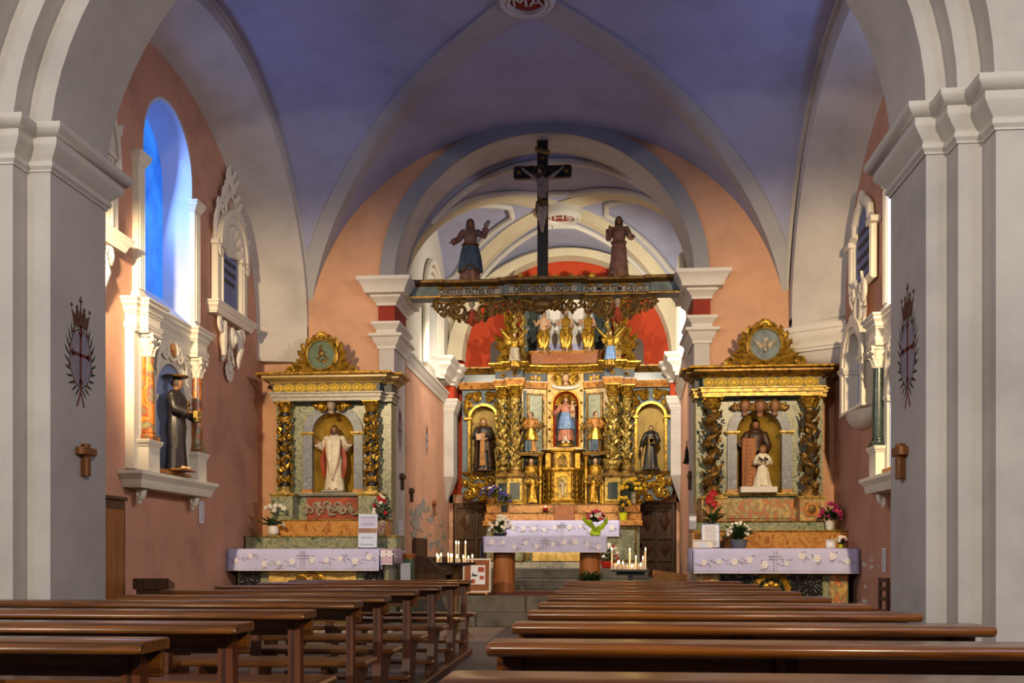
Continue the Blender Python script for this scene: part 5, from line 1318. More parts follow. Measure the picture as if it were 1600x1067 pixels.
# --- niche statues
b_ = lambda: B()
def ex_madonna(t, H, HM, s_):
    b = B(); b.lathe([(.20*H, 0), (.20*H, .03*H), (.14*H, .05*H), (.15*H, .10*H), (.10*H, .13*H)], 16, (0, 0, -.13*H)); b.obj('base', 'gold', t)
    c = B(); c.lathe([(.045*H, 0), (.05*H, .03*H), (.06*H, .06*H)], 12, M=HM @ T(0, 0, 1.0*s_)); 
    for i in range(8): c.ell((.058*H*math.cos(i*PI/4), .058*H*math.sin(i*PI/4), .075*H), .012*H, 6, 4, HM @ T(0, 0, 1.0*s_))
    c.obj('crown', 'gold', t)
    q = B(); cloak_mesh(q, H, PI*.9, PI*2.15, [(.26, .185, .165), (.36, .175, .155), (.48, .158, .140), (.58, .135, .12), (.64, .12, .105)], amp=.09, seed=4); q.obj('mantle', 'robe_blue', t)
    q = B()
    for i in range(9): q.ell((.15*H*math.cos(PI*(1.1+.09*i)), .155*H*math.sin(PI*(1.1+.09*i)), (.34+.12*(i % 3))*H), .012*H, 6, 4)
    q.obj('mantle_stars', 'gold', t)
    ch = B(); robe = B()
    robe.loft([[(.15*H+rx*H*math.cos(2*PI*i/12), -.06*H+ry*H*math.sin(2*PI*i/12), z*H) for i in range(12)] for z, rx, ry in ((.62, .05, .045), (.70, .055, .045), (.78, .05, .04), (.81, .025, .025))]); robe.obj('child_body', 'skin', t, 60)
    H2 = head_mesh(ch, (.15*H, -.07*H, .865*H), .042*H, None, .4, 0, True); ch.obj('child_head', 'skin', t, 60); hh = B(); hair_mesh(hh, .042*H, H2, curls=True); hh.obj('child_hair', 'hair_brown', t, 60)
    a = B()
    a.tube([(.12*H, -.08*H, .77*H), (.06*H, -.13*H, .76*H)], [.02*H, .014*H], 6); a.tube([(.18*H, -.08*H, .77*H), (.24*H, -.12*H, .80*H)], [.02*H, .014*H], 6)
    for dx in (-.02, .03): a.tube([((.15+dx)*H, -.08*H, .63*H), ((.15+dx)*H, -.13*H, .58*H), ((.15+dx)*H, -.12*H, .51*H)], [.028*H, .026*H, .016*H], 7)
    a.obj('child_limbs', 'skin', t, 60)
    s2 = B(); s2.tube([(-.22*H, -.16*H, .56*H), (-.48*H, -.18*H, .78*H)], .008*H, 6); s2.obj('sceptre', 'gold_dark', t)
    c2 = B(); 
    for k in range(5): c2.ell(((-.06+.03*k)*H, -.12*H, (.28-.05*abs(k-2))*H-.22*H), (.035*H, .03*H, .03*H), 7, 5)
    c2.obj('cloud_base', 'plaster_mould', t)
figure('statue_crowned_woman', 'crowned statue in pink and blue carrying a child, in the red central niche', W3(-.005, -.36, 3.51), .92, 0, 'robe_rose', 'skin', 'hair_brown', hem=.17, folds=11, arms=[((-.12, 0, .785), (-.20, -.06, .66), (-.27, -.14, .60), (-.7, -.4, -.1)), ((.12, 0, .785), (.17, -.03, .66), (.16, -.13, .62), (.1, -.8, .2))], headkw=dict(long=True), extra=ex_madonna)
def ex_hermit(t, H, HM, s_):
    q = B(); q.prism([(-.055*H, .08*H), (.05*H, .08*H), (.04*H, .70*H), (-.04*H, .70*H)], -.165*H, -.135*H, 'xz'); q.obj('scapular', 'robe_amber', t)
    p = B(); p.tube([(.085*H, -.15*H, .58*H), (.09*H, -.17*H, .40*H)], .006*H, 5); p.lathe([(.008*H, .05*H), (.018*H, .04*H), (.022*H, .01*H), (.03*H, 0)], 10, (.09*H, -.17*H, .36*H)); p.obj('hand_bell', 'gold_dark', t)
    k = B(); k.cbox(-.115*H, -.01*H, -.21*H, -.17*H, .56*H, .68*H, .006); k.obj('book', 'skin', t)
    d = B(); d.ell((-.15*H, -.10*H, .06*H), (.045*H, .06*H, .05*H), 8, 5); d.ell((-.17*H, -.15*H, .11*H), (.03*H, .035*H, .03*H), 8, 5); d.tube([(-.17*H, -.17*H, .10*H), (-.175*H, -.205*H, .09*H)], [.016*H, .01*H], 6); d.obj('small_boar', 'robe_dark', t)
    g = B().cbox(-.2*H, .2*H, -.18*H, .12*H, -.02, 0, .006); g.obj('base', 'robe_brown', t)
figure('statue_hermit', 'hooded bearded friar statue with bell and book, in the left yellow niche', W3(WLc[0]+.0, -.40, 2.90), 1.10, 0, 'robe_dark', 'skin', 'robe_amber', hem=.17, arms=[((-.12, 0, .785), (-.17, -.06, .62), (-.06, -.16, .62), (.9, -.2, 0)), ((.12, 0, .785), (.17, -.06, .62), (.085, -.14, .60), (-.6, -.4, -.3))], headkw=dict(hood=True, beard=True),
       cloak=('robe_brown', PI*-.30, PI*1.30, [(.06, .20, .165), (.2, .19, .155), (.4, .17, .14), (.6, .155, .125), (.75, .145, .11), (.83, .10, .08)], .012, 26, .05, 2, 9), extra=ex_hermit)
def ex_monk(t, H, HM, s_):
    q = B(); q.cbox(-.10*H, .02*H, -.21*H, -.185*H, .56*H, .68*H, .004, R(.06, 'Y')); q.cbox(.0*H, .11*H, -.21*H, -.185*H, .55*H, .67*H, .004, R(-.08, 'Y')); q.obj('open_book', 'gold', t)
    c = B(); c.tube([(-.03*H, -.14*H, .56*H), (-.06*H, -.16*H, .35*H), (-.05*H, -.165*H, .10*H)], .012*H, 6); c.obj('cord_girdle', 'gold_pale', t)
    w_ = B(); w_.lathe([(.06*H, .815*H), (.11*H, .82*H), (.115*H, .845*H), (.07*H, .88*H)], 16, sy=.85); w_.obj('cowl', 'robe_dark', t)
    s2 = B(); s2.tube([(-.22*H, -.12*H, .45*H), (-.19*H, -.12*H, .02*H)], .009*H, 6); s2.obj('staff', 'skin', t)
    g = B().cbox(-.2*H, .2*H, -.17*H, .14*H, -.05, 0, .008); g.obj('base', 'robe_dark', t)
figure('statue_monk', 'dark-robed monk statue holding an open gilded book, in the right yellow niche', W3(WRc[0]+.0, -.40, 2.93), .88, 0, 'robe_dark', 'skin', 'hair_dark', hem=.165, arms=[((-.12, 0, .785), (-.20, -.02, .62), (-.22, -.10, .48), (-.1, -.3, -.8)), ((.12, 0, .785), (.18, -.06, .62), (.08, -.17, .56), (-.8, -.3, .2))], extra=ex_monk, hscale=1.0)
# --- angels before the canted panels, on bracket shelves with reliquary busts below
def side_angel(px, label, s_):
    x = ex(px)
    t2 = thing('bracket_shelf', ('gilded bracket shelf with bust, left of the tabernacle' if s_ < 0 else 'gilded bracket shelf with bust, right of the tabernacle'), 'bracket', W3(x, -.80, 0), 0, 'bracket shelves')
    B().sweep([(-.24, .26), (-.24, -.12), (.24, -.12), (.24, .26)], corn(.04, .06, 3.16), cap=True).obj('shelf_moulding', 'gold_dark', t2)
    B().box(-.25, .25, -.13, .27, 3.205, 3.222).obj('shelf_top', 'gold_dark', t2)
    b = B(); b.loft([[(rx*math.cos(2*PI*i/16), ry*math.sin(2*PI*i/16), z) for i in range(16)] for z, rx, ry in ((2.72, .10, .08), (2.78, .13, .10), (2.86, .12, .09), (2.93, .14, .085), (2.97, .06, .05))]); b.obj('bust', 'gold', t2)
    hb = B(); HM = head_mesh(hb, (0, -.02, 3.05), .058); hb.obj('bust_head', 'skin', t2); hh = B(); hair_mesh(hh, .058, HM, long=True); hh.obj('bust_hair', 'hair_dark', t2)
    q = B(); rnd = random.Random(px)
    for k in range(7): scroll(q, rnd.uniform(-.14, .14), -.10, rnd.uniform(2.64, 2.80), .05, rnd.uniform(0, 6), 1, .02, s_)
    q.box(-.16, .16, -.06, .24, 2.60, 2.73); q.obj('bust_foot', 'gold_dark', t2)
    c = B(); c.lathe([(.05, 2.6), (.03, 2.7), (.045, 2.85), (.025, 3.0), (.05, 3.1), (.06, 3.16)], 12, (-s_*.19, -.02, 0)); c.obj('baluster', 'gold', t2)
    def ext(t, H, HM, s2):
        w_ = B(); wing_mesh(w_, s_*.07*H, .74*H, .08*H, .30*H, s_, .75); w_.obj('wing', 'gold', t)
        c_ = B(); fan(c_, -s_*.30*H, .55*H, .20*H, .4, PI-.4, 6, .03*H, -.16*H, .1); c_.tube([(-s_*.22*H, -.15*H, .46*H), (-s_*.30*H, -.16*H, .58*H)], [.01*H, .04*H], 7); c_.obj('cornucopia', 'gold_dark', t)
        q_ = B(); cloak_mesh(q_, H, 0, 2*PI*.98, [(.30, .185, .15), (.40, .165, .13), (.52, .13, .11), (.58, .115, .10)], amp=.12, seed=px); q_.obj('tunic_skirt', 'gold', t)
        d_ = B(); cloak_mesh(d_, H, PI*1.05, PI*1.6, [(.02, .16, .14), (.15, .155, .14), (.3, .14, .13)], amp=.2); d_.obj('underskirt', 'robe_darkblue', t)
        k_ = B(); k_.ell((0, -.02*H, .0), (.15*H, .12*H, .04*H), 10, 6); k_.obj('rock_base', 'hair_dark', t)
    figure('statue_angel', label, W3(x, -.76, 3.235), .83, -s_*.35*-1, 'robe_amber', 'skin', 'hair_brown', hem=.13, arms=[((-.12, 0, .785), (-.20, -.04, .66), (-.16 if s_ > 0 else -.06, -.17, .62), (-s_*1., -.4, .1)), ((.12, 0, .785), (.20, -.04, .66), (.06 if s_ > 0 else .16, -.17, .62), (-s_*1., -.4, .1))], extra=ext, group='angels beside the central niche', head=(-s_*.5*-1, -.25), headkw=dict(curls=True), amp=.14)
side_angel(831, 'gilded angel looking up left of the central niche, on a bracket', -1)
side_angel(930, 'gilded angel looking up right of the central niche, on a bracket', 1)
# ================================================================== HIGH ALTAR AND TABERNACLE
ha = thing('high_altar', 'green and orange marbled high altar with two candle ledges below the retable', 'altar', (MX, MY, 0))
AF = -1.82
B().box(-1.52, 1.47, AF+.1, -1.0, .87, 1.69).obj('altar_body', 'marble_green', ha)
B().cbox(-1.60, 1.53, AF, -.95, 1.69, 1.79, .012).obj('altar_slab', 'marble_orange', ha)
B().cbox(-1.60, 1.53, AF+.02, -.95, .86, .98, .012).obj('altar_plinth', 'marble_grey', ha)
B().cbox(-.62, .60, AF+.06, AF+.12, 1.0, 1.66, .008).obj('front_panel', 'marble_yellow', ha)
for x in (-1.10, 1.08):
    B().cbox(x-.30, x+.30, AF+.07, AF+.12, 1.02, 1.64, .008).obj('side_panel', 'marble_green', ha)
    for a, c, d, e in ((-.33, -.30, 1.0, 1.66), (.30, .33, 1.0, 1.66), (-.33, .33, 1.63, 1.66), (-.33, .33, 1.0, 1.03)): B().cbox(x+a, x+c, AF+.05, AF+.12, d, e, .005).obj('panel_frame', 'gold_dark', ha)
for x in (-.70, .68):
    b = B()
    for k in range(9): scroll(b, x, AF+.06, 1.08+.065*k, .035, 0, 1.2, .02, 1 if k % 2 else -1)
    b.obj('carved_strip', 'gold', ha)
b = B(); rosette(b, -.01, AF+.05, 1.28, .12, 8, .02); scroll(b, -.16, AF+.05, 1.30, .08, 0, 1.1, .02, 1); scroll(b, .14, AF+.05, 1.30, .08, PI, 1.1, .02, -1); b.obj('front_emblem', 'gold', ha)
B().cbox(-1.62, 1.53, -1.24, -.2, 1.79, 1.965, .012).obj('lower_gradine', 'marble_orange', ha)
B().cbox(-1.60, 1.51, -1.06, -.2, 1.965, 2.15, .012).obj('upper_gradine', 'marble_orange', ha)
for z, y in ((1.95, -1.25), (2.135, -1.075)):
    B().cbox(-1.63, 1.54, y, y+.2, z, z+.03, .008).obj('gradine_moulding', 'gold_dark', ha)
B().cbox(-.21, .19, -1.28, -1.1, 1.80, 2.14, .01).obj('gradine_block', 'marble_red', ha)
B().sweep([(-.21, -1.1), (-.21, -1.28), (.19, -1.28), (.19, -1.1)], corn(.025, .04, 2.12, CAPM)).obj('block_cornice', 'gold_pale', ha)
tag(B().cbox(MX-1.9, MX+1.75, MY-2.75, MY-.4, .47, .67, .015).obj('altar_footpace', 'stone_step'), 'lower stone step in front of the high altar', 'step', kind=None)
tag(B().cbox(MX-1.75, MX+1.62, MY-2.35, MY-.4, .67, .87, .015).obj('altar_footpace', 'stone_step'), 'upper stone step directly under the high altar', 'step', kind=None)
# --- tabernacle
tz = 2.165
tb = thing('tabernacle', 'gilded tabernacle with twisted colonnettes and arched door below the central niche', 'tabernacle', (MX-.05, MY-.70, 0))
HX = lambda w, d: [(-w, .28), (-w, -.02), (-w*.52, -d), (w*.52, -d), (w, -.02), (w, .28)]
B().prism(HX(.40, .30), tz, 2.86, 'xy').obj('lower_tier', 'gold_dark', tb)
B().prism(HX(.34, .24), 2.86, 3.22, 'xy').obj('upper_tier', 'gold_dark', tb)
for z, h, w, d, p in ((tz, .09, .42, .32, .03), (2.80, .09, .40, .30, .05), (3.20, .07, .35, .25, .10)):
    B().sweep(HX(w, d), corn(p, h, z, CAPM)).obj('tier_moulding', 'gold', tb)
B().box(-.45, .45, -.30, .28, 3.262, 3.275).obj('tabernacle_top', 'marble_grey', tb)
b = B(); arch_panel(b, -.17, .17, 2.24, 2.80, -.34, -.29, 0, .105, 2.28, 2.62); b.obj('door_surround', 'gold', tb)
B().box(-.11, .11, -.305, -.295, 2.27, 2.74).obj('tabernacle_door', 'gold_pale', tb)
b = B(); b.box(-.012, .012, -.335, -.315, 2.30, 2.66); b.box(-.06, .06, -.335, -.315, 2.54, 2.565); b.obj('door_cross', 'gold_dark', tb)
b = B(); b.tube([(0, -.345, 2.56), (0, -.345, 2.42), (0, -.34, 2.33)], [.014, .012, .007], 6); b.tube([(-.05, -.345, 2.58), (0, -.345, 2.55), (.05, -.345, 2.58)], .007, 5); b.ell((0, -.347, 2.60), .014, 6, 5); b.obj('door_corpus', 'plaster_mould', tb)
b = B(); arch_panel(b, -.14, .14, 2.89, 3.24, -.28, -.24, 0, .09, 2.90, 3.06); b.obj('upper_arch', 'gold', tb)
b = B(); rosette(b, 0, -.29, 3.14, .05, 8, .015); leaf(b, (0, 2.92), (0, 3.10), .04, -.26, .6, .1); scroll(b, -.04, -.27, 2.95, .035, 0, 1, .015, 1); scroll(b, .04, -.27, 2.95, .035, PI, 1, .015, -1); b.obj('upper_relief', 'gold_pale', tb)
b = B(); ring_xz(b, 0, -.29, 3.27, .15, .018, 20); 
for x in (-.20, .20, -.40, .40, -.30, .30): b_x = x; B()
for x, y, z0, z1 in ((-.20, -.33, 2.25, 2.80), (.20, -.33, 2.25, 2.80), (-.40, -.06, 2.25, 2.80), (.40, -.06, 2.25, 2.80), (-.28, -.24, 2.25, 2.80), (.28, -.24, 2.25, 2.80)):
    c = B(); twisted(c, x, y, z0, z1, .022, 5, .010, 8); c.lathe([(.03, z0-.03), (.03, z0)], 8, (x, y, 0)); c.lathe([(.02, z1-.03), (.035, z1)], 8, (x, y, 0)); c.obj('colonnette', 'gold', tb)
for x in (-.30, .30):
    c = B(); c.box(x-.05, x+.05, -.20, -.1, 2.88, 3.2); c.obj('upper_pier', 'gold', tb)
    v_ = B(); scroll(v_, x+(.12 if x > 0 else -.12), -.05, 2.93, .05, 0, 1.2, .02, 1 if x > 0 else -1, lead=[(x, 3.18), (x+(.03 if x > 0 else -.03), 3.05)]); v_.obj('volute', 'gold', tb)
for s_ in (-1, 1):                                            # wings with figure niches
    wg = thing('tabernacle_wing', None, None); wg.parent = tb
    x0, x1 = sorted((s_*.44, s_*1.02))
    B().box(x0, x1, .0, .28, tz, 2.62).obj('wing_body', 'gold_dark', wg)
    B().cbox(*sorted((s_*.78, s_*1.04)), -.10, .1, tz, 2.64, .008).obj('wing_pier', 'gold', wg)
    B().cbox(*sorted((s_*.84, s_*.98)), -.115, -.08, 2.30, 2.56, .006).obj('pier_panel', 'marble_dark_green', wg)
    b = B(); arch_band(b, s_*.62, .135, .17, tz+.02, 2.62, -.06, .0); b.obj('wing_niche_frame', 'gold', wg)
    B().box(s_*.62-.135, s_*.62+.135, -.012, -.004, tz+.02, 2.74).obj('wing_niche_field', 'black_paint', wg)
    b = B(); scroll(b, s_*.86, -.05, 2.72, .07, 0, 1.2, .026, s_); leaf(b, (s_*.62, 2.78), (s_*.62, 2.92), .05, -.04, .6, .1); leaf(b, (s_*.60, 2.80), (s_*.78, 2.86), .04, -.04, .6, .1); leaf(b, (s_*.62, 2.80), (s_*.48, 2.86), .04, -.04, .6, .1); b.obj('wing_crest', 'gold', wg)
for s_, lb in ((-1, 'small gilded saint figure in the left wing of the tabernacle'), (1, 'small gilded saint figure in the right wing of the tabernacle')):
    figure('statuette', lb, (MX-.05+s_*.62, MY-.83, tz+.03), .60, 0, 'gold', 'skin', 'hair_brown', hem=.17, amp=.13, arms=[((-.12, 0, .785), (-.18, -.05, .64), (-.06, -.16, .66), (.8, -.2, .3)), ((.12, 0, .785), (.19, -.05, .64), (.12, -.16, .56), (-.3, -.8, .1))], headkw=dict(long=True), group='tabernacle figures', cloak=('gold_dark', PI*-.2, PI*1.1, [(.1, .2, .16), (.4, .17, .14), (.7, .15, .11), (.82, .11, .08)], .012, 20, .08, 2, 7), seed=s_+2)
cloth('altar_cloth', 'lilac embroidered altar cloth on the high altar', -1.82, .39, MY+AF-.01, MY-1.26, 1.795, .31, seed=3)
# ================================================================== ROOD BEAM
BY = 16.36
bx = lambda px: at(px, 450, 16.1).x-AX
bm_ = thing('rood_beam', 'painted wooden beam with Latin inscription spanning the chancel arch, gilded hanging scrollwork', 'beam', (AX, BY, 0))
BP = [(-2.42, .12), (-2.42, -.20), (bx(683), -.20), (bx(683), -.16), (bx(788), -.16), (bx(788), -.24), (bx(908), -.24), (bx(908), -.16), (bx(1017), -.16), (bx(1017), -.20), (2.42, -.20), (2.42, .12)]
B().prism(BP, 5.22, 5.47, 'xy').obj('beam_core', 'slate_blue', bm_)
B().sweep(BP, [(0, 5.21), (.05, 5.21), (.055, 5.235), (.02, 5.25), (0, 5.255)]).obj('lower_moulding', 'gold_dark', bm_)
B().sweep(BP, [(0, 5.395), (.02, 5.40), (.05, 5.425), (.09, 5.44), (.10, 5.465), (.10, 5.485), (0, 5.49)]).obj('upper_moulding', 'bronze', bm_)
B().sweep(BP, [(.095, 5.468), (.108, 5.470), (.108, 5.482), (.095, 5.484)]).obj('gilt_edge', 'gold_dark', bm_)
for k, (pa, pb, y, txt, px_) in enumerate(((675, 783, -.165, 'CHRISTVS  FACTVS  EST', 730), (795, 901, -.245, 'OBEDIENS   VSQVE', 848), (911, 1012, -.165, 'AD  MORTEM  CRVCIS', 961))):
    x0, x1 = bx(pa), bx(pb)
    p = B().cbox(x0, x1, y-.012, y+.02, 5.262, 5.352, .004).obj('inscription_panel', 'marble_grey', bm_)
    f = B()
    for z in (5.256, 5.358): f.box(x0, x1, y-.02, y+.02, z-.006, z+.006)
    f.obj('panel_fillet', 'gold_dark', p)
    b = B(); text_mesh(b, txt, .116, T((x0+x1)/2, y-.014, 5.306) @ FRONT, .003, (.73, .94, .84)[k], .002); b.obj('inscription', 'ink', p)
    for i in range(4):
        x = x0+(x1-x0)*(i+.5)/4
        B().cbox(x-.06, x+.06, y-.02, y+.02, 5.372, 5.392, .004).obj('gilt_block', 'gold', bm_)
for x in (-2.28, 2.28):
    b = B().cbox(x-.16, x+.16, -.225, -.18, 5.265, 5.385, .01).obj('end_panel', 'gold_dark', bm_)
# hanging scrollwork, one part per scroll, mirrored about each mask
def hang_scroll(px, z, r, a0, sgn, th, leafs=3):
    b = B(); x = bx(px); r *= 1.18; th *= 1.3; z = 5.19-(5.19-z)*1.12
    scroll(b, x, -.10, z, r, a0, 1.35, th, sgn)
    for i in range(leafs):
        a = a0+sgn*(1.2+1.5*i); leaf(b, (x+r*.8*math.cos(a), z+r*.8*math.sin(a)), (x+r*1.5*math.cos(a+.5*sgn), z+r*1.45*math.sin(a+.5*sgn)), r*.22, -.10, .6, .2, 2, 5)
    return b.obj('hanging_scroll', 'gold_dark' if int(px) % 2 else 'bronze', bm_)
for cpx in (736, 965):
    for s_ in (-1, 1):
        hang_scroll(cpx+s_*19, 5.05, .125, PI/2, -s_, .036, 4)
        hang_scroll(cpx+s_*36, 5.09, .095, PI/2, s_, .030, 3)
        hang_scroll(cpx+s_*28, 4.99, .06, 0, s_, .022, 2)
        hang_scroll(cpx+s_*(53 if s_*(cpx-850) > 0 else 50), 5.12, .075, PI/2, -s_, .026, 3)
        hang_scroll(cpx+s_*(44), 5.02, .055, PI, -s_, .02, 2)
        hang_scroll(cpx+s_*10, 4.95, .06, PI/2, -s_, .022, 2)
    for s_ in (-1, 1):
        b = B()
        b.tube([(bx(cpx)+s_*.08, -.10, 5.18), (bx(cpx)+s_*.34, -.10, 5.14), (bx(cpx)+s_*.62, -.10, 5.19)], [.02, .028, .014], 6)
        b.obj('hanging_stem', 'gold_dark', bm_)
    hb, wb_, hh = B(), B(), B(); cherub(hb, wb_, bx(cpx), -.15, 5.12, .055, False, hh); hb.obj('mask_head', 'skin_grey', bm_); hh.obj('mask_hair', 'hair_dark', bm_)
    b = B(); b.ell((bx(cpx), -.10, 4.83), (.05, .04, .06), 8, 6); leaf(b, (bx(cpx), 4.90), (bx(cpx)-.09, 4.80), .035, -.11); leaf(b, (bx(cpx), 4.90), (bx(cpx)+.09, 4.80), .035, -.11); leaf(b, (bx(cpx), 5.05), (bx(cpx), 4.78), .05, -.12); b.obj('hanging_drop', 'robe_red', bm_)
b = B(); b.ell((bx(848), -.20, 5.08), (.16, .09, .10), 16, 8); b.ell((bx(843), -.22, 4.98), (.10, .06, .07), 12, 6); b.obj('cartouche', 'bronze', bm_)
b = B()
for s_ in (-1, 1):
    for k in range(3): leaf(b, (bx(848)+s_*.10, 5.12-.04*k), (bx(848)+s_*(.40-.05*k), 5.17-.06*k), .06, -.14, .5, .05)
    scroll(b, bx(848)+s_*.22, -.18, 5.06, .07, PI/2, 1.2, .025, -s_)
b.obj('cartouche_wings', 'gold_dark', bm_)
for s_, px in ((-1, 800), (1, 895), (-1, 815), (1, 880)): hang_scroll(px, 5.08, .08, PI/2, s_, .028, 3)
# ================================================================== CRUCIFIX
cx_, cy_ = at(848, 400, 16.3).x, 16.28
cr = thing('crucifix', 'tall black cross with gilded edges and carved crucified figure standing on the beam', 'crucifix', (cx_, cy_, 5.485))
zc = 7.205-5.485; zt = 7.70-5.485
OUT = [(-.083, 0), (.083, 0), (.083, zc-.095), (.44, zc-.095), (.462, zc-.073), (.462, zc+.073), (.44, zc+.095), (.083, zc+.095), (.083, zt), (-.083, zt), (-.083, zc+.095), (-.44, zc+.095), (-.462, zc+.073), (-.462, zc-.073), (-.44, zc-.095), (-.083, zc-.095)]
B().prism(OUT, -.035, .035, 'xz').obj('cross_body', 'black_paint', cr)
b = B(); INN = [(p[0], p[1]) for p in OUT]; b.tube([(p[0]*(.97 if abs(p[0]) < .1 else .985), -.034, p[1]) for p in INN[1:]+INN[:1]][:-1], .010, 5, up=(0, -1, 0)); b.obj('gilt_edge', 'gold_dark', cr)
for x, z in ((0, zc+.21), (-.375, zc), (.375, zc)):
    pts = [((.05 if i % 2 == 0 else .021)*math.sin(PI*i/5)+x, (.05 if i % 2 == 0 else .021)*math.cos(PI*i/5)+z) for i in range(10)]
    B().prism(pts, -.046, -.034, 'xz').obj('gilt_star', 'gold', cr)
b = B(); b.loft([[(x, -.06-.02*math.sin(6*x), zt-.17+dz-.32*x) for x in [-.12+.24*i/10 for i in range(11)]] for dz in (-.045, .045)], cap=False, closed=False); o = b.obj('titulus', 'gold_pale', cr); o.modifiers.new('t', 'SOLIDIFY').thickness = .012
b = B(); text_mesh(b, 'INRI', .075, T(0, -.09, zt-.17) @ R(.31, 'Y') @ FRONT, .003); b.obj('titulus_lettering', 'ink', cr)
b = B(); sh = zc-.14                                            # corpus: one continuous carved body
b.loft([[(cxx+rx*math.cos(2*PI*i/16), -.085+ry*math.sin(2*PI*i/16), z) for i in range(16)] for z, rx, ry, cxx in ((sh-.40, .072, .055, .012), (sh-.34, .078, .06, .010), (sh-.26, .062, .05, .0), (sh-.16, .078, .056, 0), (sh-.06, .092, .056, 0), (sh, .085, .045, 0), (sh+.03, .04, .035, 0), (sh+.07, .03, .03, -.01))])
for s_ in (-1, 1):
    b.tube([(s_*.075, -.08, sh-.01), (s_*.19, -.07, sh+.085), (s_*.30, -.055, sh+.17)], [.034, .028, .018], 8)
    hand_mesh(b, (s_*.30, -.055, sh+.17), (s_*.5, 0, .6), (0, -1, 0), .055, s_)
b.tube([(-.035+.012, -.085, sh-.38), (-.045, -.125, sh-.56), (-.012, -.085, sh-.76), (-.005, -.10, sh-.83)], [.052, .042, .028, .02], 9)
b.tube([(.035+.012, -.085, sh-.38), (.035, -.125, sh-.57), (.005, -.095, sh-.77), (.005, -.115, sh-.85)], [.052, .042, .028, .02], 9)
b.obj('corpus', 'skin_grey', cr, 70)
hb = B(); HM = head_mesh(hb, (-.035, -.12, sh+.115), .05, None, -.35, .35); hb.obj('corpus_head', 'skin_grey', cr, 70); hh = B(); hair_mesh(hh, .05, HM, long=True, beard=True); hh.obj('corpus_hair', 'hair_brown', cr, 70)
b = B(); ring_xz(b, -.05, -.075, sh+.14, .085, .012, 20); b.obj('nimbus', 'gold_dark', cr)
b = B(); b.lathe([(.09, sh-.44), (.085, sh-.40), (.084, sh-.34), (.078, sh-.31)], 16, (.010, -.085, 0), sy=.85); b.tube([(-.08, -.10, sh-.35), (-.095, -.09, sh-.48), (-.085, -.08, sh-.56)], [.02, .028, .008], 6); b.obj('loincloth', 'gold_dark', cr)
# ================================================================== TWO FIGURES ON THE BEAM
def ex_mary(t, H, HM, s_):
    q = B(); cloak_mesh(q, H, PI*.8, PI*2.2, [(.16, .19, .165), (.30, .18, .155), (.44, .16, .14), (.55, .135, .12)], amp=.10, seed=8); q.obj('blue_mantle', 'robe_darkblue', t)
    q = B(); q.tube([(.19*H*math.cos(a), .165*H*math.sin(a), (.17+.05*math.sin(3*a))*H) for a in [PI*(.8+1.4*i/24) for i in range(25)]], .012*H, 5); q.obj('gilt_hem', 'gold_dark', t)
    q = B(); q.tube([(.125*H*math.cos(a), .108*H*math.sin(a), .585*H+.01*H*math.sin(5*a)) for a in [2*PI*i/24 for i in range(25)]], .022*H, 6); q.obj('sash', 'gold_dark', t)
    q = B(); rnd = random.Random(2)
    for i in range(8): q.ell((.265*H+rnd.uniform(-.03, .03)*H, -.08*H, .905*H+rnd.uniform(-.03, .03)*H), .032*H, 7, 5)
    q.obj('handkerchief', 'stucco_old', t)
    q = B().cbox(-.13*H, .13*H, -.13*H, .11*H, -.012, 0, .004); q.obj('base', 'bronze', t)
p = at(735, 436, 16.3)
figure('statue_mourning_woman', 'veiled statue in red and dark blue raising a cloth, left of the crucifix', (p.x, 16.3, 5.50), 1.0, .1, 'robe_mauve', 'skin_dark', 'robe_mauve', hem=.16, arms=[((-.12, 0, .785), (-.19, -.04, .66), (-.27, -.10, .60), (-.9, -.4, -.2)), ((.12, 0, .785), (.22, -.03, .72), (.25, -.08, .83), (.0, -.2, 1), (0, 1, 0))], headkw=dict(hood=True), extra=ex_mary, amp=.12)
def ex_john(t, H, HM, s_):
    q = B(); q.tube([(.118*H*math.cos(a), .10*H*math.sin(a), .575*H) for a in [2*PI*i/24 for i in range(25)]], .016*H, 6); q.ell((0, -.11*H, .56*H), .025*H, 8, 5); q.obj('belt', 'gold_dark', t)
    q = B(); q.tube([(.16*H*math.cos(a)*1.02, .13*H*math.sin(a)*1.02, .03*H) for a in [2*PI*i/28 for i in range(29)]], .012*H, 5); q.obj('gilt_hem', 'gold_dark', t)
    q = B().cbox(-.15*H, .15*H, -.14*H, .12*H, -.012, 0, .004); q.obj('base', 'bronze', t)
p = at(967, 430, 16.3)
figure('statue_mourning_man', 'long-haired statue in plain mauve robe with hand at cheek, right of the crucifix', (p.x, 16.3, 5.50), .98, -.05, 'robe_mauve', 'skin_dark', 'hair_dark', hem=.16, arms=[((-.12, 0, .785), (-.165, -.04, .64), (-.15, -.13, .74), (.2, -.2, 1), (0, -1, 0)), ((.12, 0, .785), (.185, -.04, .65), (.20, -.14, .62), (.8, -.5, .1))], headkw=dict(long=True, curls=True), extra=ex_john, amp=.09)
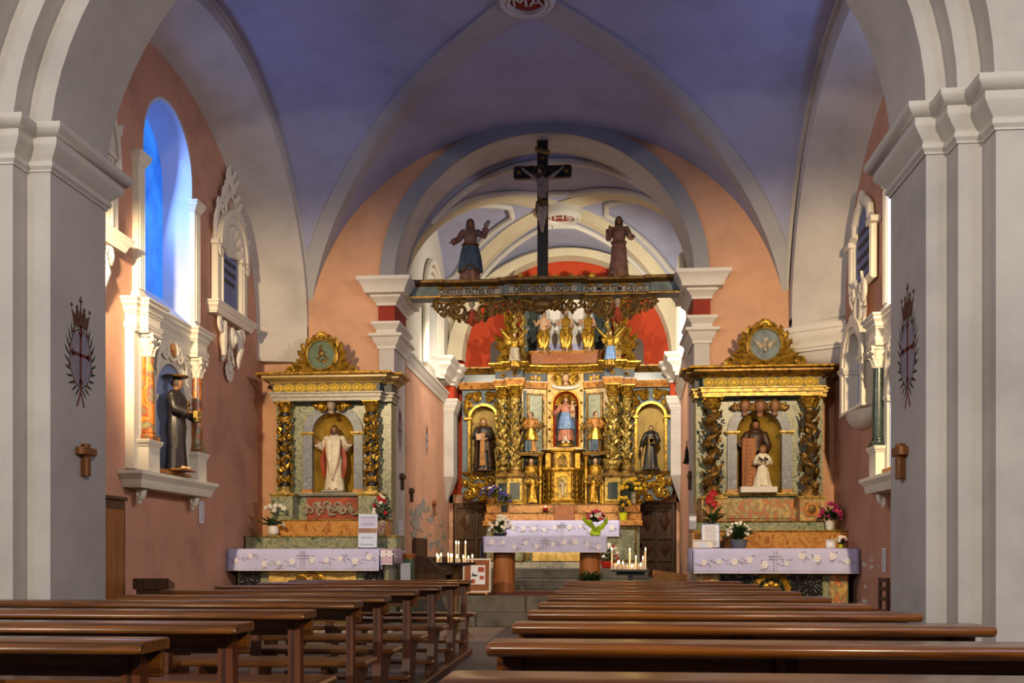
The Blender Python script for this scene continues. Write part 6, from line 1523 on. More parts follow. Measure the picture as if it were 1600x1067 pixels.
# ================================================================== WALL SHRINES (aedicules) AND PLAQUES
def shrine(rootM, yc, rz, label, colmat, side):
    loc = (WL if side < 0 else WR, yc, 0)
    t = thing('wall_shrine', label, 'shrine', loc, rz)
    P = 'stucco'
    cx1, cx2 = (-.72, .72)
    b = B(); arch_panel(b, -.98, .98, 2.10, 3.68, -.20, -.005, 0, .44, 2.14, 3.02); b.obj('shrine_body', P, t)
    b = B(); niche_shell(b, 0, .444, 2.14, 3.02, -.20, .19); b.obj('niche', 'niche_blue', t)
    b = B(); arch_band(b, 0, .44, .53, 2.14, 3.02, -.235, -.19); b.obj('niche_archivolt', P, t)
    for s_ in (-1, 1):
        B().sweep([(s_*.49-.07, -.19), (s_*.49-.07, -.24), (s_*.49+.07, -.24), (s_*.49+.07, -.19)], corn(.025, .07, 2.96, CAPM)).obj('impost', P, t)
    B().cbox(-.47, .47, -.34, -.05, 2.10, 2.145, .008).obj('niche_floor', 'wood_light', t)
    for x in (cx1, cx2):
        p = B().box(x-.15, x+.15, -.42, -.05, 2.06, 2.40).obj('column_pedestal', P, t)
        B().sweep([(x-.15, -.05), (x-.15, -.42), (x+.15, -.42), (x+.15, -.05)], corn(.05, .08, 2.36, CAPM)).obj('pedestal_cornice', P, p)
        c = thing('column', None, None); c.parent = t
        col_base('base', c, x, -.28, 2.44, 2.55, .075, colmat)
        B().lathe([(.078, 2.55), (.080, 2.8), (.066, 3.40)], 18, (x, -.28, 0)).obj('shaft', colmat, c)
        capital('capital', c, x, -.28, 3.40, 3.66, .078, P)
        B().box(x-.12, x+.12, -.21, -.19, 2.45, 3.60).obj('pilaster_strip', P, t)
    pth = [(-.98, -.005), (-.98, -.25), (-.88, -.25), (-.88, -.42), (-.56, -.42), (-.56, -.25), (.56, -.25), (.56, -.42), (.88, -.42), (.88, -.25), (.98, -.25), (.98, -.005)]
    B().prism(pth, 3.66, 4.02, 'xy').obj('entablature', P, t)
    B().sweep(pth, corn(.04, .10, 3.66, CAPM)).obj('architrave', P, t)
    B().sweep(pth, corn(.13, .17, 3.86)).obj('cornice', P, t)
    sp = [(-1.04, -.005), (-1.04, -.40), (1.04, -.40), (1.04, -.005)]
    B().sweep(sp, [(-.0, 1.88), (.0, 1.88), (.03, 1.92), (.04, 1.97), (.09, 2.01), (.12, 2.03), (.12, 2.07), (0, 2.075)]).obj('shelf_moulding', P, t)
    B().box(-1.04, 1.04, -.40, -.005, 1.885, 2.07).obj('shelf_core', P, t)
    for x in (-.78, .78):
        b = B(); scroll(b, 0, 0, 1.84, .09, PI/2, 1.3, .05, 1); b.v = [(p_[1]*1.2+x, p_[0]-.18, p_[2]) for p_ in b.v]
        b.ell((x, -.14, 1.76), (.05, .06, .07), 8, 6); b.obj('shelf_bracket', P, t)
    b = B()
    for s_ in (-1, 1):
        scroll(b, s_*.22, -.26, 3.58, .10, PI/2, 1.3, .04, s_, lead=[(s_*.46, 3.32), (s_*.40, 3.50)]); leaf(b, (s_*.15, 3.62), (s_*.45, 3.60), .06, -.24, .6, .1); leaf(b, (s_*.3, 3.5), (s_*.46, 3.25), .05, -.24, .6, .1)
        leaf(b, (s_*.1, 3.70), (s_*.25, 3.78), .05, -.26, .6, .1)
    ring_xz(b, 0, -.27, 3.64, .13, .03, 20); b.obj('cartouche_scrolls', P, t)
    b = B(); b.ell((0, -.25, 3.64), (.11, .05, .11), 14, 8); b.obj('cartouche_oval', 'marble_orange', t)
    t.scale = (1, .55, 1)
    for c in t.children:
        if c.name.startswith('column') and c.type == 'EMPTY': c.scale.y = 1/.55; c.location.y = .2291
    return t
plain('niche_blue', '8fa0cc', .8, 0, .05, 4)
shrine(None, 12.20, PI/2, 'white stucco shrine with orange marbled columns on the left wall', 'marble_column', -1)
shrine(None, 12.18, -PI/2, 'white stucco shrine with dark green marble columns on the right wall', 'marble_dark_green', 1)
def ex_black(t, H, HM, s_):
    b = B(); b.lathe([(.055*H, 0), (.13*H, .01*H), (.135*H, .025*H), (.05*H, .03*H)], 18, M=HM @ T(0, .02*H, 1.0*s_)); b.obj('halo_hat', 'gold_dark', t)
    b = B().cbox(.04*H, .15*H, -.22*H, -.17*H, .52*H, .64*H, .006); b.obj('book', 'gold_pale', t)
    b = B(); b.box(-.012*H, .012*H, -.145*H, -.13*H, .62*H, .74*H); b.box(-.035*H, .035*H, -.145*H, -.13*H, .685*H, .71*H); b.obj('pectoral_cross', 'gold_dark', t)
    b = B().cbox(-.19*H, .19*H, -.14*H, .10*H, -.02, 0, .006); b.obj('base', 'wood_mid', t)
figure('statue_dark_monk', 'dark-robed statue with gilded hat holding a book in the left wall shrine', (WL+.19, 12.2, 2.165), 1.14, PI/2, 'robe_dark', 'skin_dark', 'hair_dark', hem=.13, arms=[((-.12, 0, .785), (-.17, -.05, .64), (-.10, -.15, .60), (.5, -.6, .1)), ((.12, 0, .785), (.18, -.05, .62), (.11, -.16, .57), (-.2, -.9, .1))], extra=ex_black)
# window pilasters (trim)
def win_pil(M, x, nm):
    b = B(); b.box(x-.09, x+.09, -.07, .0, 4.05, 5.68)
    for d in (-.05, 0, .05): b.tube([(x+d, -.075, 4.2), (x+d, -.075, 5.6)], .014, 6)
    b.sweep([(x-.09, 0), (x-.09, -.07), (x+.09, -.07), (x+.09, 0)], corn(.06, .14, 5.64, CAPM)); b.sweep([(x-.09, 0), (x-.09, -.07), (x+.09, -.07), (x+.09, 0)], [(0, 4.03), (.04, 4.03), (.04, 4.12), (.02, 4.16), (0, 4.17)])
    struct(nm, xf(b, M), 'stucco')
win_pil(ML, 11.50, 'trim_40'); win_pil(ML, 13.16, 'trim_41'); win_pil(MR, -11.25, 'trim_42'); win_pil(MR, -12.92, 'trim_43')
def text_lines(parent, name, x0, x1, zs, y, h, mat, seed=0):
    rnd = random.Random(seed); b = B()
    for z in zs:
        x = x0+rnd.uniform(0, .12)*(x1-x0)
        while x < x1-.1*(x1-x0):
            w_ = rnd.uniform(.06, .17)*(x1-x0); b.box(x, min(x+w_, x1), y-.003, y, z-h/2, z+h/2); x += w_+.04*(x1-x0)
    o = b.obj(name, mat, parent); tag(o, kind='stuff'); return o
def plaque_left(yc, label):
    t = thing('stucco_plaque', label, 'plaque', (WL, yc, 0), PI/2, 'shell-headed plaques on the left wall'); P = 'stucco'
    w = .40
    b = B(); arch_panel(b, -.66, .66, 4.60, 5.46, -.16, -.005, 0, w, 4.62, 5.46, .001); b.obj('frame_legs', P, t) if False else None
    for s_ in (-1, 1):
        B().cbox(*sorted((s_*w, s_*.64)), -.17, -.005, 4.60, 5.44, .015).obj('frame_leg', P, t)
        B().tube([(s_*.46, -.18, 4.62), (s_*.46, -.18, 5.40)], .025, 8).obj('leg_roll', P, t)
        b = B(); scroll(b, s_*.56, -.2, 5.36, .08, PI/2, 1.3, .035, -s_); b.obj('leg_volute', P, t)
        B().cbox(*sorted((s_*.36, s_*.68)), -.21, -.005, 5.43, 5.50, .012).obj('impost', P, t)
    b = B(); arch_band(b, 0, w, .60, 5.46, 5.47, -.20, -.005); b.obj('frame_arch', P, t)
    b = B(); arch_band(b, 0, .52, .60, 5.46, 5.47, -.25, -.19); b.obj('frame_arch_roll', P, t)
    for i in range(7):
        a = PI*(i+.5)/7; b = B(); b.tube([(0, -.03, 5.44), (.2*math.cos(a), -.07, 5.46+.2*math.sin(a)), (.41*math.cos(a), -.12, 5.46+.41*math.sin(a))], [.02, .06, .095], 8); b.obj('shell_flute', P, t)
    p = B().box(-w-.01, w+.01, -.04, -.005, 4.60, 5.47).obj('plaque_field', 'plaque_blue', t)
    b = B(); arch_band(b, 0, .001, w, 5.40, 5.46, -.02, -.005); b.obj('shell_back', P, t)
    text_lines(p, 'painted_lettering', -.33, .33, (5.34, 5.20, 5.06), -.041, .07, 'ink', 3)
    B().sweep([(-.74, -.005), (-.74, -.20), (.74, -.20), (.74, -.005)], corn(.12, .16, 4.46)).obj('sill', P, t)
    B().box(-.74, .74, -.2, -.005, 4.47, 4.61).obj('sill_core', P, t)
    b = B()                                            # pendant: mask, garlands and shell
    b.ell((0, -.14, 4.25), (.13, .10, .16), 12, 8); b.ell((0, -.22, 4.23), (.05, .05, .07), 8, 6); b.obj('pendant_mask', P, t)
    for s_ in (-1, 1):
        b = B(); scroll(b, s_*.42, -.12, 4.36, .12, PI/2, 1.3, .05, -s_); b.obj('pendant_volute', P, t)
        b = B(); b.tube([(s_*.28, -.12, 4.42), (s_*.36, -.14, 4.15), (s_*.30, -.12, 3.98), (s_*.33, -.10, 3.86)], [.06, .085, .06, .03], 8); b.obj('pendant_garland', P, t)
        b = B(); leaf(b, (s_*.03, 4.14), (s_*.12, 3.86), .05, -.10, .6, .1); b.obj('pendant_leaf', P, t)
    b = B(); fan(b, 0, 3.80, .19, -PI*.95, -PI*.05, 7, .06, -.06, .1); fan(b, 0, 3.80, .16, .4, PI-.4, 5, .06, -.06, .15); b.ell((0, -.10, 3.80), .06, 8, 6); b.obj('pendant_shell', P, t)
    # foliage finial climbing above the arch
    for s_ in (-1, 1):
        b = B(); scroll(b, s_*.36, -.12, 6.02, .14, 0 if s_ > 0 else PI, 1.2, .05, s_, lead=[(s_*.62, 5.55), (s_*.60, 5.8)]); b.obj('finial_volute', P, t)
        for k, (p0, p1, w_) in enumerate((((.60, 5.55), (.74, 5.90), .07), ((.50, 5.9), (.62, 6.10), .06), ((.30, 6.08), (.40, 6.32), .07), ((.16, 6.18), (.34, 6.42), .06), ((.10, 6.35), (.26, 6.62), .06), ((.04, 6.45), (.14, 6.72), .06))):
            b = B(); leaf(b, (s_*p0[0], p0[1]), (s_*p1[0], p1[1]), w_, -.10, .7, .22); b.obj('finial_leaf', P, t)
    b = B(); b.tube([(-.26, -.10, 6.10), (-.12, -.12, 6.30), (.04, -.12, 6.34), (-.02, -.12, 6.50), (0, -.10, 6.66)], [.05, .055, .05, .045, .02], 8); b.obj('finial_stem', P, t)
    b = B(); arch_band(b, 0, .20, .27, 5.98, 6.06, -.14, -.005, 16); b.obj('finial_arch', P, t)
    t.scale = (.94, .62, 1); return t
plaque_left(14.40, 'white stucco plaque with shell head and tall leafy finial beyond the left window')
plaque_left(10.26, 'white stucco plaque half hidden behind the left pier')
def plaque_right():
    P = 'stucco'
    t = thing('stucco_plaque', 'blue inscribed plaque in a white cusped stucco frame, upper right wall', 'plaque', (WR, 14.05, 0), -PI/2)
    pts = [(-.52, 4.70), (-.52, 5.42), (-.38, 5.48), (-.36, 5.62), (-.22, 5.74), (-.08, 5.80), (0, 5.90), (.08, 5.80), (.22, 5.74), (.36, 5.62), (.38, 5.48), (.52, 5.42), (.52, 4.70)]
    p = B().prism([(x*.98, z) for x, z in pts], -.05, -.005, 'xz').obj('plaque_field', 'plaque_blue', t)
    b = B(); b.tube([(x*1.08, -.09, z+.03) for x, z in pts]+[(-.56, -.09, 4.70), (-.56, -.09, 4.75)], .075, 8); b.obj('frame', P, t)
    b = B(); b.tube([(x*.95, -.07, z-.02) for x, z in pts], .03, 6); b.obj('frame_bead', P, t)
    for s_ in (-1, 1): B().cbox(*sorted((s_*.46, s_*.74)), -.20, -.005, 5.36, 5.44, .012).obj('impost', P, t)
    text_lines(p, 'painted_lettering', -.42, .42, (5.46, 5.30, 5.14, 4.98, 4.82), -.052, .075, 'ink', 6)
    b = B(); ring_xz(b, 0, -.14, 4.40, .16, .06, 20, .2); b.obj('cartouche_ring', P, t)
    b = B(); b.ell((0, -.06, 4.40), (.14, .05, .18), 12, 8); b.obj('cartouche_oval', 'plaster_rose', t)
    for s_ in (-1, 1):
        b = B(); scroll(b, s_*.26, -.16, 4.62, .13, -PI/2, 1.3, .05, s_); b.obj('cartouche_volute', P, t)
        for p0, p1 in (((.18, 4.50), (.42, 4.36)), ((.2, 4.42), (.40, 4.16)), ((.12, 4.24), (.26, 4.08)), ((.10, 4.64), (.22, 4.86))):
            b = B(); leaf(b, (s_*p0[0], p0[1]), (s_*p1[0], p1[1]), .07, -.12, .7, .2); b.obj('cartouche_leaf', P, t)
    # lower niche box
    t.scale = (.98, .7, 1)
    n = thing('wall_niche', 'white arched stucco niche with pale blue back under the upper right plaque', 'niche', (WR, 14.05, 0), -PI/2); n.scale = (.98, .62, 1)
    b = B(); arch_panel(b, -.60, .60, 3.06, 4.02, -.30, -.005, 0, .40, 3.12, 3.70); b.obj('niche_body', P, n) if False else None
    b = B(); arch_band(b, 0, .42, .60, 3.06, 3.66, -.32, -.005); b.obj('niche_frame', P, n)
    b = B(); arch_band(b, 0, .50, .62, 3.06, 3.66, -.36, -.31); b.obj('niche_frame_roll', P, n)
    b = B(); b.prism([(-.43, 3.06)]+[(-.43*math.cos(PI*i/16), 3.66+.43*math.sin(PI*i/16)) for i in range(17)]+[(.43, 3.06)], -.03, -.005, 'xz'); b.obj('niche_back', 'niche_blue', n)
    for s_ in (-1, 1): B().sweep([(s_*.52-.12, -.005), (s_*.52-.12, -.34), (s_*.52+.12, -.34), (s_*.52+.12, -.005)], corn(.05, .09, 3.60, CAPM)).obj('impost', P, n)
    b = B()
    for k in range(5): b.ell((-.12+.06*k, -.10, 3.84+.05*(k % 2)), (.07, .06, .08), 8, 6)
    b.obj('niche_bust', P, n)
    rows = []
    for k in range(7):
        u = k/6; r = math.cos(u*PI/2*.92); rows.append([(.64*r*math.cos(PI+PI*i/14), -.36*r*(.3+.7*abs(math.sin(PI*i/14))) if 0 < i < 14 else -.005, 3.07-.26*math.sin(u*PI/2)) for i in range(15)])
    b = B(); b.loft(rows); b.obj('niche_base', P, n)
    B().cbox(-.64, .64, -.37, -.005, 3.03, 3.075, .012).obj('niche_sill', P, n)
plaque_right()
# ================================================================== CENTRAL ALTAR TABLE
t = thing('altar_mensa', 'wooden altar table on two tree-trunk legs in front of the high altar', 'altar', (0, 0, 0))
B().cbox(-1.92, .11, 17.20, 17.95, 1.345, 1.432, .012).obj('table_top', 'wood_mid', t)
for px0, px1 in ((769, 804), (905, 938)):
    x0, x1 = at(px0, 900, 17.45).x, at(px1, 900, 17.45).x; r = (x1-x0)/2
    b = B(); rows = []
    for z, k in ((.478, 1.0), (.6, .98), (.8, 1.0), (1.0, .97), (1.2, .98), (1.346, 1.02)):
        rows.append([((x0+x1)/2+r*k*(1+.03*math.sin(3*a+7*z)+.02*math.sin(7*a))*math.cos(a), 17.55+r*k*(1+.03*math.sin(3*a+7*z))*math.sin(a), z) for a in [2*PI*i/28 for i in range(28)]])
    b.loft(rows); b.obj('trunk_leg', 'trunk_wood', t)
cloth('altar_cloth', 'lilac embroidered cloth on the trunk-legged altar table', -1.935, .125, 17.19, 17.9, 1.436, .27, seed=4)
b = B(); b.loft([[(-1.985-.02*(k>0)+.012*math.sin(5*k), 17.35+.42*i/8+.015*math.sin(3*i), 1.43-.65*k/4) for i in range(9)] for k in range(5)], cap=False, closed=False)
o = tag(b.obj('purple_cloth', 'cloth_purple'), 'purple cloth hanging at the left end of the trunk-legged altar table', 'cloth'); o.modifiers.new('t', 'SOLIDIFY').thickness = .012
# ================================================================== FLOWERS
def pot(name, parent, r, h, mat, z=0, flare=.8):
    return B().lathe([(r*flare*.9, z), (r*flare, z+.01), (r, z+h*.9), (r*1.06, z+h*.92), (r*1.06, z+h), (r*.9, z+h), (r*.85, z+h*.85)], 18).obj(name, mat, parent)
def blossoms(parent, pts, r, mat, petals=6, seed=0, name='blossoms'):
    rnd = random.Random(seed); b = B()
    for p in pts:
        M = T(*p) @ R(rnd.uniform(-.5, .5), 'Z') @ R(rnd.uniform(-.4, .5), 'X')
        lb = B(); rosette(lb, 0, 0, 0, r*rnd.uniform(.8, 1.15), petals, r*.35); lb.ell((0, r*.1, 0), (r*.5, r*.4, r*.5), 6, 4); b.add(lb.v, lb.f, M)
    return tag(b.obj(name, mat, parent), kind='stuff')
def foliage(parent, n, r, h, z, mat='leaf', seed=0, w=.018, L_=.10, name='leaves'):
    rnd = random.Random(seed); b = B()
    for i in range(n):
        a = rnd.uniform(0, 2*PI); q = rnd.uniform(.1, 1); lb = B(); leaf(lb, (0, 0), (0, L_*rnd.uniform(.6, 1.2)), w*rnd.uniform(.7, 1.3), 0, .3, .5, 1, 4)
        b.add(lb.v, lb.f, T(r*q*math.cos(a)*.6, r*q*math.sin(a)*.6, z+h*rnd.uniform(0, .7)) @ R(a+PI/2) @ R(rnd.uniform(.1, 1.2), 'X'))
    return tag(b.obj(name, mat, parent), kind='stuff')
def dome(n, r, h, z, seed=0, front=True):
    rnd = random.Random(seed); out = []
    for i in range(n):
        a = rnd.uniform(PI*.9, 2.1*PI) if front else rnd.uniform(0, 2*PI); e = rnd.uniform(.05, 1.45); out.append((r*math.cos(e)*math.cos(a), r*math.cos(e)*math.sin(a), z+h*math.sin(e)))
    return out
def bouquet(name, label, loc, potd, r, h, cols, leafn=40, leafm='leaf', fr=.03, group=None, seed=0, L_=.10):
    t = thing(name, label, 'flowers', loc, 0, group)
    pr, ph_, pm = potd
    if pr: pot('pot', t, pr, ph_, pm)
    foliage(t, leafn, r, h, ph_, leafm, seed, .02, L_)
    for k, (m_, n_) in enumerate(cols): blossoms(t, dome(n_, r, h, ph_+.03, seed+7*k+1), fr, m_, 6, seed+k)
    return t
p = at(781, 832, 17.5); bouquet('white_bouquet', 'bushy white flowers in a dark trough on the trunk-legged altar table', (p.x, 17.5, 1.442), (.13, .06, 'pot_dark'), .20, .26, [('flower_white', 42)], 90, fr=.033, seed=1)
t = bouquet('pink_bouquet', 'pink and red bouquet in lime wrapping on the trunk-legged altar table', (at(930, 832, 17.5).x, 17.5, 1.442), (.075, .07, 'wrap_lime'), .17, .16, [('flower_pink', 18), ('flower_white', 10), ('flower_red', 5)], 60, 'leaf_dark', .032, None, 2)
for ch in list(t.children):
    if ch.name.startswith(('blossoms', 'leaves')): ch.location.z += .17
b = B(); rows = []
for k in range(9):
    u = k/8; r = [.055, .085, .075, .045, .06, .10, .14, .17, .19][k]
    rows.append([(r*1.15*math.cos(a), -.02+r*.75*math.sin(a)-.02*u, .30*u*(.78+.30*math.sin(2.0*a+.6))+.03*u*math.sin(9*a)) for a in [PI*.92+PI*1.16*i/24 for i in range(25)]])
b.loft(rows, cap=False, closed=False); o = b.obj('lime_wrap', 'wrap_lime', t, 20); o.modifiers.new('t', 'SOLIDIFY').thickness = .005
GZ = 2.165
bouquet('violet_flowers', 'blue-violet flowers in a copper pot at the left end of the high altar', (at(768, 800, 20.9).x, 20.86, 2.153), (.10, .14, 'pot_copper'), .24, .22, [('flower_violet', 26), ('flower_white', 5)], 50, seed=3)
bouquet('violet_flowers', 'small violet flowers in a dark pot beside the left retable pedestal', (at(788, 800, 20.6).x, 20.62, 1.975), (.07, .16, 'pot_dark'), .13, .22, [('flower_violet', 12)], 40, seed=4)
bouquet('yellow_flowers', 'yellow flowers in a square lime pot at the right end of the high altar', (at(974, 815, 20.4).x, 20.42, 1.80), (.085, .16, 'pot_yellow'), .15, .30, [('flower_yellow', 14)], 50, 'leaf_dark', .034, None, 5)
t = bouquet('yellow_lilies', 'yellow lilies in a clear glass vase, right end of the high altar ledge', (at(990, 800, 20.9).x, 20.86, 2.153), (.055, .24, 'glass_clear'), .24, .24, [('flower_yellow', 18)], 40, 'leaf', .045, None, 6, .14)
bouquet('white_red_flowers', 'white flowers with a red rose in a red pot on the altar step', (at(950, 888, 19.6).x, 19.62, .872), (.15, .13, 'pot_red'), .20, .30, [('flower_white', 26), ('flower_red', 4)], 60, 'leaf', .036, None, 7)
t = thing('green_plant', 'low green leafy plant at the foot of the right trunk leg', 'plant', (at(922, 905, 17.0).x, 17.0, .478)); pot('pot', t, .09, .10, 'pot_dark'); foliage(t, 140, .22, .24, .12, 'leaf', 8, .022, .14)
# side altar flowers
p = at(428, 838, 15.2)
t = thing('white_orchid', 'white orchid in a round white pot on the left side altar', 'flowers', (p.x, 15.17, AL['Z']['g1']+.013))
B().lathe([(.04, 0), (.075, .03), (.085, .08), (.07, .13), (.055, .15), (.05, .13)], 18).obj('pot', 'pot_white', t)
foliage(t, 14, .14, .05, .14, 'leaf_dark', 2, .035, .16)
b = B(); b.tube([(0, 0, .13), (.02, 0, .30), (.06, -.02, .42), (.14, -.05, .46)], .006, 5); b.tube([(0, 0, .13), (-.02, 0, .25), (.02, -.03, .36), (-.08, -.05, .42)], .006, 5); b.obj('stems', 'leaf', t)
blossoms(t, [(-.10, -.05, .42), (-.03, -.06, .44), (.05, -.06, .45), (.13, -.06, .45), (.18, -.06, .41), (.03, -.05, .38), (.10, -.05, .20), (.16, -.04, .17)], .045, 'flower_white', 5, 2)
t = bouquet('red_white_roses', 'tall red and white roses at the right end of the left side altar', (at(597, 838, 15.2).x, 15.17, AL['Z']['g1']+.013), (.055, .22, 'glass_clear'), .14, .34, [('flower_red', 9), ('flower_white', 5)], 36, 'leaf_dark', .036, None, 11)
p = at(1111, 850, 15.2)
t = thing('red_anthurium', 'red anthurium with tall stems on the right side altar', 'flowers', (p.x, 15.2, AR_['Z']['g1']+.013)); pot('pot', t, .06, .12, 'pot_dark'); foliage(t, 22, .14, .16, .12, 'leaf', 12, .035, .16)
b = B(); b.tube([(0, 0, .1), (0, 0, .42)], .006, 5); b.tube([(0, 0, .1), (.03, 0, .52)], .006, 5); b.obj('stems', 'leaf', t)
b = B(); leaf(b, (0, .40), (-.07, .50), .06, -.02, .2, .2, 1); leaf(b, (.03, .48), (.02, .60), .06, -.02, .2, .2, 1); leaf(b, (.0, .36), (.09, .42), .05, -.02, .2, .2, 1); b.obj('spathes', 'flower_red', t)
bouquet('white_lilies', 'white flowers in a round grey bowl on the right side altar', (at(1155, 853, 14.7).x, 14.75, 1.216), (.125, .12, 'pot_grey'), .17, .22, [('flower_white', 22)], 110, 'leaf', .028, None, 13, .13)
bouquet('magenta_bouquet', 'magenta and pink flowers in a small white pot at the right altar corner', (at(1296, 829, 15.2).x, 15.2, AR_['Z']['g1']+.013), (.065, .13, 'pot_white'), .17, .22, [('flower_magenta', 16), ('flower_pink', 6)], 60, 'leaf_dark', .035, None, 14)
bouquet('small_posy', 'tiny white and pink posy beside a white card on the right altar', (at(1315, 854, 14.7).x, 14.72, 1.216), (.035, .05, 'pot_yellow'), .08, .08, [('flower_white', 10), ('flower_pink', 3)], 24, 'leaf', .025, None, 15, .05)
# ================================================================== PAPERS, SIGNS, BOXES
def notice(name, label, loc, rz, w, h, lines=8, stand=False, mat='paper', frame=None, tilt=0, seed=0, cat='notice'):
    t = thing(name, label, cat, loc, rz); t.rotation_euler = (tilt, 0, rz)
    B().cbox(-w/2, w/2, -.006, 0, 0, h, .001).obj('sheet', mat, t)
    text_lines(t, 'printed_lines', -w*.40, w*.40, [h*(.90-.80*i/max(1, lines-1)) for i in range(lines)], -.0065, h*.022, 'print_grey', seed)
    if frame:
        b = B()
        for a, c, d, e in ((-w/2-.012, -w/2, 0, h), (w/2, w/2+.012, 0, h), (-w/2-.012, w/2+.012, h, h+.012), (-w/2-.012, w/2+.012, -.012, 0)): b.box(a, c, -.012, .006, d, e)
        b.obj('frame', frame, t)
    if stand:
        b = B(); b.tube([(-w*.3, .02, h*.6), (-w*.3, .10, -.01)], .006, 5); b.tube([(w*.3, .02, h*.6), (w*.3, .10, -.01)], .006, 5); b.tube([(-w*.5, -.03, -.005), (w*.5, -.03, -.005)], .006, 5); b.tube([(-w*.45, -.03, -.005), (-w*.45, .02, .02)], .005, 5); b.tube([(w*.45, -.03, -.005), (w*.45, .02, .02)], .005, 5); b.obj('wire_stand', 'iron', t)
    return t
p = at(573, 853, 14.7); notice('photo_board', 'upright card with photographs on a wire stand, left side altar', (p.x, 14.75, 1.222), 0, .28, .50, 5, True, 'paper_blue', None, -.10, 1)
for ch in [o for o in bpy.data.objects if o.name.startswith('photo_board')]:
    B().cbox(-.135, .135, -.009, -.005, .22, .29, .001).obj('dark_band', 'robe_mauve', ch); B().cbox(-.12, .12, -.009, -.005, .31, .46, .001).obj('photograph', 'pot_grey_light', ch) if 'pot_grey_light' in MATS else B().cbox(-.12, .12, -.009, -.005, .31, .46, .001).obj('photograph', 'cloth_lilac', ch)
p = at(1111, 848, 14.75); notice('framed_prayer', 'blue-framed prayer card leaning on the right side altar', (p.x, 14.8, 1.222), 0, .235, .33, 12, True, 'paper', 'robe_blue', -.12, 2)
notice('wall_notice', 'narrow printed notice pinned to the left wall below the shrine', (WL+.008, 13.45, 1.545), PI/2, .17, .30, 10, seed=3)
notice('wall_notice', 'narrow printed notice pinned to the right wall by the pier', (WR-.008, 13.2, .90), -PI/2, .17, .30, 10, seed=4)
notice('jamb_notice', 'white notice fixed low on the left chancel jamb above the display box', (-3.214, 16.42, 1.42), PI/2, .34, .26, 4, seed=5)
t = thing('display_box', 'dark green display box with notices beside the left side altar', 'box', (-2.88, 15.2, 0))
B().cbox(-.10, .10, -.10, .14, 0, 1.08, .01).obj('box_body', 'emblem_greenfield', t); B().sweep([(-.10, .14), (-.10, -.10), (.10, -.10), (.10, .14)], corn(.04, .08, 1.06)).obj('box_cornice', 'wood_mid', t); B().box(-.1, .1, -.1, .14, 1.08, 1.135).obj('box_top', 'wood_mid', t)
for z0, z1 in ((.72, 1.00), (.40, .64), (.12, .30)): B().cbox(-.075, .075, -.108, -.099, z0, z1, .001).obj('pinned_sheet', 'paper', t)
t = thing('donation_box', 'small white donation box with slot on the right side altar', 'box', (at(1098, 857, 14.7).x, 14.75, 1.216)); B().cbox(-.14, .14, -.07, .07, 0, .10, .006).obj('box_body', 'frame_white', t); B().cbox(-.15, .15, -.08, .08, .10, .118, .005).obj('box_lid', 'frame_white', t); B().box(-.05, .05, -.008, .008, .117, .120).obj('slot', 'ink', t); B().cbox(-.06, .06, -.074, -.069, .02, .075, .001).obj('box_label', 'paper_blue', t)
t = thing('leaflet_holder', 'clear leaflet holder at the left end of the right side altar', 'holder', (at(1081, 840, 15.1).x+.02, 15.2, AR_['Z']['g1']+.013)); B().cbox(-.055, .055, .0, .012, 0, .24, .003).obj('holder_back', 'glass_clear', t); B().cbox(-.055, .055, -.05, -.04, 0, .14, .003).obj('holder_front', 'glass_clear', t); B().cbox(-.055, .055, -.05, .012, 0, .01, .002).obj('holder_base', 'glass_clear', t); B().cbox(-.05, .05, -.03, -.004, .01, .20, .002).obj('leaflet', 'paper', t)
t = thing('white_card', 'folded white card standing on the right side altar', 'card', (at(1299, 855, 14.65).x, 14.7, 1.216)); b = B(); b.add([(-.065, -.03, 0), (.065, -.03, 0), (.065, .0, .12), (-.065, .0, .12), (-.065, .03, 0), (.065, .03, 0)], [(0, 1, 2, 3), (3, 2, 5, 4)]); o = b.obj('card', 'paper', t); o.modifiers.new('t', 'SOLIDIFY').thickness = .003
t = thing('sanctuary_light', 'small red oil light on the high altar ledge', 'lamp', (at(852, 800, 20.6).x, 20.66, 1.983)); B().lathe([(.06, 0), (.075, .01), (.05, .025), (.05, .03)], 16).obj('saucer', 'iron', t); B().lathe([(.035, .03), (.05, .05), (.052, .09), (.045, .10)], 16).obj('glass_cup', 'glass_red', t); B().ell((0, 0, .11), (.01, .01, .02), 8, 6).obj('flame', 'flame', t)
# notice board on the chancel edge
p = at(744, 930, 16.35)
t = thing('notice_board', 'white-framed brown notice board with pinned sheet leaning beside the steps', 'notice board', (p.x, 16.42, .475), .0); t.rotation_euler = (-.10, 0, 0)
w_, h_ = .215, .53
B().box(-w_, w_, -.012, .0, .05, .05+h_).obj('board', 'board_brown', t)
for a, c, d, e in ((-w_-.012, -w_+.014, .04, .06+h_), (w_-.014, w_+.012, .04, .06+h_), (-w_, w_, .04+h_-.008, .06+h_), (-w_, w_, .04, .066)): B().cbox(a, c, -.024, .012, d, e, .004).obj('frame_bar', 'frame_white', t)
s = B().cbox(-.10, .135, -.018, -.011, .17, .48, .001).obj('pinned_sheet', 'paper', t)
for x, z, a, c in ((.07, .41, .05, .04), (.08, .28, .035, .03), (-.055, .22, .03, .035)): B().cbox(x-a, x+a, -.021, -.017, z-c, z+c, .001).obj('printed_picture', 'print_red', s)
B().prism([(-.09, .30), (-.07, .34), (-.06, .37), (-.05, .33), (-.02, .33), (.01, .32), (.01, .30)], -.021, -.017, 'xz').obj('printed_drawing', 'ink', s)
B().cbox(-w_+.03, w_-.03, -.03, .10, .022, .042, .004).obj('stand_bar', 'wood_light', t)
for x in (-.16, .16): B().cbox(x-.02, x+.02, -.03, .10, 0, .024, .004).obj('stand_foot', 'wood_light', t)
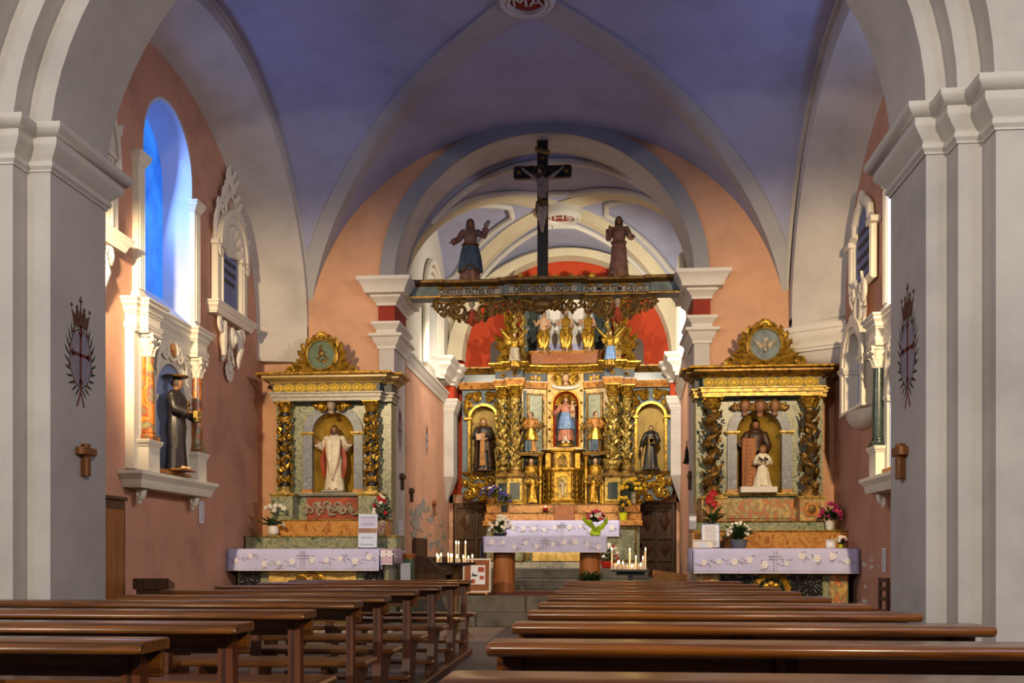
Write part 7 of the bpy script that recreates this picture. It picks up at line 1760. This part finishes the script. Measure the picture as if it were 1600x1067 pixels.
# ================================================================== CANDLE STANDS
def candle(base, px, topz, r, lit, label, group, lean=0):
    c = thing('votive_candle', label, 'candle', base, 0, group); h = topz-base[2]-(.045 if lit else 0)
    B().lathe([(r, 0), (r, h*.97), (r*.75, h), (r*.2, h+.002), (0, h+.002)], 10).obj('wax_stick', 'wax', c)
    B().tube([(0, 0, h-.002), (0, 0, h+.014)], .0016, 5).obj('wick', 'ink', c)
    if lit:
        B().lathe([(0, 0), (.007, .006), (.0095, .014), (.007, .026), (.003, .038), (0, .046)], 10, (0, 0, h+.004)).obj('flame', 'flame', c)
    c.rotation_euler = (0, lean, 0)
    return c
ORD = ['first', 'second', 'third', 'fourth', 'fifth', 'sixth', 'seventh', 'eighth', 'ninth', 'tenth', 'eleventh', 'twelfth', 'thirteenth', 'fourteenth', 'fifteenth', 'sixteenth']
SY = 13.6; sp = at(712, 880, SY); trz = sp.z
t = thing('candle_stand', 'round iron votive stand on a turned stem left of the aisle', 'candle stand', (sp.x, SY, 0))
B().lathe([(.0, trz-.03), (.10, trz-.04), (.25, trz-.018), (.275, trz-.012), (.275, trz+.012), (.262, trz+.012), (.255, trz-.004), (0, trz-.004)], 32).obj('tray', 'iron', t)
B().lathe([(.04, .06), (.035, .15), (.05, .25), (.03, .35), (.045, .55), (.028, .62), (.04, .75), (.05, trz-.10), (.09, trz-.05), (.10, trz-.035)], 16).obj('stem', 'bronze', t)
for a in (0, 2*PI/3, 4*PI/3): B().tube([(.02*math.cos(a), .02*math.sin(a), .12), (.14*math.cos(a), .14*math.sin(a), .09), (.24*math.cos(a), .24*math.sin(a), .012)], [.02, .016, .012], 7).obj('foot', 'bronze', t)
LC = [(254, 500, 1), (268, 518, 1), (291, 498, 1), (358, 497, 1), (382, 503, 1), (393, 505, 1), (430, 385, 1), (441, 512, 1), (454, 388, 1), (463, 556, 0), (498, 516, 1), (518, 384, 1), (544, 520, 1), (581, 508, 1)]
rnd = random.Random(4)
for i, (zx, zy, lit) in enumerate(LC):
    px, py = 640+zx/5.927, 780+zy/5.927; yy = SY+rnd.choice((-.12, -.06, 0, .07, .13))*(.5 if i in (0, 13) else 1); q = at(px, py, yy)
    h_ = 'tall' if zy < 450 else ('stub of a' if not lit else 'short')
    candle((q.x, yy, trz-.004), px, q.z, .011, lit, '%s white candle, %s from left on the round stand left of the aisle' % (h_, ORD[i]), 'candles on the round stand')
SY2 = 14.7; sp = at(985, 891, SY2); trz = sp.z
t = thing('candle_stand', 'flat black iron votive stand right of the aisle', 'candle stand', (sp.x, SY2, 0))
B().cbox(-.265, .265, -.15, .15, trz-.02, trz-.006, .004).obj('tray', 'black_paint', t)
for a, c, d, e in ((-.27, .27, -.155, -.145), (-.27, .27, .145, .155), (-.27, -.26, -.15, .15), (.26, .27, -.15, .15)): B().cbox(a, c, d, e, trz-.022, trz+.012, .003).obj('tray_rim', 'black_paint', t)
B().cbox(-.2, .2, -.03, .03, trz-.07, trz-.02, .006).obj('cross_bar', 'black_paint', t); B().cbox(-.03, .03, -.03, .03, .03, trz-.06, .006).obj('stem', 'black_paint', t); B().cbox(-.2, .2, -.14, .14, 0, .03, .006).obj('foot_plate', 'black_paint', t)
RC = [(568, 445, 1), (600, 592, 0), (625, 573, 1), (636, 563, 1), (652, 612, 0), (672, 572, 1), (690, 605, 0), (711, 603, 0), (735, 450, 1), (755, 602, 1), (776, 598, 0), (792, 520, 1), (818, 602, 0), (837, 590, 1), (858, 526, 1), (880, 448, 1)]
for i, (zx, zy, lit) in enumerate(RC):
    px, py = 860+zx/5.927, 780+zy/5.927; yy = SY2+rnd.choice((-.09, -.03, .03, .09)); q = at(px, py, yy)
    h_ = 'tall lit' if zy < 540 else ('unlit' if not lit else 'short lit')
    candle((q.x, yy, trz-.006), px, q.z, .013 if zx != 600 else .03, lit, '%s white candle, %s from left on the flat black stand right of aisle' % (h_, ORD[i]), 'candles on the flat black stand')
lamp('candle_glow_left', 'POINT', (at(712, 850, SY).x, SY-.05, 1.16), (0, 0, 0), 2.2, (1, .6, .25), .10)
lamp('candle_glow_right', 'POINT', (at(985, 860, SY2).x, SY2-.05, 1.16), (0, 0, 0), 2.0, (1, .6, .25), .10)
# ================================================================== FURNITURE AND CROSSES
t = thing('choir_stall', 'dark wooden stall with curved arm against the left chancel wall', 'stall', (-2.84, 17.7, .47))
B().prism([(-.34, 0), (.24, 0), (.24, .36), (.14, .40), (.02, .47), (-.06, .56), (-.14, .60), (-.34, .62)], -.40, -.34, 'xz').obj('end_panel', 'wood_dark', t)
B().cbox(-.26, .17, -.412, -.395, .06, .34, .006).obj('end_inset', 'wood_door', t)
B().tube([(-.34, -.37, .63), (-.15, -.37, .62), (-.04, -.37, .57), (.03, -.37, .48), (.14, -.37, .415), (.26, -.37, .38)], [.035, .035, .03, .03, .028, .03], 8).obj('arm_rail', 'wood_dark', t)
B().cbox(-.34, -.28, -.34, .8, 0, .95, .01).obj('back_board', 'wood_dark', t); B().cbox(-.30, .22, -.34, .8, .30, .35, .01).obj('seat', 'wood_dark', t); B().cbox(-.34, .24, .76, .82, 0, .62, .01).obj('end_panel', 'wood_dark', t)
t = thing('low_bench', 'low light-wood bench with sloping ends by the right chancel jamb', 'bench', (1.20, 17.2, .47))
B().prism([(-.28, 0), (.24, 0), (.24, .33), (-.20, .39), (-.28, .40)], -.18, -.13, 'xz').obj('end_panel', 'wood_light', t); B().cbox(-.26, .24, -.13, .5, .29, .33, .008).obj('seat_board', 'wood_light', t); B().prism([(-.28, 0), (.24, 0), (.24, .33), (-.20, .39), (-.28, .40)], .5, .55, 'xz').obj('end_panel', 'wood_light', t)
t = thing('wooden_cabinet', 'dark wooden cabinet side showing beyond the left pier', 'cabinet', (WL+.01, 10.2, 0), PI/2)
B().cbox(-.55, .52, -.24, 0, 0, 1.70, .01).obj('cabinet_body', 'wood_dark', t); B().cbox(-.57, .54, -.26, 0, 1.70, 1.74, .008).obj('cabinet_top', 'wood_dark', t)
for x in (-.28, .25): B().cbox(x-.22, x+.22, -.252, -.235, .1, 1.6, .006).obj('cabinet_door', 'wood_mid', t)
t = thing('book_stand', 'small dark wooden stand with sloped top by the left wall', 'stand', (-4.86, 10.85, 0), .15)
B().prism([(-.13, .74), (.13, .74), (.13, .80), (-.13, .86)], -.19, .19, 'yz').obj('sloped_top', 'wood_dark', t); B().cbox(-.16, .16, -.11, .11, .60, .74, .006).obj('shelf_box', 'wood_dark', t)
for x in (-.15, .15):
    for y in (-.10, .10): B().cbox(x-.018, x+.018, y-.018, y+.018, 0, .62, .004).obj('leg', 'wood_dark', t)
t = thing('small_chair', 'small dark wooden ladder-back chair against the right wall beyond the pier', 'chair', (3.30, 12.75, 0), -PI/2)
for x in (-.17, .17):
    B().cbox(x-.02, x+.02, .12, .16, 0, .84, .005).obj('back_post', 'wood_dark', t); B().cbox(x-.02, x+.02, -.17, -.13, 0, .43, .005).obj('leg', 'wood_dark', t)
B().cbox(-.2, .2, -.19, .17, .42, .455, .008).obj('seat', 'wood_mid', t)
for z in (.56, .68, .79): B().cbox(-.17, .17, .125, .15, z, z+.05, .005).obj('back_slat', 'wood_dark', t)
def cross(label, loc, rz, h, w, d, mat='wood_mid', arm=.70, th=.05):
    t = thing('wooden_cross', label, 'cross', loc, rz, None)
    B().cbox(-th/2, th/2, -d, 0, 0, h, .004).obj('upright', mat, t); B().cbox(-w/2, w/2, -d*1.15, -.0, h*arm-th/2, h*arm+th/2, .004).obj('crossbar', mat, t)
cross('thick wooden cross on the left pier below the painted wreath', (-3.464, 6.62, 1.64), PI/2, .215, .19, .05, arm=.76, th=.05)
cross('thick wooden cross on the right pier below the painted wreath', (1.918, 6.64, 1.585), -PI/2, .225, .17, .05, arm=.78, th=.055)
cross('small dark wooden cross on the left chancel jamb', (-3.220, 16.5, 2.18), PI/2, .27, .28, .05, 'wood_dark', .8, .07)
cross('small dark wooden cross at the near end of the pink chancel wall', (-3.197, 17.2, 2.02), PI/2, .24, .24, .05, 'wood_dark', .8, .06)
cross('small wooden cross above the damaged plaster of the chancel wall', (-3.197, 19.6, 1.88), PI/2, .30, .22, .05, 'wood_mid', .8, .05)
cross('small dark wooden cross on the right chancel jamb', (1.456, 16.4, 2.15), -PI/2, .30, .24, .05, 'wood_dark', .75, .06)
t = thing('hand_bell', 'dark bronze bell hanging on the right chancel wall', 'bell', (1.43, 16.95, 2.62), 0)
B().lathe([(.012, .28), (.02, .24), (.03, .20), (.035, .10), (.05, .04), (.075, 0), (.065, 0), (.03, .08)], 16).obj('bell_cup', 'iron', t); B().tube([(.06, 0, .36), (0, 0, .36), (0, 0, .27)], .008, 6).obj('bracket', 'iron', t); B().tube([(0, 0, .16), (0, 0, -.02)], [.006, .014], 6).obj('clapper', 'iron', t)
# ---- flaked plaster patches
def patches(M, parent, x0, x1, z0, z1, n, rmax, seed, mat='damage_grey'):
    rnd = random.Random(seed)
    for i in range(n):
        cx, cz, r = rnd.uniform(x0, x1), rnd.uniform(z0, z1), rnd.uniform(.25, 1)*rmax; k = 14; ph = rnd.uniform(0, 6)
        pts = [(cx+2.2*r*(.7+.35*rnd.random())*math.cos(2*PI*j/k)*rnd.uniform(.5, 1.1), cz+.5*r*(.6+.6*rnd.random())*math.sin(2*PI*j/k)*rnd.uniform(.5, 1.2)) for j in range(k)]
        xf(B().prism(pts, -.006-.004*rnd.random(), .0, 'xz'), M).obj('plaster_scar', mat, parent)
WCL = bpy.data.objects['wall_chancel_left']
patches(MCL, WCL, 17.4, 21.2, 1.05, 2.0, 46, .17, 3); patches(MCL, WCL, 17.3, 18.6, 1.3, 2.15, 14, .26, 5)
patches(MR, wr, -15.3, -13.4, .3, 1.1, 16, .10, 6, 'plaster_mould'); patches(ML, wl, 14.9, 15.7, .7, 1.0, 7, .12, 7, 'plaster_mould')
